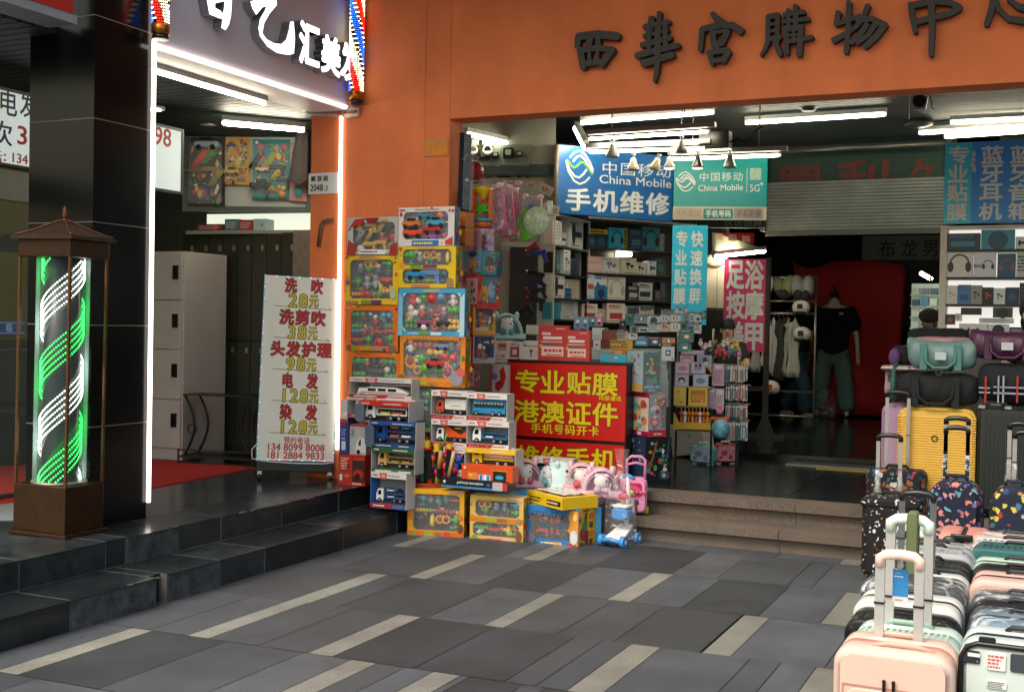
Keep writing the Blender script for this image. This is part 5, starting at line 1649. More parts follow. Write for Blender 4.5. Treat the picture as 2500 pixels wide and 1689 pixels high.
vbox('blue sided box with a white police car carrier toy, lowest on the black step',P4,'G',(360,912,652,1205),.13,'d2ccc8','1f5f9c','carrier','e4e4e0','28508c',['d8dcdc','3c3c44','e0e0dc','30303c'],hf=.16,ff=.14,lsidec='2a6eb0',off=.02)
carton('light grey box end with white truck picture behind the blue lorry box',P2,'G',(168,522,300,782),.12,'b4b1ae',[('rc',0,.93,1,1,'b83028'),('pl',[(.35,.12),(1,.12),(1,.56),(.6,.60),(.4,.36)],'dcdcd8'),('pl',[(.52,.34),(.70,.34),(.70,.54),(.62,.54)],'202428'),('el',.55,.14,.12,.12,'18181a'),('rc',.1,.62,.3,.85,'7a8c9c')],cat='toy box',off=-.02)
carton('navy blue narrow box standing beside the price sign',P2,'G',(98,462,166,765),.13,'1f3c7c',[('rc',.15,.78,.6,.95,'b03030'),('sc',.2,.5,.8,.7,3,'8c9cc0'),('rc',.25,.12,.72,.36,'c8ccd4'),('sc',.2,.4,.8,.46,1,'d0d8e8')],cat='toy box',off=.0)
carton('bright red box with black car pictures on the platform beside the price sign',P2,'G',(88,765,305,1000),.14,'b42a1c',[('rc',.52,.12,1,.94,'3c1c18'),('rc',.55,.82,.98,.92,'c83020'),('el',.75,.38,.2,.16,'b02a1c'),('el',.72,.30,.10,.10,'161616'),('el',.33,.62,.10,.05,'4a1c14'),('el',.33,.30,.10,.06,'c07030'),('rc',.06,.14,.16,.34,'d8d0cc'),('sc',.1,.5,.4,.9,5,'e0b0a0'),('sc',.54,.02,.95,.10,1,'e8d0c0')],cat='toy box',zb=.3)
carton('white box end with a dark car roof, edge on beside the red roof box',P2,'G',(112,322,165,505),.12,'bdbab8',[('rc',0,0,1,.16,'b03028'),('pl',[(.3,.3),(1,.3),(1,.5),(.6,.5)],'d8d8d4')],cat='toy box',off=.01)
P5=Fr((-4.0,7.46,0))
vbox('white display box with an orange and white tipper lorry, upper left of the four',P5,'G',(842,245,1138,480),.12,'d2ccc8','d2ccc8','box','d8481c','d8d6d2','c8a890')
vbox('white display box with a blue double deck coach, upper right of the four',P5,'G',(1140,268,1470,492),.12,'d2ccc8','d2ccc8','coach','2080b8','2080b8',off=.015)
vbox('white display box with an orange tow lorry and yellow car, lower left of the four',P5,'G',(842,482,1138,702),.12,'d2ccc8','d2ccc8','tow','e4e4e0','d8501c',['e0b81c'],off=.0)
vbox('white display box with a blue lorry and white car, lower right of the four',P5,'G',(1140,492,1486,716),.12,'d2ccc8','d2ccc8','carrier','e8e6e2','2468a8',['e4e4e4'],off=.015)
vbox('white display box with a blue lorry, half hidden behind the toy swords',P5,'G',(938,706,1134,952),.12,'d2ccc8','d2ccc8','box','2068b0','2470b8',off=-.005,ff=.26)
vbox('yellow open box with a yellow tank lorry under the white display boxes',P5,'G',(1132,718,1545,870),.14,'d8b010','d8b010','tank','e0bc14','d8b414',off=.03,hf=.26,ff=.04,inner='b8b4ae')
F5=Fr((-3.9,7.36,0))
x0,z0,x1,z1=F5.rect('G',1320,718,1450,752)
carton('orange red toy box with small shop scenes and a black window',F5,'G',(1092,858,1508,985),.10,'cf4a18',[('rc',.62,.06,.88,.72,'1c1c1c'),('el',.75,.30,.08,.035,'2c98c0'),('rc',.60,.70,.90,.74,'d8a030'),('rc',.13,.05,.32,.52,'d88038'),('rc',.34,.05,.58,.42,'a8b8c8'),('el',.39,.22,.02,.06,'2060b0'),('el',.47,.22,.02,.06,'e8e8e8'),('el',.53,.22,.02,.06,'3070b8'),('el',.07,.82,.025,.025,'d8c8b8'),('rc',.15,.3,.22,.4,'e8c870')],cat='toy box',off=.0)
carton('long black toy box with white lettering lying under the orange red box',F5,'G',(938,968,1475,1046),.14,'14161c',[('rc',0,0,.9,.22,'3c80b0'),('rc',.78,.05,1,.9,'b8a8a8'),('rc',.93,.05,1,.9,'b03030'),('tx','JUSTICE MANSION',.24,.42,.64,.70,'d8d8d8',.02,1),('el',.72,.55,.03,.02,'3c5c9c'),('el',.05,.60,.02,.02,'d8d8d8')],cat='toy box',off=.02)
P6=Fr((-3.7,7.42,0),R(4))
toybox('yellow and orange toy box on the paving, leftmost of the front row',Fr((-4.17,7.30,0),R(14)),'G',(652,1052,1112,1438),.16,'e0a018',[(.10,.14,.92,.90)],[[('pod',.16,.84,.11,'2a94a8'),('figurine',.34,.86,.10,'7a98a0','b83c30'),('figurine',.50,.84,.10,'6c98a0','4a8890'),('figurine',.68,.86,.10,'4a8088','7aa8a8'),('pod',.52,.70,.05,'4c9c3c'),('toy_car',.88,.84,.08,'c0482c'),('balls',.12,.52,.05,'e0a828'),('balls',.26,.52,.05,'9aa83c'),('balls',.40,.52,.04,'58a848'),('balls',.54,.52,.05,'c83c34'),('balls',.66,.52,.04,'60409c'),('balls',.78,.50,.05,'d84030'),('ball',.93,.48,.04,'d8c020'),('corn',.38,.24,.11,'e0b824'),('flower',.54,.28,.08,'f0a020'),('flower',.68,.28,.08,'f0a020'),('pod',.87,.24,.11,'48a83c'),('ball',.14,.3,.09,'1c1c20'),('balls',.88,.06,.05,'58a040'),('figurine',.22,.28,.09,'26262c','38383c')]],side='d8ac14',topcol='e0bc1c',tray='55545c',art=[('pl',[(.0,.0),(1,.0),(1,.12),(.94,.30),(.86,.12),(.0,.12)],'d86a1c'),('rc',.30,.03,.46,.10,'90a838'),('rc',.5,.02,.6,.10,'8a6a5a'),('el',.70,.07,.06,.05,'c84838'),('el',.06,.42,.06,.06,'d87a20'),('el',.12,.05,.05,.04,'7aa030'),('el',.94,.20,.05,.08,'6c4030'),('rc',.72,.93,.98,.98,'d8a898'),('sc',.74,.94,.96,.97,1,'7a4030'),('el',.93,.44,.05,.05,'c87838')],group='toy boxes standing on the paving')
toybox('pale yellow toy box with two windows and sunflowers, second in the front row',P6,'G',(1160,1108,1595,1470),.12,'d8b058',[(.10,.54,.92,.90),(.06,.10,.92,.40)],[[('flower',.10,.72,.07,'f0a020'),('flower',.24,.72,.07,'f0a020'),('pod',.18,.26,.09,'3c9c34'),('figurine',.44,.60,.09,'7ca0a8','9ab4b4'),('figurine',.64,.60,.10,'6c98a4','98b0b0'),('pod',.88,.66,.11,'3a9cc0'),('pod',.88,.2,.09,'48a838'),('ball',.36,.2,.05,'3c5c48')],[('toy_car',.16,.60,.10,'48983c'),('ball',.10,.22,.06,'d8d8d0'),('ball',.20,.40,.05,'c8d0c8'),('toy_car',.44,.50,.10,'a83c24'),('balls',.66,.5,.05,'e0b028'),('corn',.74,.5,.10,'e0b824'),('balls',.90,.55,.05,'d84c2c'),('ball',.88,.80,.05,'48a048'),('balls',.90,.2,.06,'58a83c')]],side='c8a04c',topcol='d8c490',art=[('rc',0,.42,1,.52,'d07a24'),('rc',.30,.43,.50,.51,'90a834'),('rc',.52,.43,.70,.51,'8a6a4c'),('rc',.28,.01,.78,.07,'d8a8a0'),('sc',.30,.015,.76,.06,1,'b03c34'),('rc',.64,.92,.96,.97,'d8c8b0'),('sc',.66,.925,.94,.965,1,'8a6448'),('el',.05,.50,.05,.05,'d88028'),('el',.92,.48,.05,.05,'a08068'),('el',.92,.14,.06,.10,'7a4c3c'),('el',.10,.05,.06,.05,'7aa034')],group='toy boxes standing on the paving')
P7=Fr((-3.32,7.52,0),R(-6))
t=toybox('blue toy box with a jagged window of red figures under the flat yellow box',P7,'U',(852,872,1455,1322),.20,'2a74b0',[(.10,.18,.84,.86)],[mix(21,6,2,['figurine','figurine','toy_gun'],['b02c24','c0392c','8a3020','50404c','c87838'],.075)],side='d8ac14',topcol='3c88bc',tray='2c567c',art=[('pl',[(.80,.0),(1,.0),(1,.95),(.86,.98),(.80,.80),(.86,.62),(.80,.45),(.90,.30),(.84,.16)],'d8902c'),('pl',[(.0,.0),(.12,.0),(.20,.16),(.10,.34),(.0,.40)],'6c6478'),('pl',[(.40,.02),(.70,.02),(.66,.14),(.36,.12)],'d8983c'),('sc',.30,.04,.62,.12,1,'d8d8e0'),('pl',[(.70,.0),(1,.0),(1,.10),(.86,.16)],'b03828'),('el',.92,.30,.07,.12,'c8ccd0'),('el',.94,.80,.04,.06,'e0c06c')]+[('pl',[(.10+.74*i/12,.855),(.10+.74*(i+.5)/12,.80-.03*(i%2)),(.10+.74*(i+1)/12,.855)],'2a74b0')for i in range(12)],group='toy boxes standing on the paving')
toybox('second blue box with yellow striped end, tight behind the jagged blue one',Fr((-2.99,7.50,0),R(58)),'U',(1462,880,1690,1318),.10,'d2a818',[(.30,.1,.36,.9)],[[]],side='2f7cb4',art=[('rc',.10,.06+.22*i,.28,.22+.22*i,c)for i,c in enumerate(('b83c24','40301c','b8741c','3c2c1c'))]+[('rc',.42,.06+.22*i,.60,.22+.22*i,c)for i,c in enumerate(('5a3c1c','b05c24','3c3420','a84a20'))]+[('rc',.72,0,1,1,'3a88b8')],group='toy boxes standing on the paving')
c0=P7.uv('U',1200,880)
p=P7.o+P7.dx*.22
zt=P7.hit('U',1150,872).z
t=thing('flat_toy_box','flat yellow toy box lying askew on top of the jagged blue box','toy box',(-3.13,7.63,zt+.004),R(-33))
w2,d2=.44,.30
b=CB()
b.c('d8b018').box(-w2/2,w2/2,-d2/2,d2/2,0,.07)
b.art([('sc',.06,.2,.40,.8,2,'1c1810'),('rc',.58,.25,.96,.75,'2c2010'),('sc',.60,.35,.94,.65,1,'d8d0b0')],w2,.07,Matrix.Translation((-w2/2,-d2/2,0)))
b.T=None
b.done('carton',t)
b=CB()
b.c('40331c').box(-w2/2+.04,w2/2-.04,-d2/2+.04,d2/2-.04,.0702,.0706)
b.done('tray',t)
b=CB()
b.c('e0b81c').frame(-w2/2,w2/2,-d2/2,d2/2,.04,0,.012)
for i,vv in enumerate(b.v):
 b.v[i]=(vv[0],vv[2],.0705+vv[1])
b.done('rim',t)
rn=random.Random(4)
for i in range(5):
 for j in range(2):
  toy(rn.choice(['toy_car','toy_gun','figurine']),t,(-w2/2+.08+i*.075,-.05+.10*j,.083),.022,rn.choice(['a85c24','c8842c','8a4a20','b8b04c','d8d0c0']))
part('window',WIN,t,lambda b:b.box(-w2/2+.04,w2/2-.04,-d2/2+.04,d2/2-.04,.096,.0965))
carton('sky blue flat box lying between the front row boxes and the orange red box',Fr((-3.6,7.62,0)),'U',(500,690,950,762),.2,'3c94bc',[('rc',.0,0,1,.45,'c8c8c8'),('pl',[(.3,.5),(.5,.9),(.7,.6),(.55,.5)],'8cc4dc')],cat='toy box')
t=thing('display_bench','low cloth covered bench carrying toys behind the front row of boxes','bench',(-3.55,7.80,0))
zt0=on('U',1100,668,Y=7.8).z
part('top',M('7c706c',rough=.8),t,lambda b:b.box(-.42,.68,-.16,.42,zt0-.06,zt0-.012))
for sx in(-.38,.62):
 part('side',M('5c5450',rough=.8),t,lambda b:b.box(sx,sx+.04,-.1,.12,0,zt0-.06))
def carrier(label,cx,y,zb,s,col,glass,th,inside):
 t=thing('cat_carrier',label,'toy',(cx,y,zb),th,'cat eared toy carriers in front of the red counter')
 m_=M(col,rough=.3,var=.04)
 def shell(b):
  n,K=12,6
  vs=[]
  for k in range(K+1):
   f_=k/K
   sc=.78+.22*math.sin(math.pi*(.15+.85*f_))
   for i in range(n+1):
    a=math.pi*i/n
    vs.append((s*.50*sc*math.cos(a),-s*.15+s*.8*f_,s*.18+s*.62*sc*math.sin(a)))
  fs=[(k*(n+1)+i,k*(n+1)+i+1,(k+1)*(n+1)+i+1,(k+1)*(n+1)+i)for k in range(K)for i in range(n)]
  fs.append(tuple(K*(n+1)+i for i in range(n+1)))
  b.smooth=True
  b.add(vs,fs)
  for sx in(-1,1):
   b.ball((sx*s*.30,.02*s,s*.72),s*.10,.8,.6,1.2,n=8,k=6)
 part('shell',m_,t,shell)
 part('base',M(col,rough=.3),t,lambda b:b.rrect(-s*.56,s*.56,.0,s*.20,s*.06,-s*.2,s*.66,.01,4))
 part('foot_band',M('d84a6c' if col.startswith('e')else '4a98b0',rough=.3),t,lambda b:b.rrect(-s*.57,s*.57,.01,s*.06,s*.03,-s*.21,s*.67,.006,4))
 def dome(b):
  n,K=14,6
  vs=[]
  for k in range(K+1):
   q=math.sin(math.pi/2*k/K)
   for i in range(n+1):
    a=math.pi*i/n
    vs.append((s*.43*math.cos(a)*(q if k else.02),-s*.16-s*.26*math.cos(math.pi/2*k/K),s*.2+s*.48*math.sin(a)*(q if k else.02)))
  b.smooth=True
  b.add(vs,[(k*(n+1)+i,k*(n+1)+i+1,(k+1)*(n+1)+i+1,(k+1)*(n+1)+i)for k in range(K)for i in range(n)])
 part('dome',M_clear(glass,.12,.08,'tinted_dome'),t,dome)
 q=part('plush',M('e6e2de',rough=.9),t,lambda b:(b.ball((0,-s*.12,s*.44),s*.20,n=12,k=8),b.ball((0,-s*.12,s*.26),s*.20,.9,.7,.6,n=10,k=6),b.ball((-s*.13,-s*.12,s*.60),s*.06,n=8,k=5),b.ball((s*.13,-s*.12,s*.60),s*.06,n=8,k=5)))
 part('eye',M('101014',rough=.2),q,lambda b:b.ball((s*.10,-s*.30,s*.48),s*.03,n=6,k=4))
 part('toy_fruit',M(inside,rough=.4),t,lambda b:(b.ball((-s*.12,-s*.24,s*.24),s*.11,n=8,k=5),b.ball((s*.12,-s*.26,s*.23),s*.09,n=8,k=5)))
 for k in range(4):
  part('vent_hole',M('20242a',rough=.5),t,lambda b:b.add([tuple(v)for v in[(s*.475,s*(.22+.16*(k%2)),s*(.36+.16*(k//2))),(s*.475,s*(.30+.16*(k%2)),s*(.36+.16*(k//2))),(s*.47,s*(.30+.16*(k%2)),s*(.44+.16*(k//2))),(s*.47,s*(.22+.16*(k%2)),s*(.44+.16*(k//2)))]],[(0,1,2,3)]))
 return t
zq=zt0-.012
for lab,u,y,s,col,gl,th,ins in(('pink cat eared toy carrier with a white plush, leftmost in front of the red counter',835,7.84,.27,'e4b2bf','e8c0cc',34,'c82430'),('mint cat eared toy carrier turned sideways between the pink ones',1165,7.90,.26,'c8dedb','d8ecec',-52,'3a9aa8'),('pink cat eared toy carrier directly right of the mint one',1480,7.90,.26,'e6b6c2','e8c0cc',22,'c82c2c'),('pink cat eared toy carrier in a clear bag, rightmost of the row',1705,7.80,.27,'e2b4c6','dcb8d0',28,'c0a4b4')):
 p=on('U',u,640,Y=y)
 carrier(lab,p.x,y,zq if u<1600 else zq-.02,s,col,gl,R(th),ins)
vbox('white display box with a blue lorry behind the mint cat carrier',Fr((-3.4,8.14,0)),'U',(928,315,1392,640),.10,'d2ccc8','d2ccc8','box','2868a8','2c70b0',inner='26282c')
P8=on('U',2060,975,Z=.15)
t=thing('toy_trolley_case','pink children trolley case with a raised handle on the granite step','toy case',(P8.x,P8.y+.02,.15),R(18))
FK=Fr((P8.x,P8.y,.15),R(18))
x0,z0,x1,z1=FK.rect('U',1912,545,2222,978)
PK=M('e892b8',rough=.3,var=.04)
w=x1-x0
part('shell',PK,t,lambda b:b.rrect(-w/2,w/2,.02,z1,.045,0,.12,.015,6))
part('front_frame',M('eda4c4',rough=.3),t,lambda b:(b.rrect(-w/2+.02,w/2-.02,z1*.46,z1-.02,.03,-.004,.0,0,5)))
part('window',M('c02858',rough=.12,coat=.5,var=.5,sc=18),t,lambda b:b.rrect(-w/2+.035,w/2-.035,z1*.48,z1-.035,.025,-.0055,-.0042,0,5))
rn=random.Random(8)
for i in range(6):
 toy(rn.choice(['ball','toy_gun','balls']),t,(-w*.28+w*.11*i,-.008,z1*(.58+.24*rn.random())),.02,rn.choice(['e8e0e0','b8c040','d82c60','e85c8c']))
part('print',M('3c3040',rough=.5),t,lambda b:(b.ball((w*.10,-.0015,z1*.36),.020,1,.1,1.1,n=8,k=5),b.prism([(w*.04,z1*.12),(w*.17,z1*.12),(w*.15,z1*.30),(w*.06,z1*.30)],-.0016,0)))
part('print',M('c04c64',rough=.5),t,lambda b:[b.ball((-w*.3+w*.6*((i*7)%10)/10,-.001,z1*(.10+.3*((i*3)%7)/7)),.007,1,.1,1,n=6,k=4)for i in range(9)])
hx0,hz1=FK.uv('U',1995,300)
hx1=FK.uv('U',2200,420)[0]
hc=(hx0+hx1)/2-(x0+x1)/2
hw=(hx1-hx0)/2
HM=M('d88cc0',rough=.3)
part('handle',HM,t,lambda b:b.tube([(hc-hw,.06,z1-.01),(hc-hw,.06,hz1-.03),(hc-hw+.03,.06,hz1-.004),(hc+hw-.03,.06,hz1-.004),(hc+hw,.06,hz1-.03),(hc+hw,.06,z1-.01)],.011,8))
part('handle_bar',HM,t,lambda b:b.tube([(hc-hw,.06,z1+(hz1-z1)*.58),(hc,.06,z1+(hz1-z1)*.68),(hc+hw,.06,z1+(hz1-z1)*.58)],.009,8))
for sx in(-1,1):
 part('wheel',M('a8c81c',rough=.4),t,lambda b:b.cyl((sx*w*.46-.015,.10,.028),(sx*w*.46+.02,.10,.028),.03,n=14))
P9=on('U',1855,1325,Z=0)
t=thing('bagged_toy_car','blue and white ride on toy wrapped in a tied clear plastic bag on the paving','toy',(P9.x,P9.y+.12,0),R(-8))
FZ=Fr((P9.x,P9.y+.12,0),R(-8))
w=(FZ.uv('U',2030,1250)[0]-FZ.uv('U',1690,1250)[0])*.9
BL,WHT=M('3f8ccc',rough=.25,var=.04),M('e4dedc',rough=.3,var=.04)
part('deck',WHT,t,lambda b:b.add([(-w*.36,-.12,.045),(w*.36,-.12,.045),(w*.22,.10,.13),(-w*.22,.10,.13),(-w*.36,-.12,.03),(w*.36,-.12,.03),(w*.22,.10,.10),(-w*.22,.10,.10)],[(0,1,2,3),(7,6,5,4),(4,5,1,0),(5,6,2,1),(6,7,3,2),(7,4,0,3)]))
part('bumper',BL,t,lambda b:b.tube([(-w*.4,-.12,.03),(-w*.25,-.145,.045),(0,-.15,.055),(w*.25,-.145,.045),(w*.4,-.12,.03)],.016,8))
for sx in(-1,1):
 for yy_ in(-.11,.10):
  wh_=part('wheel',BL,t,lambda b:b.cyl((sx*w*.40-.016,yy_,.04),(sx*w*.40+.016,yy_,.04),.04,n=16))
  part('hub',WHT,wh_,lambda b:b.cyl((sx*w*.40-.018,yy_,.04),(sx*w*.40+.018,yy_,.04),.016,n=12))
part('seat',BL,t,lambda b:b.rrect(-w*.30,w*.30,.17,.25,.03,-.03,.10,.012,5))
part('seat_pad',WHT,t,lambda b:b.rrect(-w*.28,w*.28,.252,.275,.011,-.02,.09,.006,4))
part('post',WHT,t,lambda b:b.tube([(0,.09,.12),(0,.11,.32),(0,.10,.46)],.014,8))
part('grip',BL,t,lambda b:b.tube([(-w*.26,.09,.45),(0,.10,.47),(w*.26,.09,.45)],.013,8))
part('dial',M('c0484c',rough=.4),t,lambda b:b.ball((w*.05,.02,.33),.035,1.2,.6,.8,n=10,k=6))
def bag(b):
 prof=[(.52,.005),(.56,.06),(.54,.18),(.50,.30),(.40,.40),(.26,.48),(.14,.54),(.20,.60),(.26,.66)]
 n=26
 vs=[]
 for j,(r,z)in enumerate(prof):
  for i in range(n):
   a=6.2832*i/n
   q=r*w*(1+.10*math.sin(i*2.4+j*.9)*(.3+.1*j))
   vs.append((q*math.cos(a),q*.8*math.sin(a),z))
 b.smooth=True
 b.add(vs,[(j*n+i,j*n+(i+1)%n,(j+1)*n+(i+1)%n,(j+1)*n+i)for j in range(len(prof)-1)for i in range(n)])
part('bag',M_film('f4f0f0',.10,11),t,bag)
PB=on('G',820,1010,Y=7.50)
t=thing('toy_tub','red tub holding bright animal popper toys between the boxes','tub',(PB.x,7.52,PB.z-.10))
part('tub',M('a83c34',rough=.4),t,lambda b:b.lathe([(.13,0),(.16,.12),(.165,.125),(.15,.125),(.12,.01)],n=18))
rn=random.Random(6)
PC=['7ab828','d83c4c','6a3a98','2a9ab8','e8603c','90c038','c8305c','2c5ca8','e08090','48b0a8','d84c38','88b830','d03858','5c3c90','e87048','38a0b0']
for i,cc in enumerate(PC):
 a=(i%8)/7-.5
 row=i//8
 px_,pz=a*.42,.10+.05*row+.10*rn.random()
 lean=a*.5+.25*(rn.random()-.5)
 o=thing('popper_toy','%s animal popper toy in the red tub, number %d of its row counting from the left'%(['front','back'][row],i%8+1),'toy',(PB.x+px_,7.46+.06*row,PB.z+pz-.12),0,'popper toys in the tub',ry=lean)
 o['label']='%s popper toy, %s in the %s row of the tub'%({'7ab828':'lime','d83c4c':'crimson','6a3a98':'purple','2a9ab8':'cyan','e8603c':'orange','90c038':'yellow green','c8305c':'magenta','2c5ca8':'royal blue','e08090':'salmon','48b0a8':'turquoise','d84c38':'vermilion','88b830':'leaf green','d03858':'cherry','5c3c90':'violet','e87048':'coral','38a0b0':'sea blue'}[cc],['far left','second','third','fourth','fifth','sixth','seventh','far right'][i%8],['front','back'][row])
 m1,m2=M(cc,rough=.3,var=.04),M(PC[(i*5+3)%16],rough=.3,var=.04)
 part('barrel',m1,o,lambda b:b.cyl((0,0,0),(0,0,.16),.019,n=10))
 part('head',m1,o,lambda b:(b.ball((0,0,.18),.032,n=10,k=6),b.ball((0,-.026,.175),.016,1.2,1,.8,n=8,k=4)))
 part('ball',m2,o,lambda b:b.ball((0,-.015,.10),.03,n=10,k=6))
 for sx in(-1,1):
  part('ear',m2,o,lambda b:b.ball((sx*.02,0,.21),.012,.8,.8,1.5,n=6,k=4))
SW=[('black and yellow toy sword standing highest left in the toy display',735,655,790,860),('yellow hilted toy sword in the middle of the toy display',810,650,830,850),('yellow tipped black toy sword right of the two tall ones',890,676,905,850),('black toy sword with a yellow end near the white lorry box',995,680,985,800)]
for k,(lab,xa,ya,xb,yb)in enumerate(SW):
 a,c=on('G',xa,ya,Y=7.42),on('G',xb,yb,Y=7.42)
 L=(a-c).length
 o=thing('toy_sword',lab,'toy',c,0,'toy swords standing behind the tub',ry=math.atan2(a.x-c.x,a.z-c.z))
 part('blade',M('131313',rough=.3),o,lambda b:b.box(-.017,.017,-.008,.008,-.10,L*.62))
 part('guard',M('c83020' if k%2 else 'd8a818',rough=.3),o,lambda b:b.box(-.03,.03,-.012,.012,L*.62,L*.70))
 part('hilt',M('d8b01c',rough=.3),o,lambda b:b.rrect(-.018,.018,L*.70,L,.008,-.012,.012,0,3))
for lab,xa,ya,xb,yb,cc,r in(('green toy rod leaning over the white display boxes',975,600,915,735,'2a9a34',.007),('brown wooden toy hammer handle leaning in the toy display',925,735,905,880,'b87c48',.016),('tan wooden toy mallet handle leaning right in the toy display',1030,740,985,960,'c89c6c',.014)):
 a,c=on('G',xa,ya,Y=7.40),on('G',xb,yb,Y=7.40)
 tag(part('toy_rod',M(cc,rough=.4),None,lambda b:b.tube([a,c],r,8)),lab,'toy')
 # ================================================================ red counter of the phone stall
FCt=Fr((-3.98,8.58,.3))
x0,z0,x1,z1=FCt.rect('I',104,357,856,1095)
t=thing('sales_counter','red fronted phone repair counter with yellow writing on two boards','counter',(FCt.o.x+x0,8.58,.3))
w,zt=x1-x0,z1
part('cabinet',M('1a1816',rough=.45),t,lambda b:b.box(0,w,.03,.62,0,zt))
part('top',M('26221f',rough=.3),t,lambda b:b.box(-.01,w+.012,-.008,.64,zt,zt+.018))
RD=M('c8140c',rough=.38,var=.04)
zA,zB,zC,zE=[FCt.uv('I',480,y)[1]for y in(362,838,862,1100)]
part('board',RD,t,lambda b:b.box(.004,w-.004,0,.028,zA*0+FCt.uv('I',480,838)[1],zt-.006))
part('board',RD,t,lambda b:b.box(.012,w-.010,0,.028,.02,zC))
bK,bY=MB(),MB()
for ch,r in(('专',(155,402,302,540)),('业',(316,407,464,546)),('贴',(484,414,632,552)),('膜',(646,421,804,562)),('港',(148,595,302,730)),('澳',(312,601,464,737)),('证',(480,607,634,746)),('件',(646,613,804,756)),('维',(158,884,302,1020)),('修',(315,891,458,1030)),('手',(474,899,628,1036)),('机',(638,908,792,1050))):
 a=FCt.rect('I',*r)
 a=(a[0]-x0,a[1],a[2]-x0,a[3])
 txt(bK,ch,*a,y=0,bold=.052,depth=.0008,fit=True)
 txt(bY,ch,*a,y=-.0012,bold=.026,depth=.0008,fit=True)
for s_,r in(('手机号码开卡',(248,748,690,814)),('玛丽通讯',(684,564,830,598))):
 a=FCt.rect('I',*r)
 txt(bY,s_,a[0]-x0,a[1],a[2]-x0,a[3],y=-.0012,bold=.022,depth=.0008)
 txt(bK,s_,a[0]-x0,a[1],a[2]-x0,a[3],y=0,bold=.045,depth=.0008)
bK.build('letter_outline',M('3a1408',rough=.5),t)
bY.build('lettering',M('e0c80c',rough=.45),t)
CT=.3+zt+.018
F8=Fr((-3.98,8.62,0))
RF=[('rc',.12,.72,.42,.80,'e8c8c0'),('rc',.16,.60,.80,.68,'e8dcd4'),('sc',.10,.50,.94,.56,1,'e8d0c8'),('rc',.14,.42,.6,.47,'4a6a7c'),('rc',.12,.12,.86,.40,'e8c8b8'),('sc',.2,.22,.8,.34,1,'c03430'),('rc',.28,.14,.8,.17,'c84c40'),('pl',[(.02,.40),(.12,.48),(.16,.40),(.08,.34)],'e0a028'),('sc',.6,.88,.92,.93,1,'e8d0c8')]
carton('red price flyer box tilted back on the counter, taller left one',F8,'H',(672,1238,900,1522),.05,'c43c3a',RF,cat='flyer box',off=.0,zb=CT)
carton('red price flyer box upright on the counter, shorter right one',F8,'H',(884,1275,1072,1532),.05,'c43c3a',RF,cat='flyer box',off=.02,zb=CT)
carton('white box with toy house pictures and print at the left end of the counter',F8,'H',(237,1355,445,1530),.10,'d9d4cc',[('el',.07,.92,.02,.02,'c03030'),('sc',.08,.48,.4,.84,5,'77726c'),('rc',.62,.55,.92,.88,'c84c34'),('rc',.65,.58,.89,.70,'88c0b0'),('rc',.05,.08,.34,.36,'b8401c'),('rc',.09,.1,.3,.26,'e0b038'),('rc',.44,.10,.9,.38,'c8b8ac'),('el',.8,.3,.06,.04,'d86068')],cat='box',zb=CT-.03)
for lab,r,art in(('white box with a round red picture beside the toy house box',(447,1362,512,1528),[('rc',0,.1,1,.7,'b83a34'),('rc',.25,.25,.75,.55,'d8c8c0'),('sc',.1,.76,.9,.92,2,'8a8480')]),('white accessory carton with a faint ring print on the counter',(505,1378,560,1520),[('el',.2,.4,.25,.5,'c8c4be')]),('white carton of stacked blister packs in the middle of the counter',(550,1356,690,1400),[]),('white carton with a grey ring drawing behind the taller flyer box',(560,1395,690,1520),[('el',.35,.62,.10,.10,'55524e'),('rc',.3,.2,.4,.56,'77736e'),('sc',.62,.3,.9,.6,3,'a8a4a0')])):
 carton(lab,F8,'H',r,.09,'cfcac3',art,off=-.03,zb=None if 'blister' in lab else CT)
carton('flat white plastic case lying behind the flyer boxes',Fr((-3.8,9.0,0)),'H',(575,1236,715,1312),.16,'d2ccc2',cat='case',bev=.01)
carton('cyan folded price card standing on the counter front edge',F8,'N',(502,560,692,640),.01,'1f9fb8',[('rc',.34,.45,.5,.70,'c05048'),('rc',.54,.5,.66,.72,'a8c8d0')],name='price_card',cat='card',zb=CT)
p=on('H',455,1340,Y=8.85)
carrier('mint green cat eared toy carrier sitting on the counter behind the toy house box',p.x,8.78,p.z-.01,.28,'a8ccc4','a8ccd0',R(30),'2a8a98')
# ================================================================ shelves of the phone stall
GRP='cartons on the phone stall shelves'
ICON={'e':lambda c:[('el',.42,.62,.16,.10,c),('rc',.36,.3,.44,.6,c),('el',.68,.5,.13,.09,c)],'h':lambda c:[('hp',.52,.48,.38,c)],'s':lambda c:[('el',.35,.5,.13,.3,c),('rc',.44,.4,.9,.6,c)],'p':lambda c:[('rc',.15,.2,.85,.5,c),('sc',.1,.7,.9,.9,2,c)],'c':lambda c:[('rc',.3,.3,.7,.62,c),('el',.5,.46,.12,.12,'e8e4dc')],'o':lambda c:[('el',.5,.45,.3,.3,c)],'n':lambda c:[('sc',.1,.2,.9,.85,5,c)]}
CN={'1c3c4c':'dark teal','2a9ab8':'cyan','b8a020':'yellow and black','16324c':'navy','2c8ca0':'teal','9a9c9c':'grey','c8a8a0':'pink','cfd2d4':'white','cfc4ac':'cream','d4d0c8':'off white','1f4a44':'dark green','b8ccd4':'pale blue','3878a8':'blue','17191c':'black','2c3438':'charcoal','23506e':'deep blue','c8d0cc':'mint white','6a4030':'brown','2c7a6c':'green','d88850':'orange','d4b8c8':'lilac pink','e0b838':'yellow','a83c34':'red','7890a8':'steel blue','c8b8b0':'beige','8a8c84':'dull grey'}
ORD=['leftmost','second','third','fourth','fifth','sixth','seventh','eighth','ninth','tenth','eleventh','twelfth','thirteenth','fourteenth','fifteenth']
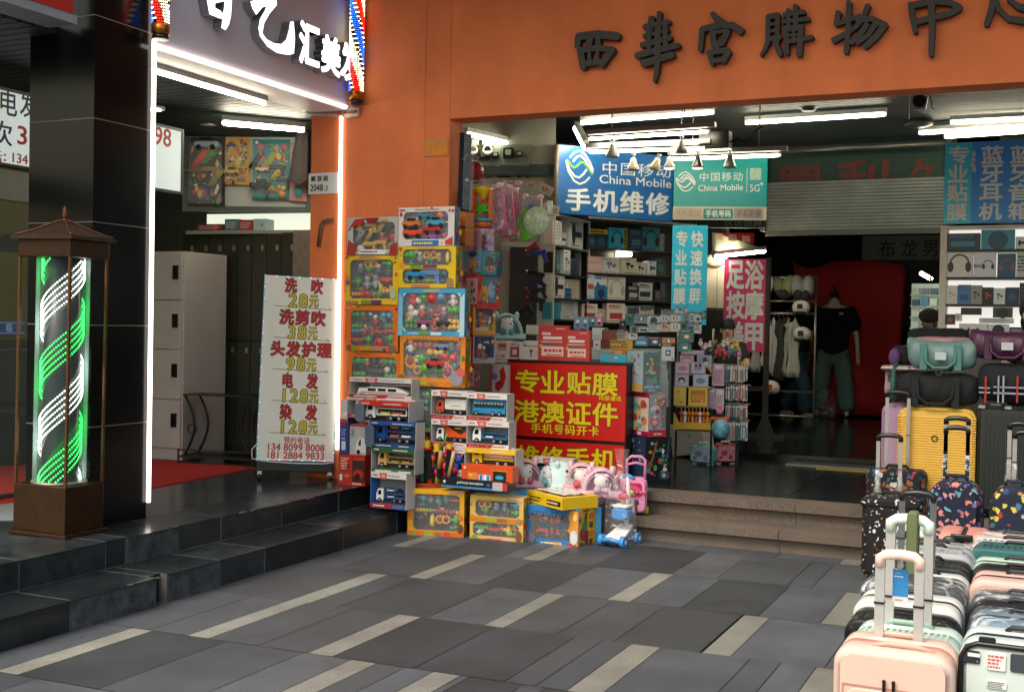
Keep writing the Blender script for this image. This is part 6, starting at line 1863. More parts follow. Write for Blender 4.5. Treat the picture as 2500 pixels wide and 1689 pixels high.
IW={'e':'earphone','h':'headphone','s':'shaver','p':'printed','c':'camera','o':'round','n':'lettered'}
def shelf_unit(name,label,fr,w,dep,zs,zb,white):
 t=thing(name,label,'shelf unit',(fr.o.x,fr.o.y,.3),fr.th)
 wm=M('c4c0b4',rough=.45,var=.06)
 dk=M('2a2724',rough=.5,var=.1)
 part('back',dk,t,lambda b:b.box(0,w,dep-.01,dep,0,zs[0]-.3))
 part('side_panel',wm if white else dk,t,lambda b:b.box(-.014,0,0,dep,0,zs[0]-.3))
 part('side_panel',wm if white else dk,t,lambda b:b.box(w,w+.014,0,dep,0,zs[0]-.3))
 for k,z in enumerate(zs):
  part('shelf_board',wm if k==0 else dk,t,lambda b:b.box(0,w,0,dep-.011,z-.3-.018,z-.3))
 return t
FLU=Fr((-4.15,9.84,0),R(90))
zl=[FLU.uv('L',310,y)[1]for y in(692,952,1186,1392,1570)]
shelf_unit('display_shelf','white sided shelf unit of shavers and small boxes next to the blue sign',FLU,.86,.16,zl,.3,True)
FMS=Fr((-4.15,10.66,0),R(55.6))
zm=[FMS.uv('L',820,y)[1]for y in(716,972,1184,1404,1600)]
shelf_unit('display_shelf','dark shelf unit of headphone boxes right under the blue sign',FMS,1.4,.22,zm,.3,False)
def shelf_goods(fr,zs,where,rows):
 for k,row in enumerate(rows):
  for i,(x0,y0,x1,y1,c,ic,c2)in enumerate(row):
   lab='%s %s carton, %s on the %s shelf of the %s'%(CN[c],IW[ic],ORD[i]if i==0 else ORD[i]+' from left',['top','second','third','fourth'][k],where)
   carton(lab,fr,'L',(x0,y0,x1,y1),.09,c,ICON[ic](c2)+[('sc',.08,.84,.7,.93,1,c2),('sc',.1,.05,.85,.12,1,c2)],group=GRP,off=-.012-.03*(i%2),zb=zs[k+1]+.001)
shelf_goods(FLU,zl,'white sided unit',[[(184,728,262,900,'d4d0c8','n','a8a49c'),(240,825,342,955,'cfd2d4','s','2c2420'),(320,728,442,830,'c8d0cc','s','20282c'),(347,838,434,962,'16324c','p','20485c')],[(182,995,222,1160,'17191c','n','4a4c50'),(224,1010,272,1160,'2c7a6c','p','6aa898'),(276,978,332,1172,'cfd2d4','e','1c1c1c'),(346,1055,434,1182,'23506e','o','16304c')],[(176,1196,284,1388,'d4d0c8','s','28201c'),(290,1226,342,1300,'cfd2d4','n','7a7c80'),(290,1302,343,1392,'3878a8','p','1c4470'),(346,1230,430,1392,'cfc4ac','n','b0a890')],[(172,1425,250,1570,'2c8ca0','n','1c6478'),(286,1402,420,1492,'cfd2d4','n','9a9ca0'),(252,1498,335,1570,'d4d0c8','p','b0aca4')]])
shelf_goods(FMS,zm,'dark unit',[[(466,842,556,946,'1c3c4c','o','3c6c7c'),(558,838,660,948,'1c3c4c','o','2c5c70'),(665,790,786,962,'2a9ab8','h','16242c'),(790,788,832,958,'b8a020','n','1c1c14'),(836,800,946,962,'16324c','p','4a6c88'),(952,786,1106,972,'2c8ca0','h','2c1c14'),(1108,840,1130,975,'9a9c9c','n','55585a')],[(460,1032,608,1166,'c8a8a0','p','d4b8b0'),(612,1042,764,1172,'cfd2d4','e','7c8084'),(768,1046,892,1178,'cfc4ac','e','28241c'),(896,1082,986,1186,'d4d0c8','e','20201c'),(992,1072,1060,1188,'cfd2d4','s','28485c'),(1072,1048,1158,1192,'1f4a44','o','2c6a5c')],[(460,1186,534,1386,'b8ccd4','s','c04c3c'),(536,1196,658,1284,'cfd2d4','s','285898'),(538,1288,642,1390,'3878a8','o','183858'),(662,1206,812,1396,'d4d0c8','h','a8a49c'),(816,1282,914,1400,'17191c','p','b8b8b4'),(918,1256,1044,1406,'cfd2d4','p','20262c'),(1050,1320,1108,1410,'2c3438','n','a07060'),(1110,1252,1158,1402,'16324c','n','5c708c')],[(426,1436,560,1545,'d4d0c8','p','b83c38'),(562,1478,638,1570,'c8a8a0','o','e0c8cc'),(642,1432,794,1570,'d4d0c8','p','b83c38'),(812,1456,914,1500,'c8d0cc','n','88908c'),(918,1456,1040,1492,'d4d0c8','n','a8a49c')]])
carton('yellow topped clear pack of earphones above the dark teal cartons',FMS,'L',(466,800,660,838),.06,'b8a020',[('sc',.1,.2,.9,.8,1,'1c1c14')],off=-.03)
part_light=[on('L',770,1008,Y=11.2),on('L',915,1006,Y=11.35)]
tube_light('short bright lamp inside the dark shelf unit above the cream cartons',FMS.hit('L',770,1012)-FMS.n*-.0+FMS.dx*0+Vector((0,0,0))-FMS.n*.14,FMS.hit('L',915,1012)-FMS.n*.14,.022,housing=False)
# ================================================================ glass showcase and rows of small accessory cartons
pA=on('N',840,640,Y=9.1)
t=thing('glass_showcase','low glass showcase behind the red counter stacked with small accessory boxes','showcase',(-3.45,9.3,.3),R(20))
part('base',M('3a3632',rough=.5),t,lambda b:b.box(-.52,.55,-.10,.75,0,.55))
for k in range(4):
 part('tier',M('b8beb8',rough=.3),t,lambda b:b.box(-.5,.53,-.08+.2*k,.10+.2*k,.55,.76+.085*k))
part('glass',M_clear('c8d8d4',.10,.04),t,lambda b:b.box(-.52,.55,-.10,-.094,.55,1.0))
GA='small accessory cartons on the showcase'
rn=random.Random(12)
cols=['cfd2d4','d4d0c8','b8ccd4','1c3c4c','2c7a6c','c8d0cc','17191c','7890a8','c8b8b0','8a8c84']
dk2=['20262c','3c4c58','2c4c48','6a6c70','8a3c34','3c5c84']
R_back=[(685,262,752,345),(760,266,846,322),(848,262,938,350),(940,262,1012,322),(1016,258,1092,322),(1110,248,1150,322),(1152,240,1196,330),(1198,250,1242,340),(1244,236,1278,300)]
R_top=[(700,206,786,260),(795,200,900,236),(948,226,1042,262),(1052,210,1142,256)]
R_mid=[(640,300,690,372),(716,345,782,402),(782,348,854,396),(858,326,936,396),(936,324,1012,392),(1016,318,1090,392),(1092,312,1140,384),(1142,316,1190,392),(1192,322,1244,404)]
R_frt=[(530,362,560,440),(622,376,704,456),(706,396,772,452),(752,424,850,498),(850,432,956,496),(956,434,1050,478),(1084,380,1190,470),(1076,474,1172,540),(952,478,1046,606)]
fix={('front',6):('2c7a6c','c','d88850'),('front',7):('2c7a6c','c','c8d0cc'),('front',8):('cfd2d4','c','2c4c6c'),('front',5):('d88850','c','3c2820'),('front',4):('23506e','c','c8a888'),('front',3):('2c8ca0','p','b8c8cc'),('back',3):('cfd2d4','c','1c1c20'),('back',4):('cfd2d4','c','1c1c20'),('back',8):('1f4a44','n','b8c0b8')}
for nm,rows_,yy in(('top',R_top,9.86),('back',R_back,9.66),('middle',R_mid,9.42),('front',R_frt,9.14)):
 fr=Fr((-3.45,yy,0),R(20))
 for i,r in enumerate(rows_):
  c,ic,c2=fix.get((nm,i),(cols[(i*3+len(nm))%10],'pcnoe'[(i*2+len(nm))%5],dk2[i%6]))
  carton('%s %s accessory carton, %s in the %s row above the showcase'%(CN[c],IW[ic],ORD[i]if i==0 else ORD[i]+' from left',nm),fr,'N',r,.06,c,ICON[ic](c2)+[('rc',.0,.82,1,1,dk2[(i*5+2)%6]),('sc',.1,.86,.8,.96,1,'d8d8d4'),('el',.85,.12,.07,.07,['c83c34','d8b030','3c7cb0'][i%3])],group=GA,off=.012*(i%3))
F9=Fr((-3.6,8.95,0),R(12))
carton('dark red bundle of candy sticks between the flyers and the snack strip',F9,'N',(510,378,612,520),.07,'6a4030',[('sc',.05,.05,.95,.95,9,'8a1c1c'),('sc',.1,.1,.9,.5,4,'2c1c14')],name='candy_bundle',cat='candy')
carton('yellow and black snack packet strip on the counter edge',F9,'N',(572,455,738,520),.05,'c89c1c',[('sc',.02,.1,.98,.95,3,'3c2c18'),('sc',.05,.4,.6,.6,1,'d8c8a0')],name='snack_strip',cat='snack',off=.01)
carton('orange chewing gum box under the yellow snack strip',F9,'N',(604,520,692,566),.05,'c8701c',[('sc',.08,.2,.9,.8,2,'e8d0a8')],name='gum_box',cat='snack',off=.03)
carton('small pack of playing cards with a black spade leaning on the flyers',F9,'N',(446,455,502,520),.02,'d8d4cc',[('el',.5,.5,.14,.14,'1c1c1c')],name='card_pack',cat='cards')
for lab,r,c in(('blue hooded figurine pack on the counter, left of the pair',(306,282,360,372),'7890a8'),('blue hooded figurine pack on the counter, right of the pair',(362,282,416,372),'7890a8'),('teal mascot figurine pack behind the shorter flyer box',(424,282,466,354),'2c8ca0'),('pink mascot figurine pack behind the shorter flyer box',(470,282,514,352),'c87888')):
 carton(lab,Fr((-3.6,9.0,0),R(12)),'N',r,.04,c,[('el',.5,.62,.24,.24,'d8dce0'),('el',.5,.3,.28,.3,'3c64a0' if 'blue' in lab else '2c2c34')],name='figurine_pack',cat='toy pack')
carton('clear plastic card holder standing on the counter',Fr((-3.6,8.95,0),R(12)),'N',(440,362,528,452),.01,'b8c8c0',[('sc',.1,.1,.9,.5,3,'98a8a0')],name='card_holder',cat='holder')
def corner_box(label,v,xl,xc,xr,yt,yb,Y,th,cl,art_l,cr,art_r,cat='toy box',win=None,group=None,zb=None):
 P=on(v,xc,(yt+yb)/2,Y=Y)
 zt,z0=on(v,xc,yt,Y=Y).z,on(v,xc,yb,Y=Y).z
 if zb is not None:
  z0=zb
 fr,fl=Fr((P.x,P.y,0),th),Fr((P.x,P.y,0),th-math.pi/2)
 w=fr.uv(v,xr,(yt+yb)/2)[0]
 dep=min(.24,max(.04,-fl.uv(v,xl,(yt+yb)/2)[0]))
 w=min(w,.34)
 h=zt-z0
 t=thing('boxed_toy',label,cat,(P.x,P.y,z0),th,group)
 b=CB()
 b.c(cl).box(0,w,.001,dep,0,h)
 b.c(cr).box(0,w,0,.001,0,h)
 pl=['b83c34','d8b040','3c7c8c','d8c8c0','5c4a6c','4c8c4c','c87838']
 b.art(list(art_r)+busy(int(xl+yt),22,pl,(.1,.15,.9,.9),.06),w,h)
 b.art(list(art_l)+busy(int(xc+yb),12,pl,(.1,.1,.9,.9),.05),dep,h,side_T(dep))
 b.done('carton',t)
 if win:
  q=MB()
  q.box(win[0]*w,win[2]*w,-.006,-.005,win[1]*h,win[3]*h)
  q.build('window',WIN,t)
 return t
corner_box('pale blue claw machine toy box with a clear side, topmost at the counter corner','N',692,816,942,540,838,8.62,R(50),'a9cad4',[('el',.5,.52,.36,.36,'d8b8bc'),('el',.5,.52,.28,.28,'b8d4dc'),('rc',.36,.46,.64,.60,'e0dcd8'),('pl',[(0,0),(1,0),(1,.16),(.7,.22),(.4,.18),(.15,.24),(0,.18)],'d8a85c'),('el',.72,.9,.06,.06,'c86870')],'5c8088',[('rc',.06,.1,.94,.92,'48686e'),('el',.45,.48,.34,.06,'c0ccc8'),('pl',[(.3,.5),(.44,.8),(.58,.5)],'90a8a8'),('rc',.2,.16,.8,.4,'6c9094'),('rc',.06,.1,.94,.16,'98b8bc'),('sc',.3,.02,.8,.07,1,'b8d0d4')],win=(.05,.1,.95,.92))
corner_box('white and red fruit patterned toy box with a doll window, middle of the corner stack','N',702,856,985,848,1168,8.63,R(50),'e0d4c4',[('rc',0,.90,1,1,'b82048'),('rc',0,0,1,.12,'a81c48'),('el',.25,.68,.16,.12,'68b8b0'),('el',.68,.74,.18,.14,'d84c40'),('el',.2,.42,.15,.12,'d85844'),('el',.74,.36,.18,.14,'e08850'),('el',.45,.56,.10,.2,'d8c060'),('el',.5,.24,.14,.10,'70b890'),('rc',.36,.02,.6,.10,'e8d8d8')],'b02c38',[('rc',.04,.16,.96,.98,'8a98a8'),('el',.36,.66,.24,.16,'d8c8c4'),('el',.36,.34,.26,.24,'c83434'),('el',.36,.34,.15,.13,'d8a898'),('el',.58,.84,.12,.08,'b83c3c'),('rc',.70,.2,.94,.9,'5c6c80'),('sc',.3,.03,.8,.1,1,'e0c0c0')],win=(.04,.16,.96,.96))
corner_box('dark navy guitar toy box with brown and blue guitars, bottom of the corner stack','N',690,832,1022,1172,1500,8.64,R(50),'28405c',[('el',.2,.9,.09,.09,'c8c4b8'),('sc',.08,.74,.4,.82,1,'7c90a8'),('rc',0,.0,1,.04,'1c2c40')],'14181a',[('pl',[(.40,.90),(.48,.92),(.28,.48),(.20,.46)],'8a5828'),('el',.18,.42,.10,.12,'7c4c20'),('el',.1,.34,.12,.12,'6a4420'),('pl',[(.86,.95),(.94,.95),(.84,.35),(.76,.35)],'2c3c54'),('el',.74,.20,.20,.18,'2c4868'),('el',.72,.18,.08,.07,'b8a890'),('pl',[(.66,.3),(.72,.5),(.76,.32)],'48688c')],zb=.3)
GD='doll boxes stacked right of the pillar'
corner_box('pink doll box with a dark arched window, topmost of the doll tower','H',118,232,335,495,678,7.92,R(60),'d8a8bc',[('el',.8,.5,.3,.4,'b88898')],'d0a0b4',[('pl',[(.0,.25),(.1,.75),(.35,.85),(.42,.1),(.1,.0)],'6c4c60'),('rc',.42,.1,.85,.8,'b8a8c4'),('el',.6,.4,.16,.2,'8c88b0')],group=GD)
corner_box('sky blue doll box with a yellow haired figure, second of the doll tower','H',78,238,398,662,848,7.90,R(60),'58a8c0',[('rc',.03,.03,.97,.97,'70b8cc'),('el',.5,.50,.16,.3,'e0a860'),('el',.45,.25,.2,.14,'d89850'),('el',.85,.45,.10,.10,'d8a0c0'),('rc',0,0,1,.10,'4c8a4c'),('el',.5,.86,.26,.10,'2c5c94'),('el',.12,.3,.1,.08,'d8b0c8')],'3c8898',[('rc',.06,.1,.70,.94,'5c8c90'),('el',.36,.5,.2,.26,'3c7468'),('el',.4,.24,.24,.14,'b89098'),('rc',.72,.0,1,1,'1c5460'),('el',.86,.7,.06,.06,'8c3c34')],group=GD)
corner_box('red and white pony box with icon print, third of the doll tower','H',52,205,380,840,1108,7.90,R(60),'dcc8c4',[('rc',0,.88,1,1,'c83c48'),('rc',0,0,1,.12,'c03848'),('rc',.12,.66,.4,.84,'c8742c'),('el',.72,.74,.12,.08,'d89888'),('el',.6,.52,.10,.07,'c86c3c'),('el',.84,.52,.08,.06,'b85030'),('rc',.5,.36,.68,.40,'b83030'),('el',.62,.24,.10,.08,'c8502c'),('el',.86,.26,.08,.08,'a86c40')],'c04438',[('rc',.22,.18,.92,.94,'5c7c94'),('el',.3,.45,.18,.3,'d88c3c'),('el',.62,.55,.16,.3,'8cacc0'),('el',.12,.3,.1,.14,'d85c44'),('rc',.42,.04,.86,.16,'b83040'),('el',.08,.62,.08,.1,'9c2c3c'),('el',.26,.7,.1,.08,'4c9848')],group=GD)
corner_box('orange doll box with a dark purple window, fourth of the doll tower','H',105,172,345,1092,1308,7.90,R(60),'c8541c',[('el',.5,.6,.3,.18,'e0b080'),('el',.6,.28,.25,.15,'d8a038')],'d08c2c',[('pl',[(.14,.16),(.86,.16),(.92,.9),(.1,.94)],'58485c'),('el',.52,.38,.22,.22,'d8883c'),('el',.52,.55,.28,.2,'8c6c74'),('el',.5,.2,.34,.08,'c8a888')],group=GD)
corner_box('red box with a dark figure window, lowest visible of the doll tower','E',1168,1238,1430,1105,1350,7.92,R(60),'b8283c',[('rc',.2,.42,.5,.5,'d8b8b8')],'9a949c',[('rc',.06,.2,.92,.94,'383c54'),('el',.3,.4,.16,.26,'b03838'),('el',.6,.45,.14,.3,'24344c'),('el',.3,.6,.1,.1,'d0c8c8')],group=GD)
corner_box('white narrow box with a red band below the doll tower','E',1172,1250,1290,1368,1545,7.92,R(60),'d8cac4',[('rc',0,.86,1,1,'b82c34'),('rc',.2,.5,.8,.74,'b8703c'),('rc',.24,.2,.7,.4,'6c5040')],'a83430',[('rc',.1,.1,.9,.9,'6c2c30')],group=GD)
carton('clear pack with a red dragon toy beside the red counter',Fr((-4.0,8.3,0)),'I',(-8,365,98,560),.06,'a8a4a8',[('pl',[(.30,.2),(.5,.1),(.8,.3),(.95,.6),(.8,.95),(.55,.8),(.6,.5),(.3,.4)],'9a2420'),('el',.25,.6,.2,.2,'4c6c94'),('rc',0,0,.12,1,'b83030'),('el',.6,.4,.1,.1,'7a1c1c')],cat='toy pack')
def hang_wire(b,p):
 b.tube([(p[0],p[1],p[2]),(p[0],p[1]+.01,p[2]+.06),(p[0],p[1]+.03,p[2]+.07)],.003,4)
p=on('H',245,490,Y=8.02)
h=on('H',245,185,Y=8.02).z-p.z
t=thing('sand_wheel_toy','yellow, green and orange sand wheel toy hanging beside the pillar','toy',p)
part('funnel',M('e0b414',rough=.3),t,lambda b:b.lathe([(.05,h*.98),(.075,h),(.075,h*.94),(.02,h*.74),(.018,h*.70)],n=16))
part('pole',M('d8641c',rough=.3),t,lambda b:(b.box(-.085,-.055,-.02,.02,h*.2,h*.95),b.box(.058,.075,-.02,.02,h*.2,h*.95)))
part('wheel',M('48b828',rough=.3),t,lambda b:(b.cyl((0,-.03,h*.48),(0,.03,h*.48),.035,n=12),b.box(-.055,.055,-.02,.02,h*.40,h*.45),b.box(-.04,.05,-.02,.02,h*.52,h*.58)))
part('red_vane',M('d83c24',rough=.3),t,lambda b:b.box(.0,.04,-.025,.02,h*.58,h*.68))
part('collar',M('3c98b0',rough=.3),t,lambda b:b.cyl((0,0,h*.15),(0,0,h*.22),.07,n=18))
part('tub',M('c8601c',rough=.3),t,lambda b:b.cyl((0,0,0),(0,0,h*.15),.062,n=18))
GPH='doll packs hung on hooks in the corner'
for k,(lab,xa,xb,ya,yb,yy,c)in enumerate((('pink framed doll pack hanging at the front, nearest the sand wheel toy',262,435,172,525,8.2,'d8648c'),('pink framed doll pack hanging second, edge showing behind the front one',385,505,175,560,8.35,'d0587c'),('pink framed doll pack hanging third, next to the pale oval pack',455,552,195,590,8.5,'c85878'),('pale pink oval doll pack hanging right of the pink ones',540,690,235,530,8.6,'d8b8c4'))):
 fr=Fr((-3.9,yy,0),R(-6))
 x0,z0,x1,z1=fr.rect('H',xa,ya,xb,yb)
 w,h=x1-x0,z1-z0
 t=thing('doll_pack',lab,'toy pack',at_local(fr,x0,z0),fr.th,GPH,ry=R(-7 if k<3 else 4))
 part('card',M('b08894' if k<3 else '8c8490',rough=.6,var=.4,sc=26),t,lambda b:b.rrect(.02,w-.02,.02,h-.03,.03,.012,.016,0,5))
 fm=M(c,rough=.3)
 part('frame',fm,t,lambda b:b.tube([(w*.12,0,0),(w*.88,0,0),(w,0,h*.08),(w*.97,0,h*.6),(w*.90,0,h*.95),(w*.12,0,h*.95),(w*.03,0,h*.6),(0,0,h*.08)],.011,6,close=True))
 for sx in(.12,.88):
  part('round_clip',M('e8c8d0',rough=.3),t,lambda b:b.cyl((w*sx,-.02,h*.96),(w*sx,.01,h*.96),.022,n=14))
 o=part('doll',M('d09088',rough=.5),t,lambda b:(b.ball((w*.5,-.005,h*.36),w*.13,n=10,k=6),b.ball((w*.5,0,h*.22),w*.16,1,.6,1.2,n=10,k=6)))
 part('hair',M('a85a50',rough=.6),o,lambda b:b.ball((w*.5,.006,h*.39),w*.15,1,.7,1,n=10,k=6))
 part('bag',M_film('f0d8e0',.26,16),t,lambda b:b.rrect(.0,w,.0,h*.98,.04,-.024,-.022,0,5))
p=on('H',668,440,Y=8.5)
t=thing('toy_fan','green and white windmill fan toy hanging in front of the white shelf panel','toy',p)
part('handle',M('d0d4c4',rough=.3),t,lambda b:b.cyl((.0,-.03,-.02),(-.01,-.03,.09),.024,n=12))
part('disc',M('a8bc98',rough=.3,var=.3,sc=40),t,lambda b:b.lathe([(.0,0),(.11,.01),(.115,.02),(.11,.03),(0,.035)],(.0,0,0),24)).rotation_euler=(R(90),0,0)
t.children[-1].location=(.12,.0,.06)
part('feather',M('5aa02c',rough=.8),t,lambda b:b.prism([(-.02,.05),(-.10,.11),(-.18,.02),(-.22,-.12),(-.12,-.16),(-.02,-.12),(.0,-.02)],-.012,.008))
part('blue_band',M('2c5c8c',rough=.4),t,lambda b:b.prism([(-.06,.14),(-.03,.12),(-.10,-.02),(-.13,-.0)],-.016,-.0125))
for lab,r,rot,c2 in(('postcard with red dots pinned crookedly high on the stained wall',(665,118,782,210),-28,'c04438'),('postcard with coloured shapes sticking out over the white shelf panel',(700,285,835,370),-14,'3c7888'),('small print card hung beside the crooked postcard',(585,138,652,196),8,'b84c34'),('card header of a toy pack right of the security camera',(148,126,272,168),4,'5c8a50'),('wrinkled card header above the pink doll packs',(400,128,560,165),0,'b86858')):
 fr=Fr((-4.1,8.9 if r[0]>500 else 8.4,0),R(10))
 x0,z0,x1,z1=fr.rect('H',*r)
 w,h=x1-x0,z1-z0
 b=CB()
 b.c('cfc9b8',.5).box(0,w*.95,0,.004,0,h*.8)
 b.art([('rc',.06,.08,.94,.40,'9cb8b0'),('el',.3,.5,.09,.09,c2),('el',.55,.55,.1,.1,c2),('el',.78,.5,.09,.09,'d88898'),('el',.42,.3,.07,.07,'4c6c50')],w*.95,h*.8)
 o=b.done('picture_card',loc=at_local(fr,x0,z0+h*.1),rz=fr.th)
 o.rotation_euler=(0,R(-rot),fr.th)
 tag(o,lab,'card')
fr=Fr((-4.0,7.86,0),R(62))
x0,z0,x1,z1=fr.rect('W',535,335,662,1195)
t=thing('toy_blister_card','dark narrow blister card of toys hung edge on at the pillar corner','toy card',at_local(fr,x0,z0),fr.th,ry=R(1))
w,h=x1-x0,z1-z0
part('card',M('2b3138',rough=.4,var=.5,sc=14),t,lambda b:b.box(0,w,0,.004,0,h))
for it in(('toy_gun',.5,.86,.12,'5a6470'),('rods',.45,.70,.16,'2f8a4c'),('ball',.3,.66,.10,'b83a2c'),('toy_gun',.45,.50,.14,'20242c'),('ball',.6,.40,.14,'b8bcc4'),('toy_car',.5,.26,.16,'1c2030'),('ball',.65,.16,.2,'2c3c54'),('rods',.4,.1,.14,'4c5460')):
 toy(it[0],t,(it[1]*w,-.012,it[2]*h),it[3]*w,it[4])
part('bubble',M_clear('dfe8f0',.10,.08),t,lambda b:b.rrect(.005,w-.005,.01,h-.01,.02,-.05,-.048,0,4))
p=on('W',700,755,Y=8.6)
tag(part('play_ball',M('b03a2c',rough=.4),None,lambda b:b.ball((0,0,0),.085,n=18,k=12),loc=p),'red rubber ball hanging in the dark behind the pillar corner','ball')
for lab,r in(('plain orange carton end right of the white framed toy box, upper',(495,1200,612,1372)),('plain orange carton end right of the white framed toy box, lower',(492,1378,612,1560))):
 carton(lab,Fr((-4.0,7.72,0)),'W',r,.14,'c0661c',[('rc',0,.0,1,.1,'6a3c14')],cat='box')
a,c=on('H',682,500,Y=9.5),on('H',662,1120,Y=9.5)
b=MB()
n=40
for k in range(n):
 q=a+(c-a)*(k/n)
 b.tube([(q.x+.009*math.cos(i*1.257)*(k%2),q.y+.009*math.cos(i*1.257)*(1-k%2),q.z+.016*math.sin(i*1.257))for i in range(5)],.003,4,close=True)
tag(b.build('chain',M('8c8a84',rough=.3,metal=.8)),'thin metal chain with toy guns hanging along the white shelf panel','chain')
for i,(x,y,c1,c2,s,lab)in enumerate(((635,640,'b03430','d8d0c8',.05,'red and white toy rocket at the top of the chain'),(680,700,'2c50a0','c83828',.07,'blue and red toy gun below the rocket on the chain'),(660,860,'1c1c20','d8d4d0',.07,'black and white toy blaster high on the chain'),(660,920,'1c2c48','e0541c',.07,'navy toy blaster with an orange tip in the middle of the chain'),(680,985,'24282c','e0541c',.065,'dark toy blaster with an orange tip below the navy one'),(665,1060,'182430','e0541c',.07,'black toy blaster with an orange tip, lowest on the chain'),(575,1140,'16181a','c8c4bc',.07,'black toy motorbike hanging by the mint carrier'))):
 q=on('H',x,y,Y=9.42)
 o=toy('toy_gun',None,(0,0,0),s,c1,c2)
 o.name='toy_blaster'
 o.location=q
 o.rotation_euler=(0,R(-35+24*(i%3)),R(10))
 tag(o,lab,'toy','toy guns on the chain')
 # ================================================================ people (one skinned body each, clothing and hair as its children)
import bmesh
def skin(name,nodes,mat,parent,sub=2):
 """nodes: (x, y, z, radius, index of the node it grows from or None)"""
 me=bpy.data.meshes.new(name)
 bm=bmesh.new()
 ly=bm.verts.layers.skin.verify()
 vs=[]
 for x,y,z,r,p in nodes:
  v=bm.verts.new((x,y,z))
  v[ly].radius=(r,r)
  v[ly].use_root=p is None
  vs.append(v)
 for v,n in zip(vs,nodes):
  if n[4]is not None:
   bm.edges.new((vs[n[4]],v))
 bm.to_mesh(me)
 bm.free()
 me.materials.append(mat)
 o=bpy.data.objects.new(name,me)
 COL.objects.link(o)
 o.parent=parent
 m=o.modifiers.new('skin','SKIN')
 m.use_smooth_shade=True
 s_=o.modifiers.new('sub','SUBSURF')
 s_.levels=s_.render_levels=sub
 return o
def person(label,loc,rz,skin_c,hair_c,shirt_c,trouser_c,arms,legs,head=(0,-.02,1.58),cap=None,glasses=False,lean=0.,shirt_mat=None,bald=False):
 """arms / legs: left and right joint positions (elbow, wrist) and (knee, ankle); faces local -y"""
 t=thing('person',label,'person',loc,rz)
 SK=M(skin_c,rough=.55,var=.06)
 hx,hy,hz=head
 nd=[(0,0,.95,.10,None),(0,0,1.15,.095,0),(0,.01+hy*.4,1.33,.10,1),(hx*.5,hy*.7,1.43,.055,2),(hx,hy,hz-.06,.072,3),(hx,hy,hz+.03,.088,4)]
 sh,tr=[(0,0,.80,.19,None),(0,0,1.0,.185,0),(0,0,1.16,.175,1),(0,.01+hy*.4,1.33,.165,2),(hx*.3,hy*.5,1.415,.085,3)],[(0,0,1.0,.15,None),(0,0,.86,.16,0)]
 for sx,(el,wr)in zip((-1,1),arms):
  a=len(nd)
  nd+=[(sx*.17,.01+hy*.4,1.36,.055,2),(*el,.042,a),(*wr,.028,a+1)]
  d=(Vector(wr)-Vector(el)).normalized()
  pm=Vector(wr)+d*.06
  nd.append((*pm,.028,a+2))
  sd=d.orthogonal().normalized()
  for k in range(4):
   q=pm+d*(.07+.012*(k in(1,2)))+sd*(.026*(k-1.5))
   nd.append((*q,.009,a+3))
  q=Vector(wr)+d*.05+sd*-.055
  nd.append((*q,.010,a+2))
  b=len(sh)
  m1=Vector((sx*.17,.01,1.36)).lerp(Vector(el),.75)
  sh+=[(sx*.175,.01+hy*.4,1.355,.09,3),(*m1,.082,b)]
 for sx,(kn,an)in zip((-1,1),legs):
  a=len(nd)
  nd+=[(sx*.09,0,.86,.085,0),(*kn,.058,a),(*an,.04,a+1),(an[0],an[1]-.12,.035,.032,a+2)]
  b=len(tr)
  tr+=[(sx*.09,0,.80,.13,1),(*kn,.10,b),(an[0],an[1],an[2]+.0,.10,b+1)]
  o=part('shoe',M('c8c4bc' if trouser_c!='15181a' else '1a1a1a',rough=.5),t,lambda q:q.ball((an[0],an[1]-.06,.04),.06,.75,2.0,.75,n=12,k=8))
 body=skin('body',nd,SK,t)
 skin('shirt',sh,shirt_mat or M(shirt_c,rough=.9,var=.1),t)
 skin('trousers',tr,M(trouser_c,rough=.9,var=.18,sc=4),t)
 HM_=M(hair_c,rough=.6,var=.2,sc=40)
 if not bald:
  part('hair',HM_,t,lambda b:(b.ball((hx,hy+.050,hz+.045),.108,.95,.95,1.05,n=18,k=12),b.ball((hx,hy+.085,hz-.06),.080,1,.7,1.2,n=14,k=8)))
 for sx in(-1,1):
  part('ear',SK,t,lambda b:b.ball((hx+sx*.088,hy+.0,hz-.01),.024,.5,.8,1.3,n=8,k=6))
  part('eye',M('1a1412',rough=.3),t,lambda b:b.ball((hx+sx*.034,hy-.082,hz+.012),.011,1.5,.7,.7,n=8,k=5))
  part('eyebrow',HM_,t,lambda b:b.box(hx+sx*.034-.02,hx+sx*.034+.02,hy-.091,hy-.075,hz+.034,hz+.041))
 part('nose',SK,t,lambda b:b.ball((hx,hy-.092,hz-.022),.018,.8,1,1.4,n=8,k=6))
 part('mouth',M('8a4038',rough=.5),t,lambda b:b.ball((hx,hy-.078,hz-.062),.022,1.1,.6,.35,n=10,k=6))
 if glasses:
  part('glasses',M('4a3a30',rough=.3),t,lambda b:[b.tube([(hx+sx*.036+.026*math.cos(i*.785),hy-.098,hz+.01+.02*math.sin(i*.785))for i in range(8)],.0025,5,close=True)for sx in(-1,1)])
 if cap:
  part('cap',M(cap,rough=.9),t,lambda b:(b.ball((hx,hy,hz+.07),.118,1,1.05,.75,n=16,k=10),b.box(hx-.07,hx+.07,hy-.19,hy-.08,hz+.055,hz+.068)))
 return t
SKC='d0a080'
q=on('N',1440,390,Y=11.05)
s=(q.z+.10-.36)/1.70
t=person('woman with glasses and dark tied hair standing behind the phone case rack',(q.x,11.05,.36),R(12),SKC,'120e0c','2c3028','20242a',[((-.24,-.10,1.10),(-.16,-.30,1.0)),((.27,-.12,1.12),(.20,-.32,1.08))],[((-.09,0,.48),(-.09,.02,.07)),((.09,0,.48),(.09,.02,.07))],glasses=True)
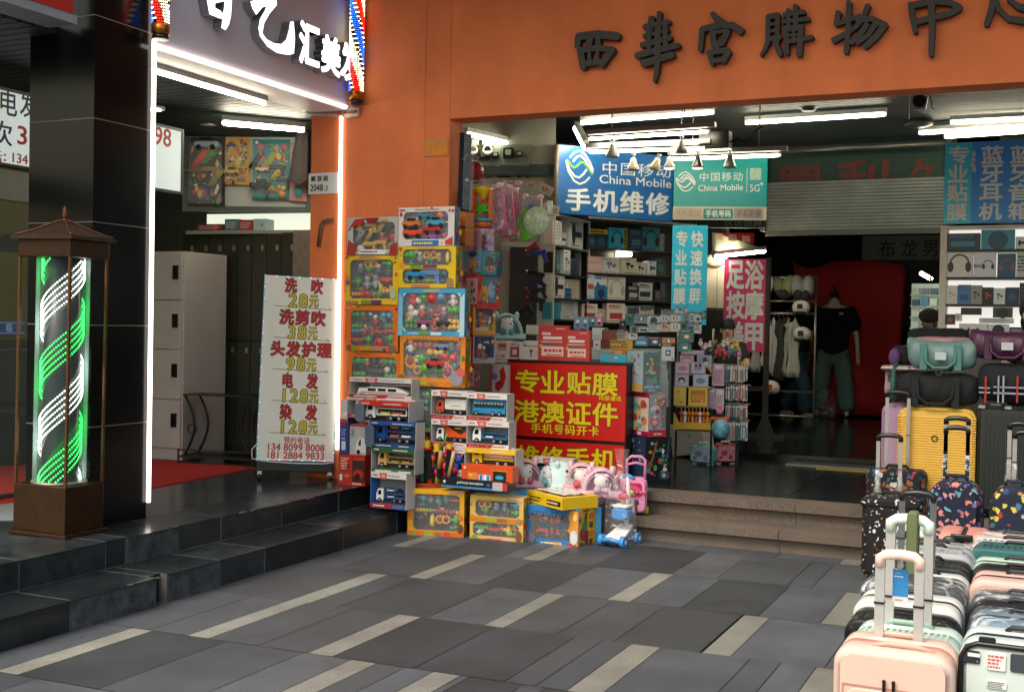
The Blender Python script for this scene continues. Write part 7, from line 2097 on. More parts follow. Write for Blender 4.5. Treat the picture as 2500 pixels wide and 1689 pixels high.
t.scale=(s,s,s)
part('print',M('c8b018',rough=.8),t,lambda b:[b.ball((x,-.14,z),.03,1.2,.3,.8,n=8,k=5)for x,z in((.10,1.32),(.16,1.24),(.20,1.15),(.04,1.26))])
q=on('P',545,1195,Z=.36)
t=person('person walking past the clothes rack with one hand raised to the neck',(q.x,q.y,.36),R(62),'8a5c3c','0e0c0b','15181a','3c5c66',[((-.30,-.16,1.38),(-.05,-.13,1.50)),((.26,.08,1.12),(.24,-.04,.92))],[((-.10,-.20,.50),(-.10,-.22,.07)),((.10,.02,.47),(.10,.28,.10))])
q=on('Q',55,1330,Y=10.9)
t=person('man in a dark cap and black top seen from behind the duffel bags',(q.x,10.9,.36),R(150),'4c3626','100e0c','101214','15181a',[((-.26,.0,1.10),(-.26,-.10,.88)),((.26,.0,1.10),(.26,-.10,.88))],[((-.09,0,.48),(-.09,.02,.07)),((.09,0,.48),(.09,.02,.07))],cap='14120f',bald=True)
t.scale=((q.z-.36-.01)/1.72,)*3
q=on('Q',800,1390,Y=9.2)
t=person('black haired stall keeper at the very edge of the right phone stall',(q.x+.05,9.2,.3),R(25),SKC,'0c0a0a','17191c','15181a',[((-.26,-.04,1.10),(-.2,-.24,1.0)),((.26,-.04,1.10),(.2,-.24,1.0))],[((-.09,0,.48),(-.09,.02,.07)),((.09,0,.48),(.09,.02,.07))])
t.scale=((q.z-.3+.03)/1.60,)*3
q=on('P',800,1192,Z=.36)
t=thing('mannequin','headless pale mannequin in a black t-shirt and wide grey green jeans before the red cloth','mannequin',q,R(8))
PL=M('c9c6b4',rough=.4)
nd=[(0,0,.95,.10,None),(0,0,1.2,.10,0),(0,0,1.40,.10,1),(0,0,1.50,.062,2),(0,0,1.60,.060,3)]
for sx in(-1,1):
 a=len(nd)
 nd+=[(sx*.19,0,1.42,.055,2),(sx*.29,-.01,1.12,.04,a),(sx*.32,-.05,.86,.026,a+1),(sx*.325,-.06,.79,.026,a+2)]
 for k in range(4):
  nd.append((sx*.325-.015+.011*k,-.065-.012*k,.70+.01*abs(k-1),.009,a+3))
 nd.append((sx*.30,-.10,.75,.009,a+2))
 a=len(nd)
 nd+=[(sx*.10,0,.86,.08,0),(sx*.15,-.01,.48,.055,a),(sx*.19,0,.08,.04,a+1),(sx*.19,-.12,.035,.03,a+2)]
skin('body',nd,PL,t)
sh=[(0,0,.78,.22,None),(0,0,1.0,.22,0),(0,0,1.2,.215,1),(0,0,1.34,.17,2),(0,0,1.385,.085,3)]
for sx in(-1,1):
 b_=len(sh)
 sh+=[(sx*.20,0,1.40,.11,3),(sx*.285,-.005,1.13,.115,b_)]
skin('tshirt',sh,M('0d0f10',rough=.9),t)
tr=[(0,0,1.02,.16,None),(0,0,.88,.18,0)]
for sx in(-1,1):
 b_=len(tr)
 tr+=[(sx*.10,0,.80,.145,1),(sx*.155,0,.48,.125,b_),(sx*.195,.0,.06,.135,b_+1)]
skin('jeans',tr,M('5c7a76',rough=.9,var=.2,sc=4),t)
part('neck_cap',M('12100f',rough=.4),t,lambda b:b.lathe([(.064,1.60),(.06,1.635),(.03,1.65),(.018,1.68),(.022,1.71),(.006,1.75)],n=14))
part('chest_mark',M('c8c8c4',rough=.5),t,lambda b:b.box(.07,.12,-.172,-.16,1.36,1.385))
part('stand',M('2a2a28',rough=.4),t,lambda b:b.cyl((0,.05,0),(0,.05,.012),.2,n=20))
p=on('P',780,1190,Z=.36)
tag(part('plastic_bag',M_film('b8c4c0',.2,14),None,lambda b:b.lathe([(.12,0),(.15,.1),(.13,.24),(.05,.32),(.09,.37)],n=16),loc=(p.x,p.y-.25,.362)),'clear plastic bag standing between the mannequin feet','bag')
YR=14.2
FRk=Fr((-3.4,YR,.36))
xa,xb=FRk.uv('P',190,400)[0],FRk.uv('P',690,400)[0]
zr=FRk.uv('P',500,472)[1]
zr2=FRk.uv('P',500,386)[1]
zt=FRk.uv('P',500,222)[1]
t=thing('clothes_rack','silver clothes rack carrying pale shirts beside the magenta sign','rack',FRk.o)
SV=M('9a988e',rough=.3,metal=.7)
for z in(zr,zr2,zt):
 part('rail',SV,t,lambda b:b.tube([(xa,0,z),(xb,0,z)],.014,8))
for x in(xa,xb):
 part('post',SV,t,lambda b:b.tube([(x,0,0),(x,0,zt)],.016,8))
part('foot_bar',SV,t,lambda b:b.tube([(xa,0,.12),(xb,0,.12)],.014,8))
part('lower_shelf',M('4a463e',rough=.5),t,lambda b:b.box(xa,xb,.02,.3,.40,.42))
gar=[(214,236,868,'c8c4b0','cream'),(252,312,878,'9aa0a0','grey'),(316,346,840,'b8b49c','pale khaki'),(352,384,880,'b4b09c','stone'),(386,420,905,'98a0a4','light grey'),(416,448,930,'2c302a','black'),(446,480,935,'33372e','dark olive'),(480,500,910,'8c9488','sage'),(498,585,915,'a2a69c','pale grey long')]
for i,(x0,x1,y1,c,nm)in enumerate(gar):
 u0,u1,z1=FRk.uv('P',x0,600)[0],FRk.uv('P',x1,600)[0],FRk.uv('P',x0,y1)[1]
 g_=thing('hanging_shirt',nm+' shirt hanging from the silver rack, '+('beneath the magenta sign' if x0<350 else 'between magenta sign and walking person'),'shirt',FRk.o+Vector((u0,-.02,0)),R(3),'garments on the silver rack')
 w=u1-u0
 def shirt(b):
  n=9
  vs=[]
  for k in range(n+1):
   f_=k/n
   for j in range(5):
    vs.append((w*(j/4)+.012*math.sin(k*1.3+j),-.03*math.sin(j*1.6+i)-.02*math.sin(k*.9+j),zr-.05-(zr-.05-z1)*f_-(.05*abs(j-2)if k==0 else 0)))
  b.smooth=True
  b.add(vs,[(k*5+j,k*5+j+1,k*5+j+6,k*5+j+5)for k in range(n)for j in range(4)])
 o=part('cloth',M(c,rough=.95,var=.12),g_,shirt)
 o.modifiers.new('th','SOLIDIFY').thickness=.03
 part('hanger',SV,g_,lambda b:b.tube([(w*.5,0,zr-.06),(w*.5,0,zr+.01),(w*.5,.02,zr+.03)],.004,5))
for x,y,s_,c,rot,lab in((450,300,.12,'5c6448',-15,'olive green clog hanging on the upper rack rail, left of its pair'),(500,300,.14,'66704c',20,'olive green clog hanging on the upper rack rail, larger and right of its pair'),(575,300,.14,'7c8078',-10,'grey speckled clog hanging on the upper rail, left of its pair'),(640,305,.14,'747a74',8,'grey speckled clog on the upper rail closest to the mannequin'),(366,285,.11,'b4ae98',5,'cream clog half hidden by the magenta sign edge')):
 p=FRk.hit('P',x,y)
 o=thing('clog',lab,'shoe',p-Vector((0,.08,0)),0,'clogs on the upper rack rail',ry=R(rot))
 part('upper',M(c,rough=.6,var=.15,sc=30),o,lambda b:b.ball((0,0,.02),s_*.85,.72,.55,1.25,n=14,k=9))
 part('opening',M('16181a',rough=.8),o,lambda b:b.ball((0,-s_*.42,-s_*.55),s_*.5,.8,.5,.9,n=12,k=8))
p=FRk.hit('P',600,430)
for x,y,c,lab in((600,430,'c8c4b8','white cap with a dark front mark hanging beside the walking person'),(605,615,'b8b4ac','white banded cap hanging low beside the walking person'),(390,985,'8c3a34','white cap with a red letter patch on the low rack shelf')):
 p=FRk.hit('P',x,y)
 o=thing('cap',lab,'cap',p-Vector((0,.1,0)),0,'caps on the rack')
 part('crown',M('c4c0b4',rough=.8),o,lambda b:b.ball((0,0,0),.11,1,.8,.8,n=14,k=8))
 part('brim',M('1c1c1e',rough=.8),o,lambda b:b.ball((0,-.08,-.07),.08,1,1,.3,n=12,k=6))
 part('mark',M('1c1c1e' if c!='8c3a34' else 'a02820',rough=.7),o,lambda b:b.box(-.03,.03,-.095,-.08,-.02,.04))
p=on('L',1585,1300,Y=12.6)
t=thing('white_jacket','pale hooded jacket displayed between the cyan and magenta signs','jacket',(p.x,12.6,p.z-.25))
part('cloth',M('b4b49c',rough=.95,var=.12),t,lambda b:(b.rrect(-.16,.16,0,.50,.07,-.06,.08,.03,5),b.ball((-.04,-.02,.54),.13,1,.8,.7,n=14,k=8),b.rrect(.13,.25,.0,.46,.05,-.04,.06,.02,5)))
part('zip',M('8c8c7c',rough=.5),t,lambda b:b.box(-.006,.006,-.064,-.06,.02,.5))
fr=Fr((-3.2,12.3,0))
x0,z0,x1,z1=fr.rect('L',1500,1412,1640,1700)
t=thing('brown_partition','brown wooden partition with a pale top edge between the cyan and magenta signs','partition',(x0,12.3,.36))
part('panel',M('4a2c18',rough=.6,var=.2),t,lambda b:b.box(0,x1-x0+.1,0,.05,0,z1-.36))
part('edge',M('b8b098',rough=.4),t,lambda b:b.box(0,x1-x0+.1,-.01,.06,z1-.36,z1-.33))
t=thing('wood_stool','dark stool with a light round wooden bar under the magenta sign','stool',on('P',280,1170,Z=.36))
part('bar',M('7c5c3c',rough=.5),t,lambda b:b.cyl((-.18,0,.34),(.14,0,.34),.035,n=12))
for x in(-.15,.1):
 part('leg',M('1c1814',rough=.5),t,lambda b:b.box(x-.015,x+.015,-.015,.015,0,.31))
 # ================================================================ gift rack and phone case rack on the floor
FGr=Fr((on('N',1050,1150,Y=9.75).x,9.75,0),R(14))
t=thing('gift_rack','wire floor rack holding pink and yellow gift boxes and light up toys','rack',(FGr.o.x,FGr.o.y,.3),FGr.th)
wr=FGr.uv('N',1320,900)[0]
WR=M('7c7a76',rough=.35,metal=.7)
zsN=[FGr.uv('N',1180,y)[1]for y in(625,705,797,940,1118)]
for x in(0,wr):
 part('post',WR,t,lambda b:b.tube([(x,.18,0),(x,.18,zsN[0])],.01,6))
for z in zsN:
 part('shelf',WR,t,lambda b:b.box(0,wr,.0,.18,z-.312,z-.304))
GG='gift boxes on the wire floor rack'
for lab,r,c,art in(('lilac pink bear print gift box, upper left of the rack',(1086,566,1190,622),'c8a8bc',[('pl',[(.1,.3),(.3,.8),(.7,.8),(.9,.3)],'b07c94'),('el',.5,.35,.3,.14,'d8c4cc')]),('pale blue and white gift box with a dark figure, upper right of the rack',(1214,566,1320,652),'b4b8cc',[('rc',.08,.1,.92,.92,'8ca0b4'),('el',.55,.5,.16,.3,'2c3848'),('el',.6,.3,.18,.14,'d8d4d0')]),('pink framed gift box with a pale pink face, left in the second row',(1052,616,1160,704),'c4a4bc',[('rc',.08,.1,.92,.9,'e0c8d0'),('el',.5,.5,.32,.18,'c890a4')]),('lilac framed gift box with dark ears, right in the second row',(1166,616,1276,702),'c0a8c4',[('rc',.08,.1,.92,.9,'d0c8dc'),('el',.5,.5,.28,.2,'a898c0'),('el',.36,.72,.08,.12,'2c2434'),('el',.64,.72,.08,.12,'2c2434')]),('lilac gift box with a black and white figure, left in the third row',(1048,706,1152,796),'b8b0c8',[('rc',.08,.1,.92,.9,'ccc8d8'),('el',.5,.5,.26,.24,'1c1a22'),('el',.5,.42,.18,.14,'d8d4d8')]),('pale blue gift box with a blue figure, right in the third row',(1184,706,1296,796),'c0b4cc',[('rc',.08,.1,.92,.9,'b8c4d8'),('el',.5,.48,.3,.2,'7088b0')]),('yellow gift box with a pink print, left in the fourth row',(1042,798,1132,936),'d4b850',[('el',.4,.75,.12,.14,'c08088'),('el',.6,.2,.1,.07,'8a5c30')]),('yellow window box with orange toys, right in the fourth row',(1150,798,1290,940),'d8b438',[('rc',.12,.2,.88,.82,'b07818'),('rc',.18,.3,.82,.6,'d88830'),('el',.7,.26,.06,.05,'d8d0b0')]),('flat lilac box lying on top of the gift rack',(1096,530,1262,562),'c8b0c0',[('rc',0,.0,1,.2,'b098ac')])):
 carton(lab,FGr,'N',r,.08,c,art,name='gift_box',cat='gift box',group=GG,off=.006*(r[0]%3))
x0,z0,x1,z1=FGr.rect('N',1042,950,1318,1112)
t=thing('display_tray','yellow display tray of orange and white giraffe light up toys on the gift rack','tray',at_local(FGr,x0,z0,.03),FGr.th)
w,h=x1-x0,z1-z0
part('tray',M('d4a820',rough=.45),t,lambda b:(b.box(0,w,0,.004,0,h*.32),b.box(0,w,0,.14,0,.006),b.prism([(0,0),(w*.26,0),(0,h*.8)],-.002,.0)))
for i in range(8):
 c=('d8602c','e8e0d4','d86830','d89c28')[i%4]
 o=part('giraffe_toy',M(c,rough=.4),t,lambda b:(b.cyl((w*(.2+.1*i),.04,.01),(w*(.2+.1*i),.04,h*.62),.012,n=8),b.ball((w*(.2+.1*i),.03,h*.72),.02,1,1.3,1,n=8,k=5)))
 part('horn',M('e09030',rough=.4),o,lambda b:b.tube([(w*(.2+.1*i),.04,h*.8),(w*(.2+.1*i),.04,h*1.0)],.004,5))
FC2=Fr((on('N',1420,1240,Y=10.0).x,10.0,0),R(10))
wr=FC2.uv('N',1590,900)[0]
t=thing('case_rack','rotating wire rack of phone case packs in front of the woman','rack',(FC2.o.x,FC2.o.y,.3),FC2.th)
part('pole',WR,t,lambda b:b.tube([(wr*.5,.12,0),(wr*.5,.12,1.05)],.016,8))
for y in(640,785,925,1045):
 z=FC2.uv('N',1500,y)[1]-.3
 part('hook_bar',WR,t,lambda b:b.box(-.02,wr+.02,-.002,.004,z,z+.008))
cc=['8c9094','b8bcc0','c86a3c','2c7a8c','4a5058','c8c0bc','d4d0cc','5c7c8c','b0a8a4','a85a5c']
rn=random.Random(31)
for tier,(ya,yb)in enumerate(((640,768),(785,905),(928,1035),(1050,1200))):
 for i in range(9):
  xa=1424+i*18.5
  x0,z0,x1,z1=FC2.rect('N',xa,ya+rn.random()*8,xa+15,yb-12*rn.random())
  c=cc[(i*3+tier*4)%10]
  b=CB()
  b.c(c,.3).box(0,x1-x0,0,.10,0,z1-z0)
  b.art([('rc',.15,.12,.85,.7,cc[(i+tier*2+3)%10]),('rc',.1,.8,.9,.95,'d8d4d0')],x1-x0,z1-z0)
  o=b.done('phone_case_pack',loc=at_local(FC2,x0,z0,.012+.03*rn.random()),rz=FC2.th+R(rn.uniform(-16,10)))
  tag(o,'slim phone case pack, %s on the %s tier of the wire case rack'%(ORD[i]if i==0 else ORD[i]+' from left',['top','second','third','lowest'][tier]),'phone case','phone case packs on the wire rack')
for i,(r,c,lab)in enumerate((((1326,628,1414,790),'c0a0b4','pink flower pattern pack hanging left of the phone cases, upper'),((1292,805,1350,960),'a898a8','mauve long pack hanging left of the phone cases, lower'),((1352,812,1412,968),'c4bcc4','pale long pack hanging left of the phone cases, lower'))):
 carton(lab,Fr((FC2.o.x-.05,9.9,0),R(10)),'N',r,.02,c,[('sc',.1,.1,.9,.7,6,'b06c88'),('rc',.2,.78,.8,.92,'d8d0d4')],name='hanging_pack',cat='pack')
rn=random.Random(14)
ORD2=ORD+['sixteenth','seventeenth','eighteenth']
ORD2=[ORD2[0]]+[q+' from left' for q in ORD2[1:]]
CHN=[('d8d0cc','white'),('c83c3c','red'),('d8b020','yellow'),('2c2c34','black'),('b8bcc0','silver'),('c87898','pink'),('8c6a58','tan'),('4c7c94','blue')]
for i in range(18):
 x,y=1240+300*((i*7)%18)/18,478+14*(i%3)+50*(i%2)
 p=on('N',x,y,Y=9.9)
 c,nm=CHN[i%8]
 o=thing('key_charm',nm+' phone charm, '+ORD2[i]+' in the cluster before the woman','charm',p,0,'phone charms at the rack head',ry=R(rn.uniform(-30,30)))
 part('strap',M('3c3c40',rough=.5),o,lambda b:b.tube([(0,0,-.07),(.004,0,-.02)],.006,5))
 part('figure',M(c,rough=.35),o,lambda b:(b.ball((0,0,0),.022,1,.8,1.1,n=8,k=6),b.ball((.012,-.004,.026),.014,n=8,k=5),b.box(-.008,.008,-.004,.004,-.05,-.02)))
for lab,x,y,z,c in(('orange toy car with a pink rider on the floor rack corner',1378,1075,None,'d8641c'),):
 p=on('N',x,y,Y=9.7)
 o=toy('toy_car',None,(0,0,.05),.06,c)
 o.location=p
 tag(o,lab,'toy')
 part('rider',M('d87898',rough=.4),o,lambda b:(b.ball((0,0,.11),.03,n=10,k=6),b.ball((0,0,.15),.022,n=10,k=6)))
p=on('N',1385,1195,Y=9.6)
tag(part('toy_ball',M('6ca4bc',rough=.25,var=.5,sc=22),None,lambda b:b.ball((0,0,.1),.075,1,1,1.1,n=18,k=12),loc=p),'blue and lilac round toy pack under the orange toy car','toy')
p=on('N',1130,1330,Z=.3)
t=thing('white_carton','tilted white carton with a blue dot beneath the gift rack','box',(p.x,p.y+.1,.30),R(-14),ry=R(-10))
part('box',M('c8c4bc',rough=.5),t,lambda b:b.box(-.17,.17,0,.2,0.03,.33))
part('dot',M('2c6ca0',rough=.4),t,lambda b:b.cyl((.04,-.001,.2),(.04,.0,.2),.012,n=12))
for lab,x0,x1,yt,yb,c1,c2,th in(('sky blue kids handbag case with a cartoon girl free print on the dark floor',1146,1336,1208,1372,'6cb4c4','b8d4dc',-8),('red and pink kids handbag case with house print on the dark floor',1340,1516,1200,1368,'b82c34','d898a8',28)):
 p=on('N',(x0+x1)/2,yb,Z=.3)
 fr=Fr(p,R(th))
 a=fr.rect('N',x0,yt,x1,yb)
 w,h=(a[2]-a[0])*.92,a[3]
 t=thing('kids_case',lab.replace(' with a cartoon girl free print',' with lilac pictures'),'toy case',p,R(th))
 part('shell',M(c1,rough=.3),t,lambda b:b.rrect(-w/2,w/2,.012,h*.86,.04,0,.10,.012,5))
 part('front',M(c2,rough=.35,var=.3,sc=16),t,lambda b:b.rrect(-w*.44,w*.44,.03,h*.80,.035,-.004,0,0,5))
 part('picture',M('a88cc0' if th<0 else 'c83c50',rough=.4),t,lambda b:(b.ball((-w*.1,-.004,h*.5),w*.16,1,.05,.8,n=12,k=6),b.ball((w*.2,-.004,h*.32),w*.10,1,.05,1.2,n=10,k=6),b.ball((-w*.25,-.004,h*.3),w*.10,1,.05,.8,n=10,k=6)))
 part('handle',M('d8d8d8',rough=.3),t,lambda b:b.tube([(-w*.2,.05,h*.85),(-w*.17,.05,h*.97),(w*.17,.05,h*.97),(w*.2,.05,h*.85)],.012,8))
 for sx in(-1,1):
  part('foot',M('e0e0e0',rough=.3),t,lambda b:b.box(sx*w*.3-.02,sx*w*.3+.02,.02,.08,0,.014))
  # ================================================================ right phone stall
FQ=Fr((on('Q',165,800,Y=9.9).x,9.9,.3))
t=thing('stall_sign','teal and blue stall sign with vertical white characters over the right shelves','sign',FQ.o)
a,bq=FQ.uv('Q',176,380),FQ.uv('Q',384,380)
zt,zb=FQ.uv('Q',300,62)[1],FQ.uv('Q',300,678)[1]
part('board',M('34c8e0',rough=.4,var=.05),t,lambda b:b.box(a[0],bq[0],-.03,.03,zb,zt))
part('board',M('2c90e0',rough=.4,var=.08,sc=3),t,lambda b:b.box(bq[0]+.001,bq[0]+1.2,-.034,.03,zb,zt))
b=MB()
for s_,xs,y0,dy in(('专业贴膜',(214,362),90,146),('蓝牙耳机',(462,628),92,144),('蓝牙音箱',(684,852),88,144)):
 for k,ch in enumerate(s_):
  txt(b,ch,*FQ.rect('Q',xs[0]-6*k,y0+k*dy,xs[1]-5*k,y0+k*dy+128),y=-.034,bold=.028,depth=.002,fit=True)
b.build('lettering',WT,t)
part('torn_patch',M('b8c8d0',rough=.6),t,lambda b:[b.prism([(FQ.uv('Q',x,y)[0]+dx,FQ.uv('Q',x,y)[1]+dz)for dx,dz in((-.015,0),(.0,-.03),(.02,-.01),(.01,.03))],-.036,-.034)for x,y in((398,150),(396,190),(392,230),(402,270))])
zq=[FQ.uv('Q',450,y)[1]+.3 for y in(690,872,1084,1292,1500)]
FQS=Fr((FQ.o.x,9.9,0))
t=thing('stall_shelf','white framed lit shelves of headphone and speaker boxes in the right stall','shelf unit',(FQ.o.x,9.9,.3))
part('back',M('e8e4dc',emit=.55,name='glowing_shelf_back'),t,lambda b:b.box(.02,1.6,.20,.21,.4,zq[0]-.3))  # panel given a glow of its own, in place of a shelf tube
part('post',M('c8c0b0',rough=.5),t,lambda b:b.box(-.02,.03,-.01,.21,0,zq[0]-.3))
for k,z in enumerate(zq):
 part('shelf_board',M('c8c0b0' if k==0 else '2c2824',rough=.5),t,lambda b:b.box(.03,1.6,-.008,.2,z-.322,z-.304))
part('base',M('6a6660',rough=.5),t,lambda b:b.box(.0,1.6,-.3,.2,0,zq[4]-.322))
for k,row in enumerate([[(186,752,448,870,'1c3c4c','p','2c7c90','dark teal speaker box'),(456,724,714,868,'2c8ca0','o','1c4c64','teal speaker box'),(720,778,810,864,'cfd2d4','s','2c2c2c','white shaver box')],[(182,888,390,1076,'d4d0c8','h','202226','white box with a large black headphone picture'),(398,888,568,1076,'cfd2d4','h','1c1e22','white headphone box with the word BASS'),(580,906,720,1076,'23506e','h','8c4c40','blue box with a small headphone'),(726,890,860,1078,'b8bab8','n','3c4044','grey box cut by the picture edge')],[(182,1152,274,1288,'d4d0c8','e','98a8b0','white earbud box'),(278,1146,372,1288,'3878a8','p','284c80','blue printed box'),(374,1150,462,1288,'8a8c84','e','1c1c1e','grey box with black earbuds'),(466,1166,548,1290,'17191c','e','b86020','black box with orange marks'),(552,1172,640,1288,'cfd2d4','e','3c3e44','white box with two round drawings'),(643,1166,746,1290,'16324c','o','3c4c80','navy speaker box'),(750,1132,850,1290,'17191c','n','3c4044','black box at the far end')],[(184,1372,252,1452,'2c3438','o','a83c34','dark box with a red ring'),(256,1366,304,1424,'d4d0c8','n','88847c','small white box'),(300,1322,456,1376,'17191c','n','2c3034','black strapped speaker'),(546,1320,696,1398,'3c4430','o','18201a','olive black speaker'),(440,1402,704,1442,'c8d0cc','n','98a49c','long pale carton'),(286,1444,504,1532,'d4d0c8','c','3c3e44','white box with a dark square'),(508,1448,668,1536,'cfd2d4','o','1c1c1e','white box with a black ring'),(672,1472,800,1560,'17191c','n','b8b8b8','black box with white script')]]):
 for i,(x0,y0,x1,y1,c,ic,c2,nm)in enumerate(row):
  art=ICON[ic](c2)
  if 'BASS' in nm:
   art=[('hp',.66,.45,.24,c2),('tx','BASS',.02,.36,.38,.50,'2c2c2c',.02,1)]
  carton('%s on the %s shelf of the right stall'%(nm,['top','second','third','lowest'][k]),FQS,'Q',(x0,y0,x1,y1),.1,c,art,group='boxes on the right stall shelves',off=-.01,zb=zq[k+1]-.003 if k<3 else None)
t=thing('goods_wall','glass shelves of small bright phone goods between the cloth and the right stall','shelf unit',(on('O',1560,1300,Y=12.6).x,12.6,.36))
fr=Fr((t.location.x,12.6,.36))
w,z0,z1=fr.uv('O',1735,1300)[0],fr.uv('O',1600,1480)[1],fr.uv('O',1600,1135)[1]
part('back',M('9cb0a4',emit=.18,name='glowing_back'),t,lambda b:b.box(-.1,w+.3,.12,.13,0,z1))  # faint glow put into the back panel's own material
for k in range(4):
 part('shelf',M('c8d4cc',rough=.3),t,lambda b:b.box(-.1,w+.3,0,.12,z0+(z1-z0)*k/4-.01,z0+(z1-z0)*k/4))
for k in range(4):
 for i in range(6):
  z=z0+(z1-z0)*k/4+.001
  part('goods_pack',M(['c8d4cc','3c7c9c','98a8a0','b8c4c0','5c6c88','d8dcd4','2c4c5c'][(k*3+i*2)%7],rough=.4),t,lambda b:b.box(-.08+i*(w+.3)/6,-.08+i*(w+.3)/6+.8*(w+.3)/6,-.01,.08,z,z+(z1-z0)/4*(.55+.3*((i*k)%3)/3)))
tube_light('bright short tube light near the goods wall beside the right stall',on('O',1568,1060,Y=12.4),on('O',1640,1100,Y=11.6),.02,housing=False)
# ================================================================ toy board and shelf in the left shop
FBd=Fr((on('B',290,1300,Y=8.35).xy).to_3d(),R(20))
x0,z0,x1,z1=FBd.rect('B',268,830,1062,1320)
t=thing('toy_board','pale grey hook board with a metal frame carrying hanging toy cards','board',(FBd.o.x,FBd.o.y,0),R(20))
part('panel',M('b2b8b4',rough=.5,var=.06),t,lambda b:b.box(x0,x1,.01,.03,z0,z1+.04))
part('frame',M('5a6462',rough=.4,metal=.4),t,lambda b:b.frame(x0-.02,x1+.02,z0-.05,z1+.06,.05,-.012,.03))
GB='toy cards hung on the grey hook board'
for lab,r,c,items in(('dark toy card with a crossbow and round target on the grey board',(303,880,530,1318),'3a3028',[('target',.36,.18,.26,'c03020'),('rods',.3,.68,.24,'d8502c'),('rods',.55,.72,.22,'3a8a50'),('toy_gun',.6,.5,.2,'8a7a50'),('toy_gun',.2,.48,.2,'6a4a2c'),('rods',.75,.4,.24,'a08c4c'),('toy_car',.5,.9,.26,'9ab0b8')]),('yellow toy card of play food beside the dark crossbow card',(532,886,684,1184),'c89a3c',[('toy_car',.25,.85,.16,'2c4c88'),('ball',.6,.72,.1,'d8b048'),('ball',.8,.72,.1,'d8b048'),('figurine',.3,.56,.14,'d8d4c8'),('toy_car',.3,.28,.26,'d8a81c'),('rods',.5,.42,.2,'d8b020'),('ball',.78,.3,.12,'c84c44'),('pod',.78,.5,.12,'5c9c58'),('ball',.78,.12,.1,'a85c38'),('flower',.7,.93,.1,'d86a50')]),('teal toy card with police tools and orange balls on the grey board',(706,896,942,1276),'1a7c80',[('toy_gun',.7,.5,.2,'1c2c38'),('rods',.45,.62,.26,'98b040'),('ball',.64,.68,.055,'d85c20'),('ball',.84,.66,.06,'d85c20'),('ball',.74,.72,.05,'7cb030'),('toy_car',.28,.5,.14,'d8d4cc'),('rods',.7,.46,.2,'c8b838'),('toy_car',.24,.24,.22,'1a1c20'),('ball',.82,.08,.1,'d8982c'),('pod',.55,.18,.1,'58a83c'),('rods',.12,.66,.2,'202c3c'),('toy_gun',.85,.3,.16,'20485c')]),('pink toy card with a teal ring half hidden behind the orange pillar',(944,918,1056,1290),'c88478',[('ball',.5,.16,.3,'2c98a0'),('ball',.4,.7,.2,'d85c6c'),('ball',.5,.88,.16,'d8a89c'),('toy_car',.4,.5,.2,'a8b4a0')])):
 a=FBd.rect('B',*r)
 w,h=a[2]-a[0],a[3]-a[1]
 o=thing('toy_blister_card',lab,'toy card',at_local(FBd,a[0],a[1],.03),R(20),GB)
 b=CB()
 b.c(c,.45,var=.15).box(0,w,0,.004,0,h)
 if c=='1a7c80':
  b.art([('el',.2+.16*i,.88,.075,.08,cc_)for i,cc_ in enumerate(('c83c2c','2c6cb0','58a040','3878b8','b8384c'))]+[('el',.1,.95,.05,.04,'e0e0d8')],w,h)
 b.art(busy(int(r[0]),70,['c8402c','d8b848','2c6c8c','4c9448','d8d4c8','241c1c','c87838'],(.06,.04,.94,.86),.05),w,h)
 b.done('card',o)
 for it in items:
  toy(it[0],o,(it[1]*w,-.018,it[2]*h),it[3]*w,it[4])
 part('bubble',M_clear('e8f0f0',.06,.06),o,lambda b:b.rrect(.03*w,.97*w,.03*h,.9*h,.02,-.06,-.058,0,4))
 part('hook',M('8c908c',rough=.3,metal=.8),o,lambda b:b.tube([(w*.5,.02,h+.05),(w*.5,-.03,h+.05),(w*.5,-.03,h-.01)],.004,5))
FSf=Fr((FBd.o.x,FBd.o.y+.15,0),R(8))
x0,z0,x1,z1=FSf.rect('B',292,1345,1000,1475)
t=thing('lit_shelf','bright lit shelf recess below the grey toy board','shelf',(FSf.o.x,FSf.o.y,0),R(8))
part('back',M('d8dcc8',emit=.7,name='glowing_recess'),t,lambda b:b.box(x0,x1,.30,.32,z0-.1,z1))  # back wall emits by itself, standing in for the shelf light
part('board',M('8a8c80',rough=.5),t,lambda b:b.box(x0,x1,-.05,.3,z0-.03,z0))
for lab,r,c in(('dark red flat toy box on the lit shelf below the board',(340,1432,512,1478),'6c1c1c'),('teal and pink toy box on the lit shelf below the board',(520,1400,610,1478),'3c7480'),('red and blue striped toy box on the lit shelf below the board',(612,1404,700,1478),'983838'),('pale cyan toy box on the lit shelf below the board',(704,1398,782,1478),'9cc0c8')):
 carton(lab,FSf,'B',r,.15,c,[('sc',.1,.2,.9,.8,3,'b8a8a8'),('el',.7,.5,.1,.1,'c85c58')],cat='toy box',zb=z0+.002)
a,bq=FBd.hit('B',1045,800),FBd.hit('B',1030,1190)
t=thing('grey_cloth','narrow grey cloth hanging between the toy board and the orange pillar','cloth',(bq.x+.06,bq.y-.2,bq.z))
part('drape',M('55504c',rough=.9,var=.2),t,lambda b:b.add([(-.10,0,0),(-.03,-.02,.02),(.04,.01,-.01),(.10,0,.03),(.00,0,a.z-bq.z),(.03,-.015,a.z-bq.z),(.06,.01,a.z-bq.z),(.09,0,a.z-bq.z)],[(0,1,5,4),(1,2,6,5),(2,3,7,6)])).modifiers.new('th','SOLIDIFY').thickness=.012
a=on('B',1150,1415,Y=YP-.02)
tag(part('pipe_stub',M('5c3c2c',rough=.6,var=.3),None,lambda b:b.tube([a+Vector((.09,0,.01)),a,a-Vector((.02,0,.03)),on('B',1118,1575,Y=YP-.02)],.016,8)),'rusty bent pipe on the orange pillar behind the price sign','pipe')
p=on('B',415,765,Z=2.98)
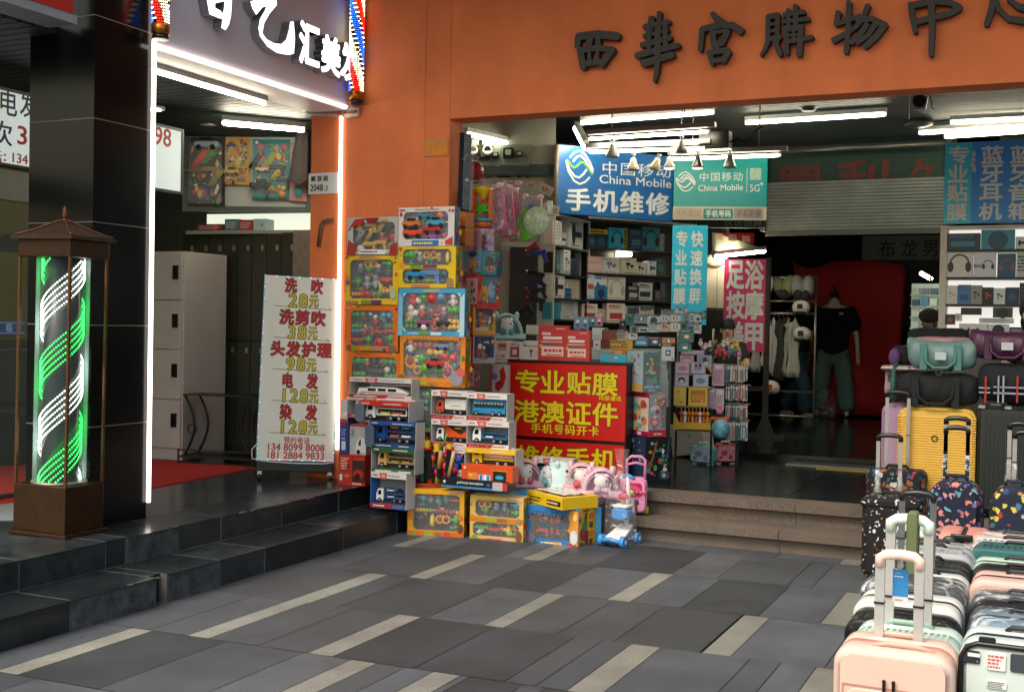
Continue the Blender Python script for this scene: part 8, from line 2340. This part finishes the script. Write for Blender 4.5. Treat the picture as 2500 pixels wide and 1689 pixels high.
for lab,x,y in(('small pale fitting hanging from the left shop ceiling over the toy board',415,765),('dark security camera hanging from the left shop ceiling near the tube light',745,790)):
 p=on('B',x,y,Y=7.9)
 o=thing('ceiling_fixture',lab,'fixture',p)
 part('stem',M('8a8c86',rough=.4),o,lambda b:b.cyl((0,0,0),(0,0,3.13-p.z),.014,n=8))
 part('head',M('a8aaa4' if x<500 else '4a4c48',rough=.4),o,lambda b:b.rrect(-.06,.06,-.05,.03,.02,-.05,.05,.008,4))
 # ================================================================ luggage stall on the right
def M_print(base,cols,sc=22.,th=.32,rough=.85):
 """printed cloth: scattered blobs of several colours on a base colour"""
 m=M(base,rough=rough,var=.1,sc=sc*1.01,name='printed_cloth')
 t=m.node_tree
 p=t.nodes['Principled BSDF']
 tc=t.nodes['Texture Coordinate']
 n=t.nodes.new('ShaderNodeTexNoise')
 n.inputs['Scale'].default_value=sc*.8
 ds=t.nodes.new('ShaderNodeMix')
 ds.data_type='RGBA'
 ds.inputs['Factor'].default_value=.06
 v=t.nodes.new('ShaderNodeTexVoronoi')
 v.inputs['Scale'].default_value=sc
 t.links.new(tc.outputs['Object'],n.inputs['Vector'])
 t.links.new(tc.outputs['Object'],ds.inputs['A'])
 t.links.new(n.outputs['Color'],ds.inputs['B'])
 t.links.new(ds.outputs['Result'],v.inputs['Vector'])
 sx=t.nodes.new('ShaderNodeSeparateColor')
 t.links.new(v.outputs['Color'],sx.inputs[0])
 r=t.nodes.new('ShaderNodeValToRGB')
 r.color_ramp.interpolation='CONSTANT'
 e=r.color_ramp.elements
 while len(e)<len(cols):
  e.new(.5)
 for i,c in enumerate(cols):
  e[i].position=i/len(cols)
  e[i].color=(*lin(c),1)
 t.links.new(sx.outputs[0],r.inputs[0])
 lt=t.nodes.new('ShaderNodeMath')
 lt.operation='LESS_THAN'
 lt.inputs[1].default_value=th
 t.links.new(v.outputs['Distance'],lt.inputs[0])
 mx=t.nodes.new('ShaderNodeMix')
 mx.data_type='RGBA'
 t.links.new(lt.outputs[0],mx.inputs['Factor'])
 t.links.new(p.inputs['Base Color'].links[0].from_socket,mx.inputs['A'])
 t.links.new(r.outputs[0],mx.inputs['B'])
 t.links.new(mx.outputs['Result'],p.inputs['Base Color'])
 return m
ALU=M('b9bab8',rough=.28,metal=.75,var=.06)
BLK=M('101112',rough=.35,var=.08)
def trolley(t,xs,y,z0,z1,grip=BLK,gr=.014,leg=ALU,wrap=None,r=.0105,joint=None):
 for x in xs:
  o=part('handle_leg',leg,t,lambda b:b.box(x-r,x+r,y-r*.7,y+r*.7,z0,z1-.02))
  part('joint',BLK,o,lambda b:b.box(x-r*1.15,x+r*1.15,y-r,y+r,z0+(z1-z0)*(joint or.45),z0+(z1-z0)*(joint or.45)+.006))
  if wrap:
   part('wrap',wrap,o,lambda b:b.cyl((x,y,z0),(x,y,z0+(z1-z0)*.42),r*2.2,r*1.3,8))
 g_=gr
 part('grip',grip,t,lambda b:b.tube([(xs[0],y,z1-g_*2.2),(xs[0],y,z1-g_*.6),(xs[0]+g_,y,z1),((xs[0]+xs[1])/2,y,z1+.004),(xs[1]-g_,y,z1),(xs[1],y,z1-g_*.6),(xs[1],y,z1-g_*2.2)],g_,8))
def wheels(t,w,d):
 for sx in(-1,1):
  for y in(.045,d-.045):
   o=part('wheel',BLK,t,lambda b:b.cyl((sx*(w/2-.05)-.011,y,.024),(sx*(w/2-.05)+.011,y,.024),.024,n=14))
   part('hub',ALU,o,lambda b:b.cyl((sx*(w/2-.05)-.0125,y,.024),(sx*(w/2-.05)+.0125,y,.024),.011,n=10))
def suitcase(label,x0,x1,y,h,col,d=.23,zb=0.,ribs=0,rib_dir='v',seam=None,frame=None,group=None,rz=0.,film=False,r=.055,top=True):
 """hard shell case standing upright, front face towards local -y"""
 w=x1-x0
 t=thing('suitcase',label,'suitcase',((x0+x1)/2,y,zb),rz,group)
 m_=M(col,rough=.36,var=.05,sc=3,coat=.15)
 sm=M(seam or '1a1a1c',rough=.5)
 hd=d/2
 part('front_shell',m_,t,lambda b:b.rrect(-w/2,w/2,.045,h,r,0,hd-.006,.022,6))
 part('back_shell',m_,t,lambda b:b.rrect(-w/2,w/2,.045,h,r,hd+.006,d,.022,6))
 part('frame' if frame else 'zip_band',M(frame,rough=.25,metal=.85)if frame else sm,t,lambda b:b.rrect(-w/2+.001,w/2-.001,.046,h-.001,r,hd-.0065,hd+.0065,0,6))
 if frame:
  for x in(-w*.28,w*.28):
   part('latch',ALU,t,lambda b:b.box(x-.03,x+.03,hd-.02,hd+.02,h-.004,h+.008))
 if ribs:
  def rb(b):
   n=ribs
   for k in range(n):
    if rib_dir=='v':
     x=-w/2+.035+(w-.07)*(k+.5)/n
     q=(w-.07)/n*.30
     b.rrect(x-q,x+q,.09,h-.055 if rib_dir!='p' else h-.1,q*.9,-.004,.004,.002,3)
     b.box(x-q*.8,x+q*.8,.02,hd-.01,h-.003,h+.003)
    else:
     z=.075+(h-.13)*(k+.5)/n
     q=(h-.13)/n*.28
     b.rrect(-w/2-.002,w/2+.002,z-q,z+q,q,-.004,hd-.02,.002,3)
  part('ribs',m_,t,rb)
 if top:
  part('carry_handle',sm if col!=PEACH else M('d8a090',rough=.4),t,lambda b:b.tube([(-.07,hd+.05,h-.002),(-.055,hd+.05,h+.012),(.055,hd+.05,h+.012),(.07,hd+.05,h-.002)],.008,8))
 if film:
  part('film',M_film('eef4f2',.2,12),t,lambda b:b.rrect(-w/2-.006,w/2+.006,h*.5,h+.008,r,-.007,d+.006,.02,6))
 wheels(t,w,d)
 return t
GL='suitcases lined up in the left row'
GR_='suitcases lined up in the right row'
xA0,xA1=on('T',128,1420,Y=3.5).x,on('T',1326,1420,Y=3.5).x
hP=on('T',720,1130,Y=3.55).z
PEACH,MINT='d8b6a6','bccfc2'
t=suitcase('peach pink suitcase with vertical ribs and a raised handle, frontmost of the left row',xA0,xA1,3.5,hP,PEACH,seam='b87c70',group=GL)
w=xA1-xA0
def panel(b):
 n=24
 z1_=hP-.115
 b.rrect(-w/2+.035,w/2-.035,.10,z1_,.035,-.006,.002,.004,6)
 for k in range(n):
  x=-w/2+.05+(w-.10)*(k+.5)/n
  b.rrect(x-.0042,x+.0042,.12,z1_-.016,.004,-.0150,-.005,.002,3)
part('front_pocket',M(PEACH,rough=.42,var=.04,sc=4),t,panel)
part('pocket_zip',M('b98474',rough=.5),t,lambda b:b.frame(-w/2+.028,w/2-.028,.09,hP-.105,.004,-.003,.001))
for x in(-.02,.006):
 part('zip_puller',M('2a2220',rough=.3,metal=.7),t,lambda b:(b.box(x-.004,x+.004,-.012,-.004,hP-.135,hP-.085),b.ball((x,-.01,hP-.14),.007,n=8,k=5),b.ball((x,-.01,hP-.085),.006,n=8,k=5)))
part('carry_strap',M('d8a090',rough=.5),t,lambda b:b.tube([(-.06,.05,hP+.002),(-.02,.05,hP+.010),(.06,.05,hP+.010),(.11,.05,hP+.001)],.007,6))
fr=Fr((0,3.62,0))
xl,xr2,zg=fr.uv('T',577,700)[0]-t.location.x,fr.uv('T',968,700)[0]-t.location.x,fr.uv('T',780,250)[1]
PG=M('e6c6b8',rough=.5,var=.12,sc=20)
trolley(t,(xl,xr2),.16,hP-.02,zg,PG,.0165,M('bfc0bd',rough=.35,metal=.5),r=.0135)
xB0,xB1=on('T',285,1100,Y=3.77).x,on('T',1396,1200,Y=3.77).x
hM=on('T',700,962,Y=3.85).z
t=suitcase('mint green suitcase with ribbed top and a tall wrapped handle, second of the left row',xB0,xB1,3.77,hM,MINT,ribs=14,seam='8ca898',group=GL)
fr=Fr((0,3.92,0))
xl,xr2,zg=fr.uv('T',690,400)[0]-t.location.x,fr.uv('T',1066,400)[0]-t.location.x,fr.uv('S',760,990)[1]
trolley(t,(xl,xr2),.17,hM-.02,zg,M('cfdccf',rough=.5,var=.12,sc=20),.018,M('bfc0bd',rough=.35,metal=.5),r=.0145,joint=.30)
part('grip_strap',M('5c6640',rough=.6),t,lambda b:b.rrect(xl+.05,xl+.085,zg-.17,zg+.028,.012,.14,.20,.004,4))
fr=Fr((0,3.70,0))
a=fr.rect('T',722,362,878,692)
t=thing('hang_tag','blue and white hang tag dangling between the raised handles of the front cases','tag',(a[0],3.70,a[1]))
b=CB()
b.c('2f86c4',.4).box(0,a[2]-a[0],0,.002,0,a[3]-a[1])
b.art([('rc',0,0,1,.19,'d8d8d4'),('sc',.12,.76,.8,.82,1,'d8e4ec'),('sc',.15,.87,.7,.91,1,'a8cce0'),('sc',.2,.07,.7,.12,1,'b87068')],a[2]-a[0],a[3]-a[1])
b.done('card',t)
part('string',M('d0d0cc',rough=.6),t,lambda b:b.tube([(.02,.001,a[3]-a[1]),(.03,.01,a[3]-a[1]+.06)],.0015,4))
spec=[('17191b','black ribbed suitcase, third of the left row behind the mint one',10,None,'1a1a1c'),('c9c9c0','cream white suitcase with black zip band, fourth of the left row',0,None,'141416'),('1d1f22','black suitcase with a grey ribbed top, fifth of the left row',12,None,'4a4c50'),('c4c6be','pale grey white suitcase with black edging, sixth of the left row',0,None,'101012'),('26292c','dark charcoal ribbed suitcase, seventh of the left row',12,None,'0c0c0e'),('9b9fa0','silver metal framed suitcase, eighth of the left row',10,'b8bab8',None),('a4a8a8','silver metal framed suitcase with latches, ninth of the left row',10,'b8bab8',None)]
for i,(c,lab,rb,fm,se)in enumerate(spec):
 y=4.04+i*.248
 suitcase(lab,-.632-.010*i,-.275-.006*i,y,.545+.012*(i%3),c,ribs=rb,frame=fm,seam=se,group=GL,film=(i==2))
for i,(c,v,r,y,lab,se)in enumerate((('d08c80','S',(1072,1150,1600,1500),6.02,'coral pink suitcase turned sideways with a black zip band up its middle','121214'),('b7cfc0','S',(560,1110,930,1420),6.05,'pale mint suitcase turned sideways behind the tall wrapped handle','141416'))):
 x0,z0,x1,z1=Fr((0,y,0)).rect(v,*r)
 w,h=x1-x0,z1
 t=suitcase(lab,-.18,.18,y,h,c,d=w,seam=se,rz=R(90),r=.07,top=False)
 t.location=(x1,y+.18,0)
 part('corner_guard',BLK,t,lambda b:b.rrect(-.186,-.17,h-.03,h+.004,.006,w*.5-.05,w*.5+.05,.002,3))
 part('side_handle',M('2a2c2e',rough=.4),t,lambda b:b.ball((-.184,w*.76,h-.04),.035,.5,1,1,n=12,k=8))
xR0=on('T',1372,1300,Y=3.62).x
hR=on('T',1900,1075,Y=3.66).z
t=suitcase('pale mint white suitcase with black edge and dark latches, frontmost in the right row',xR0,xR0+.38,3.62,hR,'c3cfc8',seam='16181a',group=GR_)
w=.38
part('black_edge',BLK,t,lambda b:b.tube([(-w/2+.006,.0,.10),(-w/2+.006,.0,hR-.05),(-w/2+.022,.0,hR-.018),(-w/2+.05,.0,hR-.006),(w/2-.06,.0,hR-.006),(w/2-.02,.0,hR-.03),(w/2-.006,.0,hR-.06),(w/2-.006,.0,.1)],.008,6))
fr=Fr((t.location.x,3.615,0))
for r,c,nm in(((1410,1160,1586,1285),'22262c','latch'),((1882,1200,2060,1380),'3a3e44','latch'),((1570,1032,1742,1082),'1a1c1e','top_handle'),((1650,1185,1842,1360),'d8d4d0','paper_label'),((1650,1460,1850,1540),'d4d8d4','paper_label')):
 a=fr.rect('T',*r)
 b=CB()
 b.c(c,.35).rrect(a[0],a[2],a[1],a[3],.006,-.005,.004,.001,3)
 if nm=='paper_label':
  b.T=Matrix.Translation((a[0],-.005,a[1]))
  T_=b.T
  b.art([('sc',.05,.1,.9,.9,4,'b8605c' if r[1]<1300 else '50545a')],a[2]-a[0],a[3]-a[1],T_)
 if nm=='latch' and r[0]<1500:
  b.T=Matrix.Translation((a[0],-.005,a[1]))
  b.art([('rc',.3,.55,1.,.85,'d0d4d4'),('el',.85,.2,.03,.03,'c8ccd0')],a[2]-a[0],a[3]-a[1],b.T)
 b.done(nm,t)
for k in range(9):
 part('groove',M('a9b6ae',rough=.5),t,lambda b:b.box(-w/2+.05+k*.035,-w/2+.053+k*.035,-.0012,.002,.1,hR-.16))
spec=[('4c6f8c','steel blue suitcase wrapped in film with paper labels, second of the right row',0,True),('5a7488','grey blue suitcase in film, third of the right row',0,True),('1c2026','navy black suitcase, fourth of the right row',10,False),('2a3038','dark slate suitcase in film, fifth of the right row',0,True),('cda89c','rose pink suitcase with black edge, sixth of the right row',0,False),('15171a','black suitcase with a dark carry handle, seventh of the right row',0,False),('b4cbb8','light mint suitcase, eighth of the right row behind the black one',0,False),('2c5a58','dark teal ribbed suitcase, ninth of the right row',14,False),('c4c8c4','white grey ribbed suitcase, tenth of the right row',14,False),('d4b0a8','blush pink suitcase in crumpled film, last of the right row',0,True)]
for i,(c,lab,rb,fl)in enumerate(spec):
 y=3.90+i*.235
 t=suitcase(lab,xR0+.005-.014*i,xR0+.385-.010*i,y,.535+.014*((i*2)%3),c,ribs=rb,group=GR_,film=fl,seam='121416')
 if i==0:
  for zz in(.50,.42,.33):
   part('paper_label',M('d2d6d6',rough=.5),t,lambda b:b.box(-.09,.03,-.009,-.0075,zz-.03,zz+.03))
fr=Fr((0,4.98,0))
xl,xr2,zg=fr.uv('S',690,800)[0],fr.uv('S',1032,800)[0],fr.uv('S',850,690)[1]
o=[q for q in bpy.data.objects if q.get('label','').startswith('pale grey white suitcase with black')][0]
trolley(o,(xl-o.location.x,xr2-o.location.x),.18,.52,zg,BLK,.014,M('8a8a8c',rough=.25,metal=.9),r=.012)
def softbag(name,label,v,r,Y,d,mat,trim,zb=0.,legs=None,cat='trolley bag',rad=.05,extra=None,rz=0.,wheel=True):
 fr=Fr((0,Y,0))
 x0,z0,x1,z1=fr.rect(v,*r)
 w,h=x1-x0,z1-zb
 t=thing(name,label,cat,((x0+x1)/2,Y,zb),rz)
 part('body',mat,t,lambda b:b.rrect(-w/2,w/2,.03 if wheel else 0,h,min(rad,w*.45),0,d,.03,7))
 part('piping',trim,t,lambda b:b.rrect(-w/2-.003,w/2+.003,.028 if wheel else-.002,h+.003,min(rad,w*.45),.03,.042,0,7))
 part('strap',trim,t,lambda b:b.tube([(-w*.2,d*.5,h-.004),(-w*.15,d*.5,h+.02),(w*.15,d*.5,h+.02),(w*.2,d*.5,h-.004)],.011,6))
 if wheel:
  wheels(t,w,d)
 if legs:
  for xa,xb,zt,vv,wr in legs:
   f2=Fr((0,Y+d-.02,0))
   trolley(t,(f2.uv(vv,xa,zt+60)[0]-t.location.x,f2.uv(vv,xb,zt+60)[0]-t.location.x),d-.02,h-.02,f2.uv(vv,(xa+xb)/2,zt)[1],BLK,.015,ALU,wrap=wr,r=.011)
 return t
FW_=M_film('e8ecec',.3,18)
t=softbag('trolley_bag','black cloth trolley bag with white bunny and carrot dots at the step end','S',(240,742,830,1500),7.30,.24,M_print('0c0c0e',['c8c8c4','d0d0cc','c07830','bcbcb8'],34,.26),M('141416',rough=.8),legs=[(425,670,62,'S',FW_)])
part('top_band',M_print('0d0d10',['c4c4c0','88888c','d0d0cc'],30,.25),t,lambda b:b.rrect(-.17,.17,.46,.50,.02,-.006,.2,.006,5))
softbag('trolley_bag','dark floral cloth trolley bag with orange and white leaves on the granite step','S',(285,440,930,745),7.98,.22,M_print('11161c',['8a4a2c','3c7078','b8bcb4','93304c','34506c','9a5c38'],26,.40),M('0e1014',rough=.8),zb=.15,legs=[(432,628,872,'R',None)])
t=softbag('trolley_backpack','navy trolley backpack printed with pink and blue dinosaurs and a red label','S',(962,560,1560,1200),7.05,.24,M_print('12162c',['a05c78','4c90a4','b88890','6c5c98','5ca0a8','c07a70'],30,.38),M('12162a',rough=.8),legs=[(972,1175,905,'R',FW_),(970,1172,992,'R',None)],rad=.12)
part('label_patch',M('b03c38',rough=.6),t,lambda b:b.box(-.045,.05,-.006,.002,.26,.30))
part('front_pocket',M_print('12162c',['a05c78','4c90a4','b88890','6c5c98'],30.5,.38),t,lambda b:b.rrect(-.15,.15,.06,.36,.05,-.03,.01,.012,6))
t=softbag('trolley_backpack','navy trolley backpack with planets and a red rocket at the right picture side','S',(1640,630,2150,1240),6.95,.24,M_print('141e34',['a8a8a0','9c3038','3c6c84','b08030','20406c','c8b848'],24,.34),M('141a2c',rough=.8),legs=[(1552,1730,955,'R',FW_),(1600,1780,1035,'R',FW_)],rad=.12)
def bigcase(label,v,q,Y,col,**k):
 x0,z0,x1,z1=Fr((0,Y,0)).rect(v,*q)
 return suitcase(label,x0,x1,Y,z1-.3,col,d=.28,zb=.3,**k),x1-x0,z1-.3
t,w,h=bigcase('large yellow suitcase with fine horizontal ribs and a black ring logo on the top step','R',(520,808,1236,1700),8.22,'e4b650',ribs=34,rib_dir='h',seam='15130e',r=.07)
a=Fr((t.location.x,8.21,.3)).uv('R',865,1085)
part('ring_logo',M('1c1710',rough=.4),t,lambda b:b.tube([(a[0]+.018*math.cos(i*.45),-.008,a[1]+.018*math.sin(i*.45))for i in range(14)],.0035,6,close=True))
bigcase('large lilac suitcase half hidden left of the yellow one','R',(372,770,700,1700),8.34,'b493b4',seam='1c1420',r=.06)
t,w,h=bigcase('large dark grey ribbed suitcase with a silver edge right of the yellow one','R',(1246,800,1980,1700),8.24,'2b302e',ribs=16,frame='8c8c88',r=.04)
for x in(-w/2+.02,-.06):
 part('corner_metal',ALU,t,lambda b:b.rrect(x-.016,x+.03,h-.018,h+.006,.008,-.006,.12,.003,3))
def duffel(label,v,r,Y,mat,trim,d=.26,rad=.09,patch=None,wing=.0,rz=0.,strap=True,sag=.02):
 x0,z0,x1,z1=Fr((0,Y,0)).rect(v,*r)
 w,h=x1-x0,z1-z0
 t=thing('duffel_bag',label,'bag',((x0+x1)/2,Y,z0),rz,'travel bags piled on the big suitcases')
 def body(b):
  nx,nk=16,14
  vs=[]
  for i in range(nx+1):
   u=i/nx*2-1
   e=1-abs(u)**6*.35
   for k in range(nk):
    a_=6.2832*k/nk
    cy,cz=math.cos(a_),math.sin(a_)
    q=1/max(abs(cy),abs(cz))**.55
    zz=h/2+cz*q*h*.46*e*(1-sag*(1-u*u)*(cz>0)*3)
    if cz>.5:
     zz+=wing*h*abs(u)**3
    xx=u*w/2*(1-.12*max(cz,0)*(wing>0)*0+(.06*cz if wing else 0))
    vs.append((xx+.006*math.sin(k*2.1+i),d/2+cy*q*d*.42*e+.010*math.sin(i*1.9+k*1.3),zz+.007*math.sin(i*1.1+k*2.3)))
  b.smooth=True
  b.add(vs,[(i*nk+k,(i+1)*nk+k,(i+1)*nk+(k+1)%nk,i*nk+(k+1)%nk)for i in range(nx)for k in range(nk)]+[tuple(range(nk)),tuple(range(nx*nk+nk-1,nx*nk-1,-1))])
 part('body',mat,t,body).modifiers.new('s','SUBSURF').render_levels=1
 if strap:
  for sx in(-1,1):
   part('strap',trim,t,lambda b:b.rrect(sx*w*.24-.025,sx*w*.24+.025,h*.04,h*.82,.006,-.012,.012,.003,3))
  part('handle',trim,t,lambda b:b.tube([(-w*.22,.0,h*.78),(-w*.2,-.02,h*.3),(-w*.1,-.028,h*.12),(w*.1,-.028,h*.12),(w*.2,-.02,h*.3),(w*.22,.0,h*.78)],.011,6))
 if patch:
  part('label_patch',M(patch,rough=.6),t,lambda b:b.box(-.035,.035,-.014,-.004,h*.36,h*.60))
 return t
SATIN=dict(rough=.42,var=.12,sc=5)
t=duffel('black duffel bag with a small grey emblem lying on the yellow suitcase','R',(490,466,1265,810),8.20,M('0e1012',rough=.8,var=.25,sc=8),M('14171a',rough=.8),d=.30)
part('emblem',M('4a5054',rough=.5),t,lambda b:b.tube([(.02+.018*math.cos(i*.52),-.012,.235+.018*math.sin(i*.52))for i in range(12)],.003,5,close=True))
duffel('grey teal satin bag with a white label on top of the black duffel','R',(600,178,1252,476),8.24,M('6d8c88',**SATIN),M('4c7c76',rough=.5),patch='b8c4c4',wing=.24)
duffel('pink flat bag tucked behind the grey teal satin bag','R',(640,146,1250,330),8.50,M('b8848a',**SATIN),M('a87078',rough=.5),strap=False,d=.12)
duffel('black soft bag at the back of the pile behind the pink one','R',(600,60,1200,300),8.62,M('101314',rough=.85,var=.2),M('141718',rough=.8),strap=False)
duffel('plum purple satin bag with a white label at the right of the pile','R',(1170,92,1900,385),8.26,M('4c2442',**SATIN),M('421e3a',rough=.5),patch='c4c0c4',wing=.2)
t=duffel('dark navy duffel with red and white plaid stripes under the plum bag','R',(1246,375,1990,788),8.20,M('14171f',rough=.85,var=.2),M('1c2026',rough=.8),d=.30,strap=False)
fr=Fr((t.location.x,8.18,t.location.z))
for nm,c,rs in(('red_stripe','b03424',((1322,520,1338,760),(1612,520,1628,760))),('pale_stripe','9ca0ac',((1440,515,1454,760),(1484,515,1500,760),(1268,618,1372,630),(1268,660,1372,672),(1400,618,1900,630),(1400,672,1900,686)))):
 for r in rs:
  a=fr.rect('R',*r)
  part(nm,M(c,rough=.8),t,lambda b:b.box(a[0],a[2],-.008 if nm[0]=='r' else-.006,.012,a[1],a[3]))
duffel('pale pink and black patterned bag end poking out left of the black duffel','R',(392,424,520,762),8.40,M_print('a8949c',['2c2430','5c4850','c4b0b4'],20,.3),M('1f5a4a',rough=.6),d=.4,strap=False)
p=on('R',480,600,Y=8.30)
tag(part('green_strap',M('1f5a4a',rough=.6,var=.3,sc=20),None,lambda b:b.tube([on('R',520,405,Y=8.36),on('R',492,470,Y=8.32),on('R',486,600,Y=8.30),on('R',480,745,Y=8.30)],.016,6)),'green leaf print strap hanging at the left end of the black duffel','strap')
duffel('cream and black print flat bag lying between the black duffel and satin bag','R',(350,425,1010,480),8.30,M_print('b8a8a4',['2c2428','c8b8b4','3c3034'],24,.3),M('3c3434',rough=.6),strap=False,d=.3)
p=on('R',500,340,Y=8.4)
tag(part('hair_tie',M('5c3c6c',rough=.9,var=.3,sc=40),None,lambda b:b.ball((0,0,0),.055,.7,.7,1.1,n=12,k=8),loc=p),'purple fluffy pompom hanging left of the grey teal satin bag','pompom')
p=on('R',580,330,Y=8.42)
tag(part('printed_pouch',M_print('141216',['d0ccd0','b07c90'],22,.34),None,lambda b:b.rrect(-.07,.05,-.06,.07,.03,0,.08,.02,5),loc=p),'small black pouch with white print beside the purple pompom','pouch')
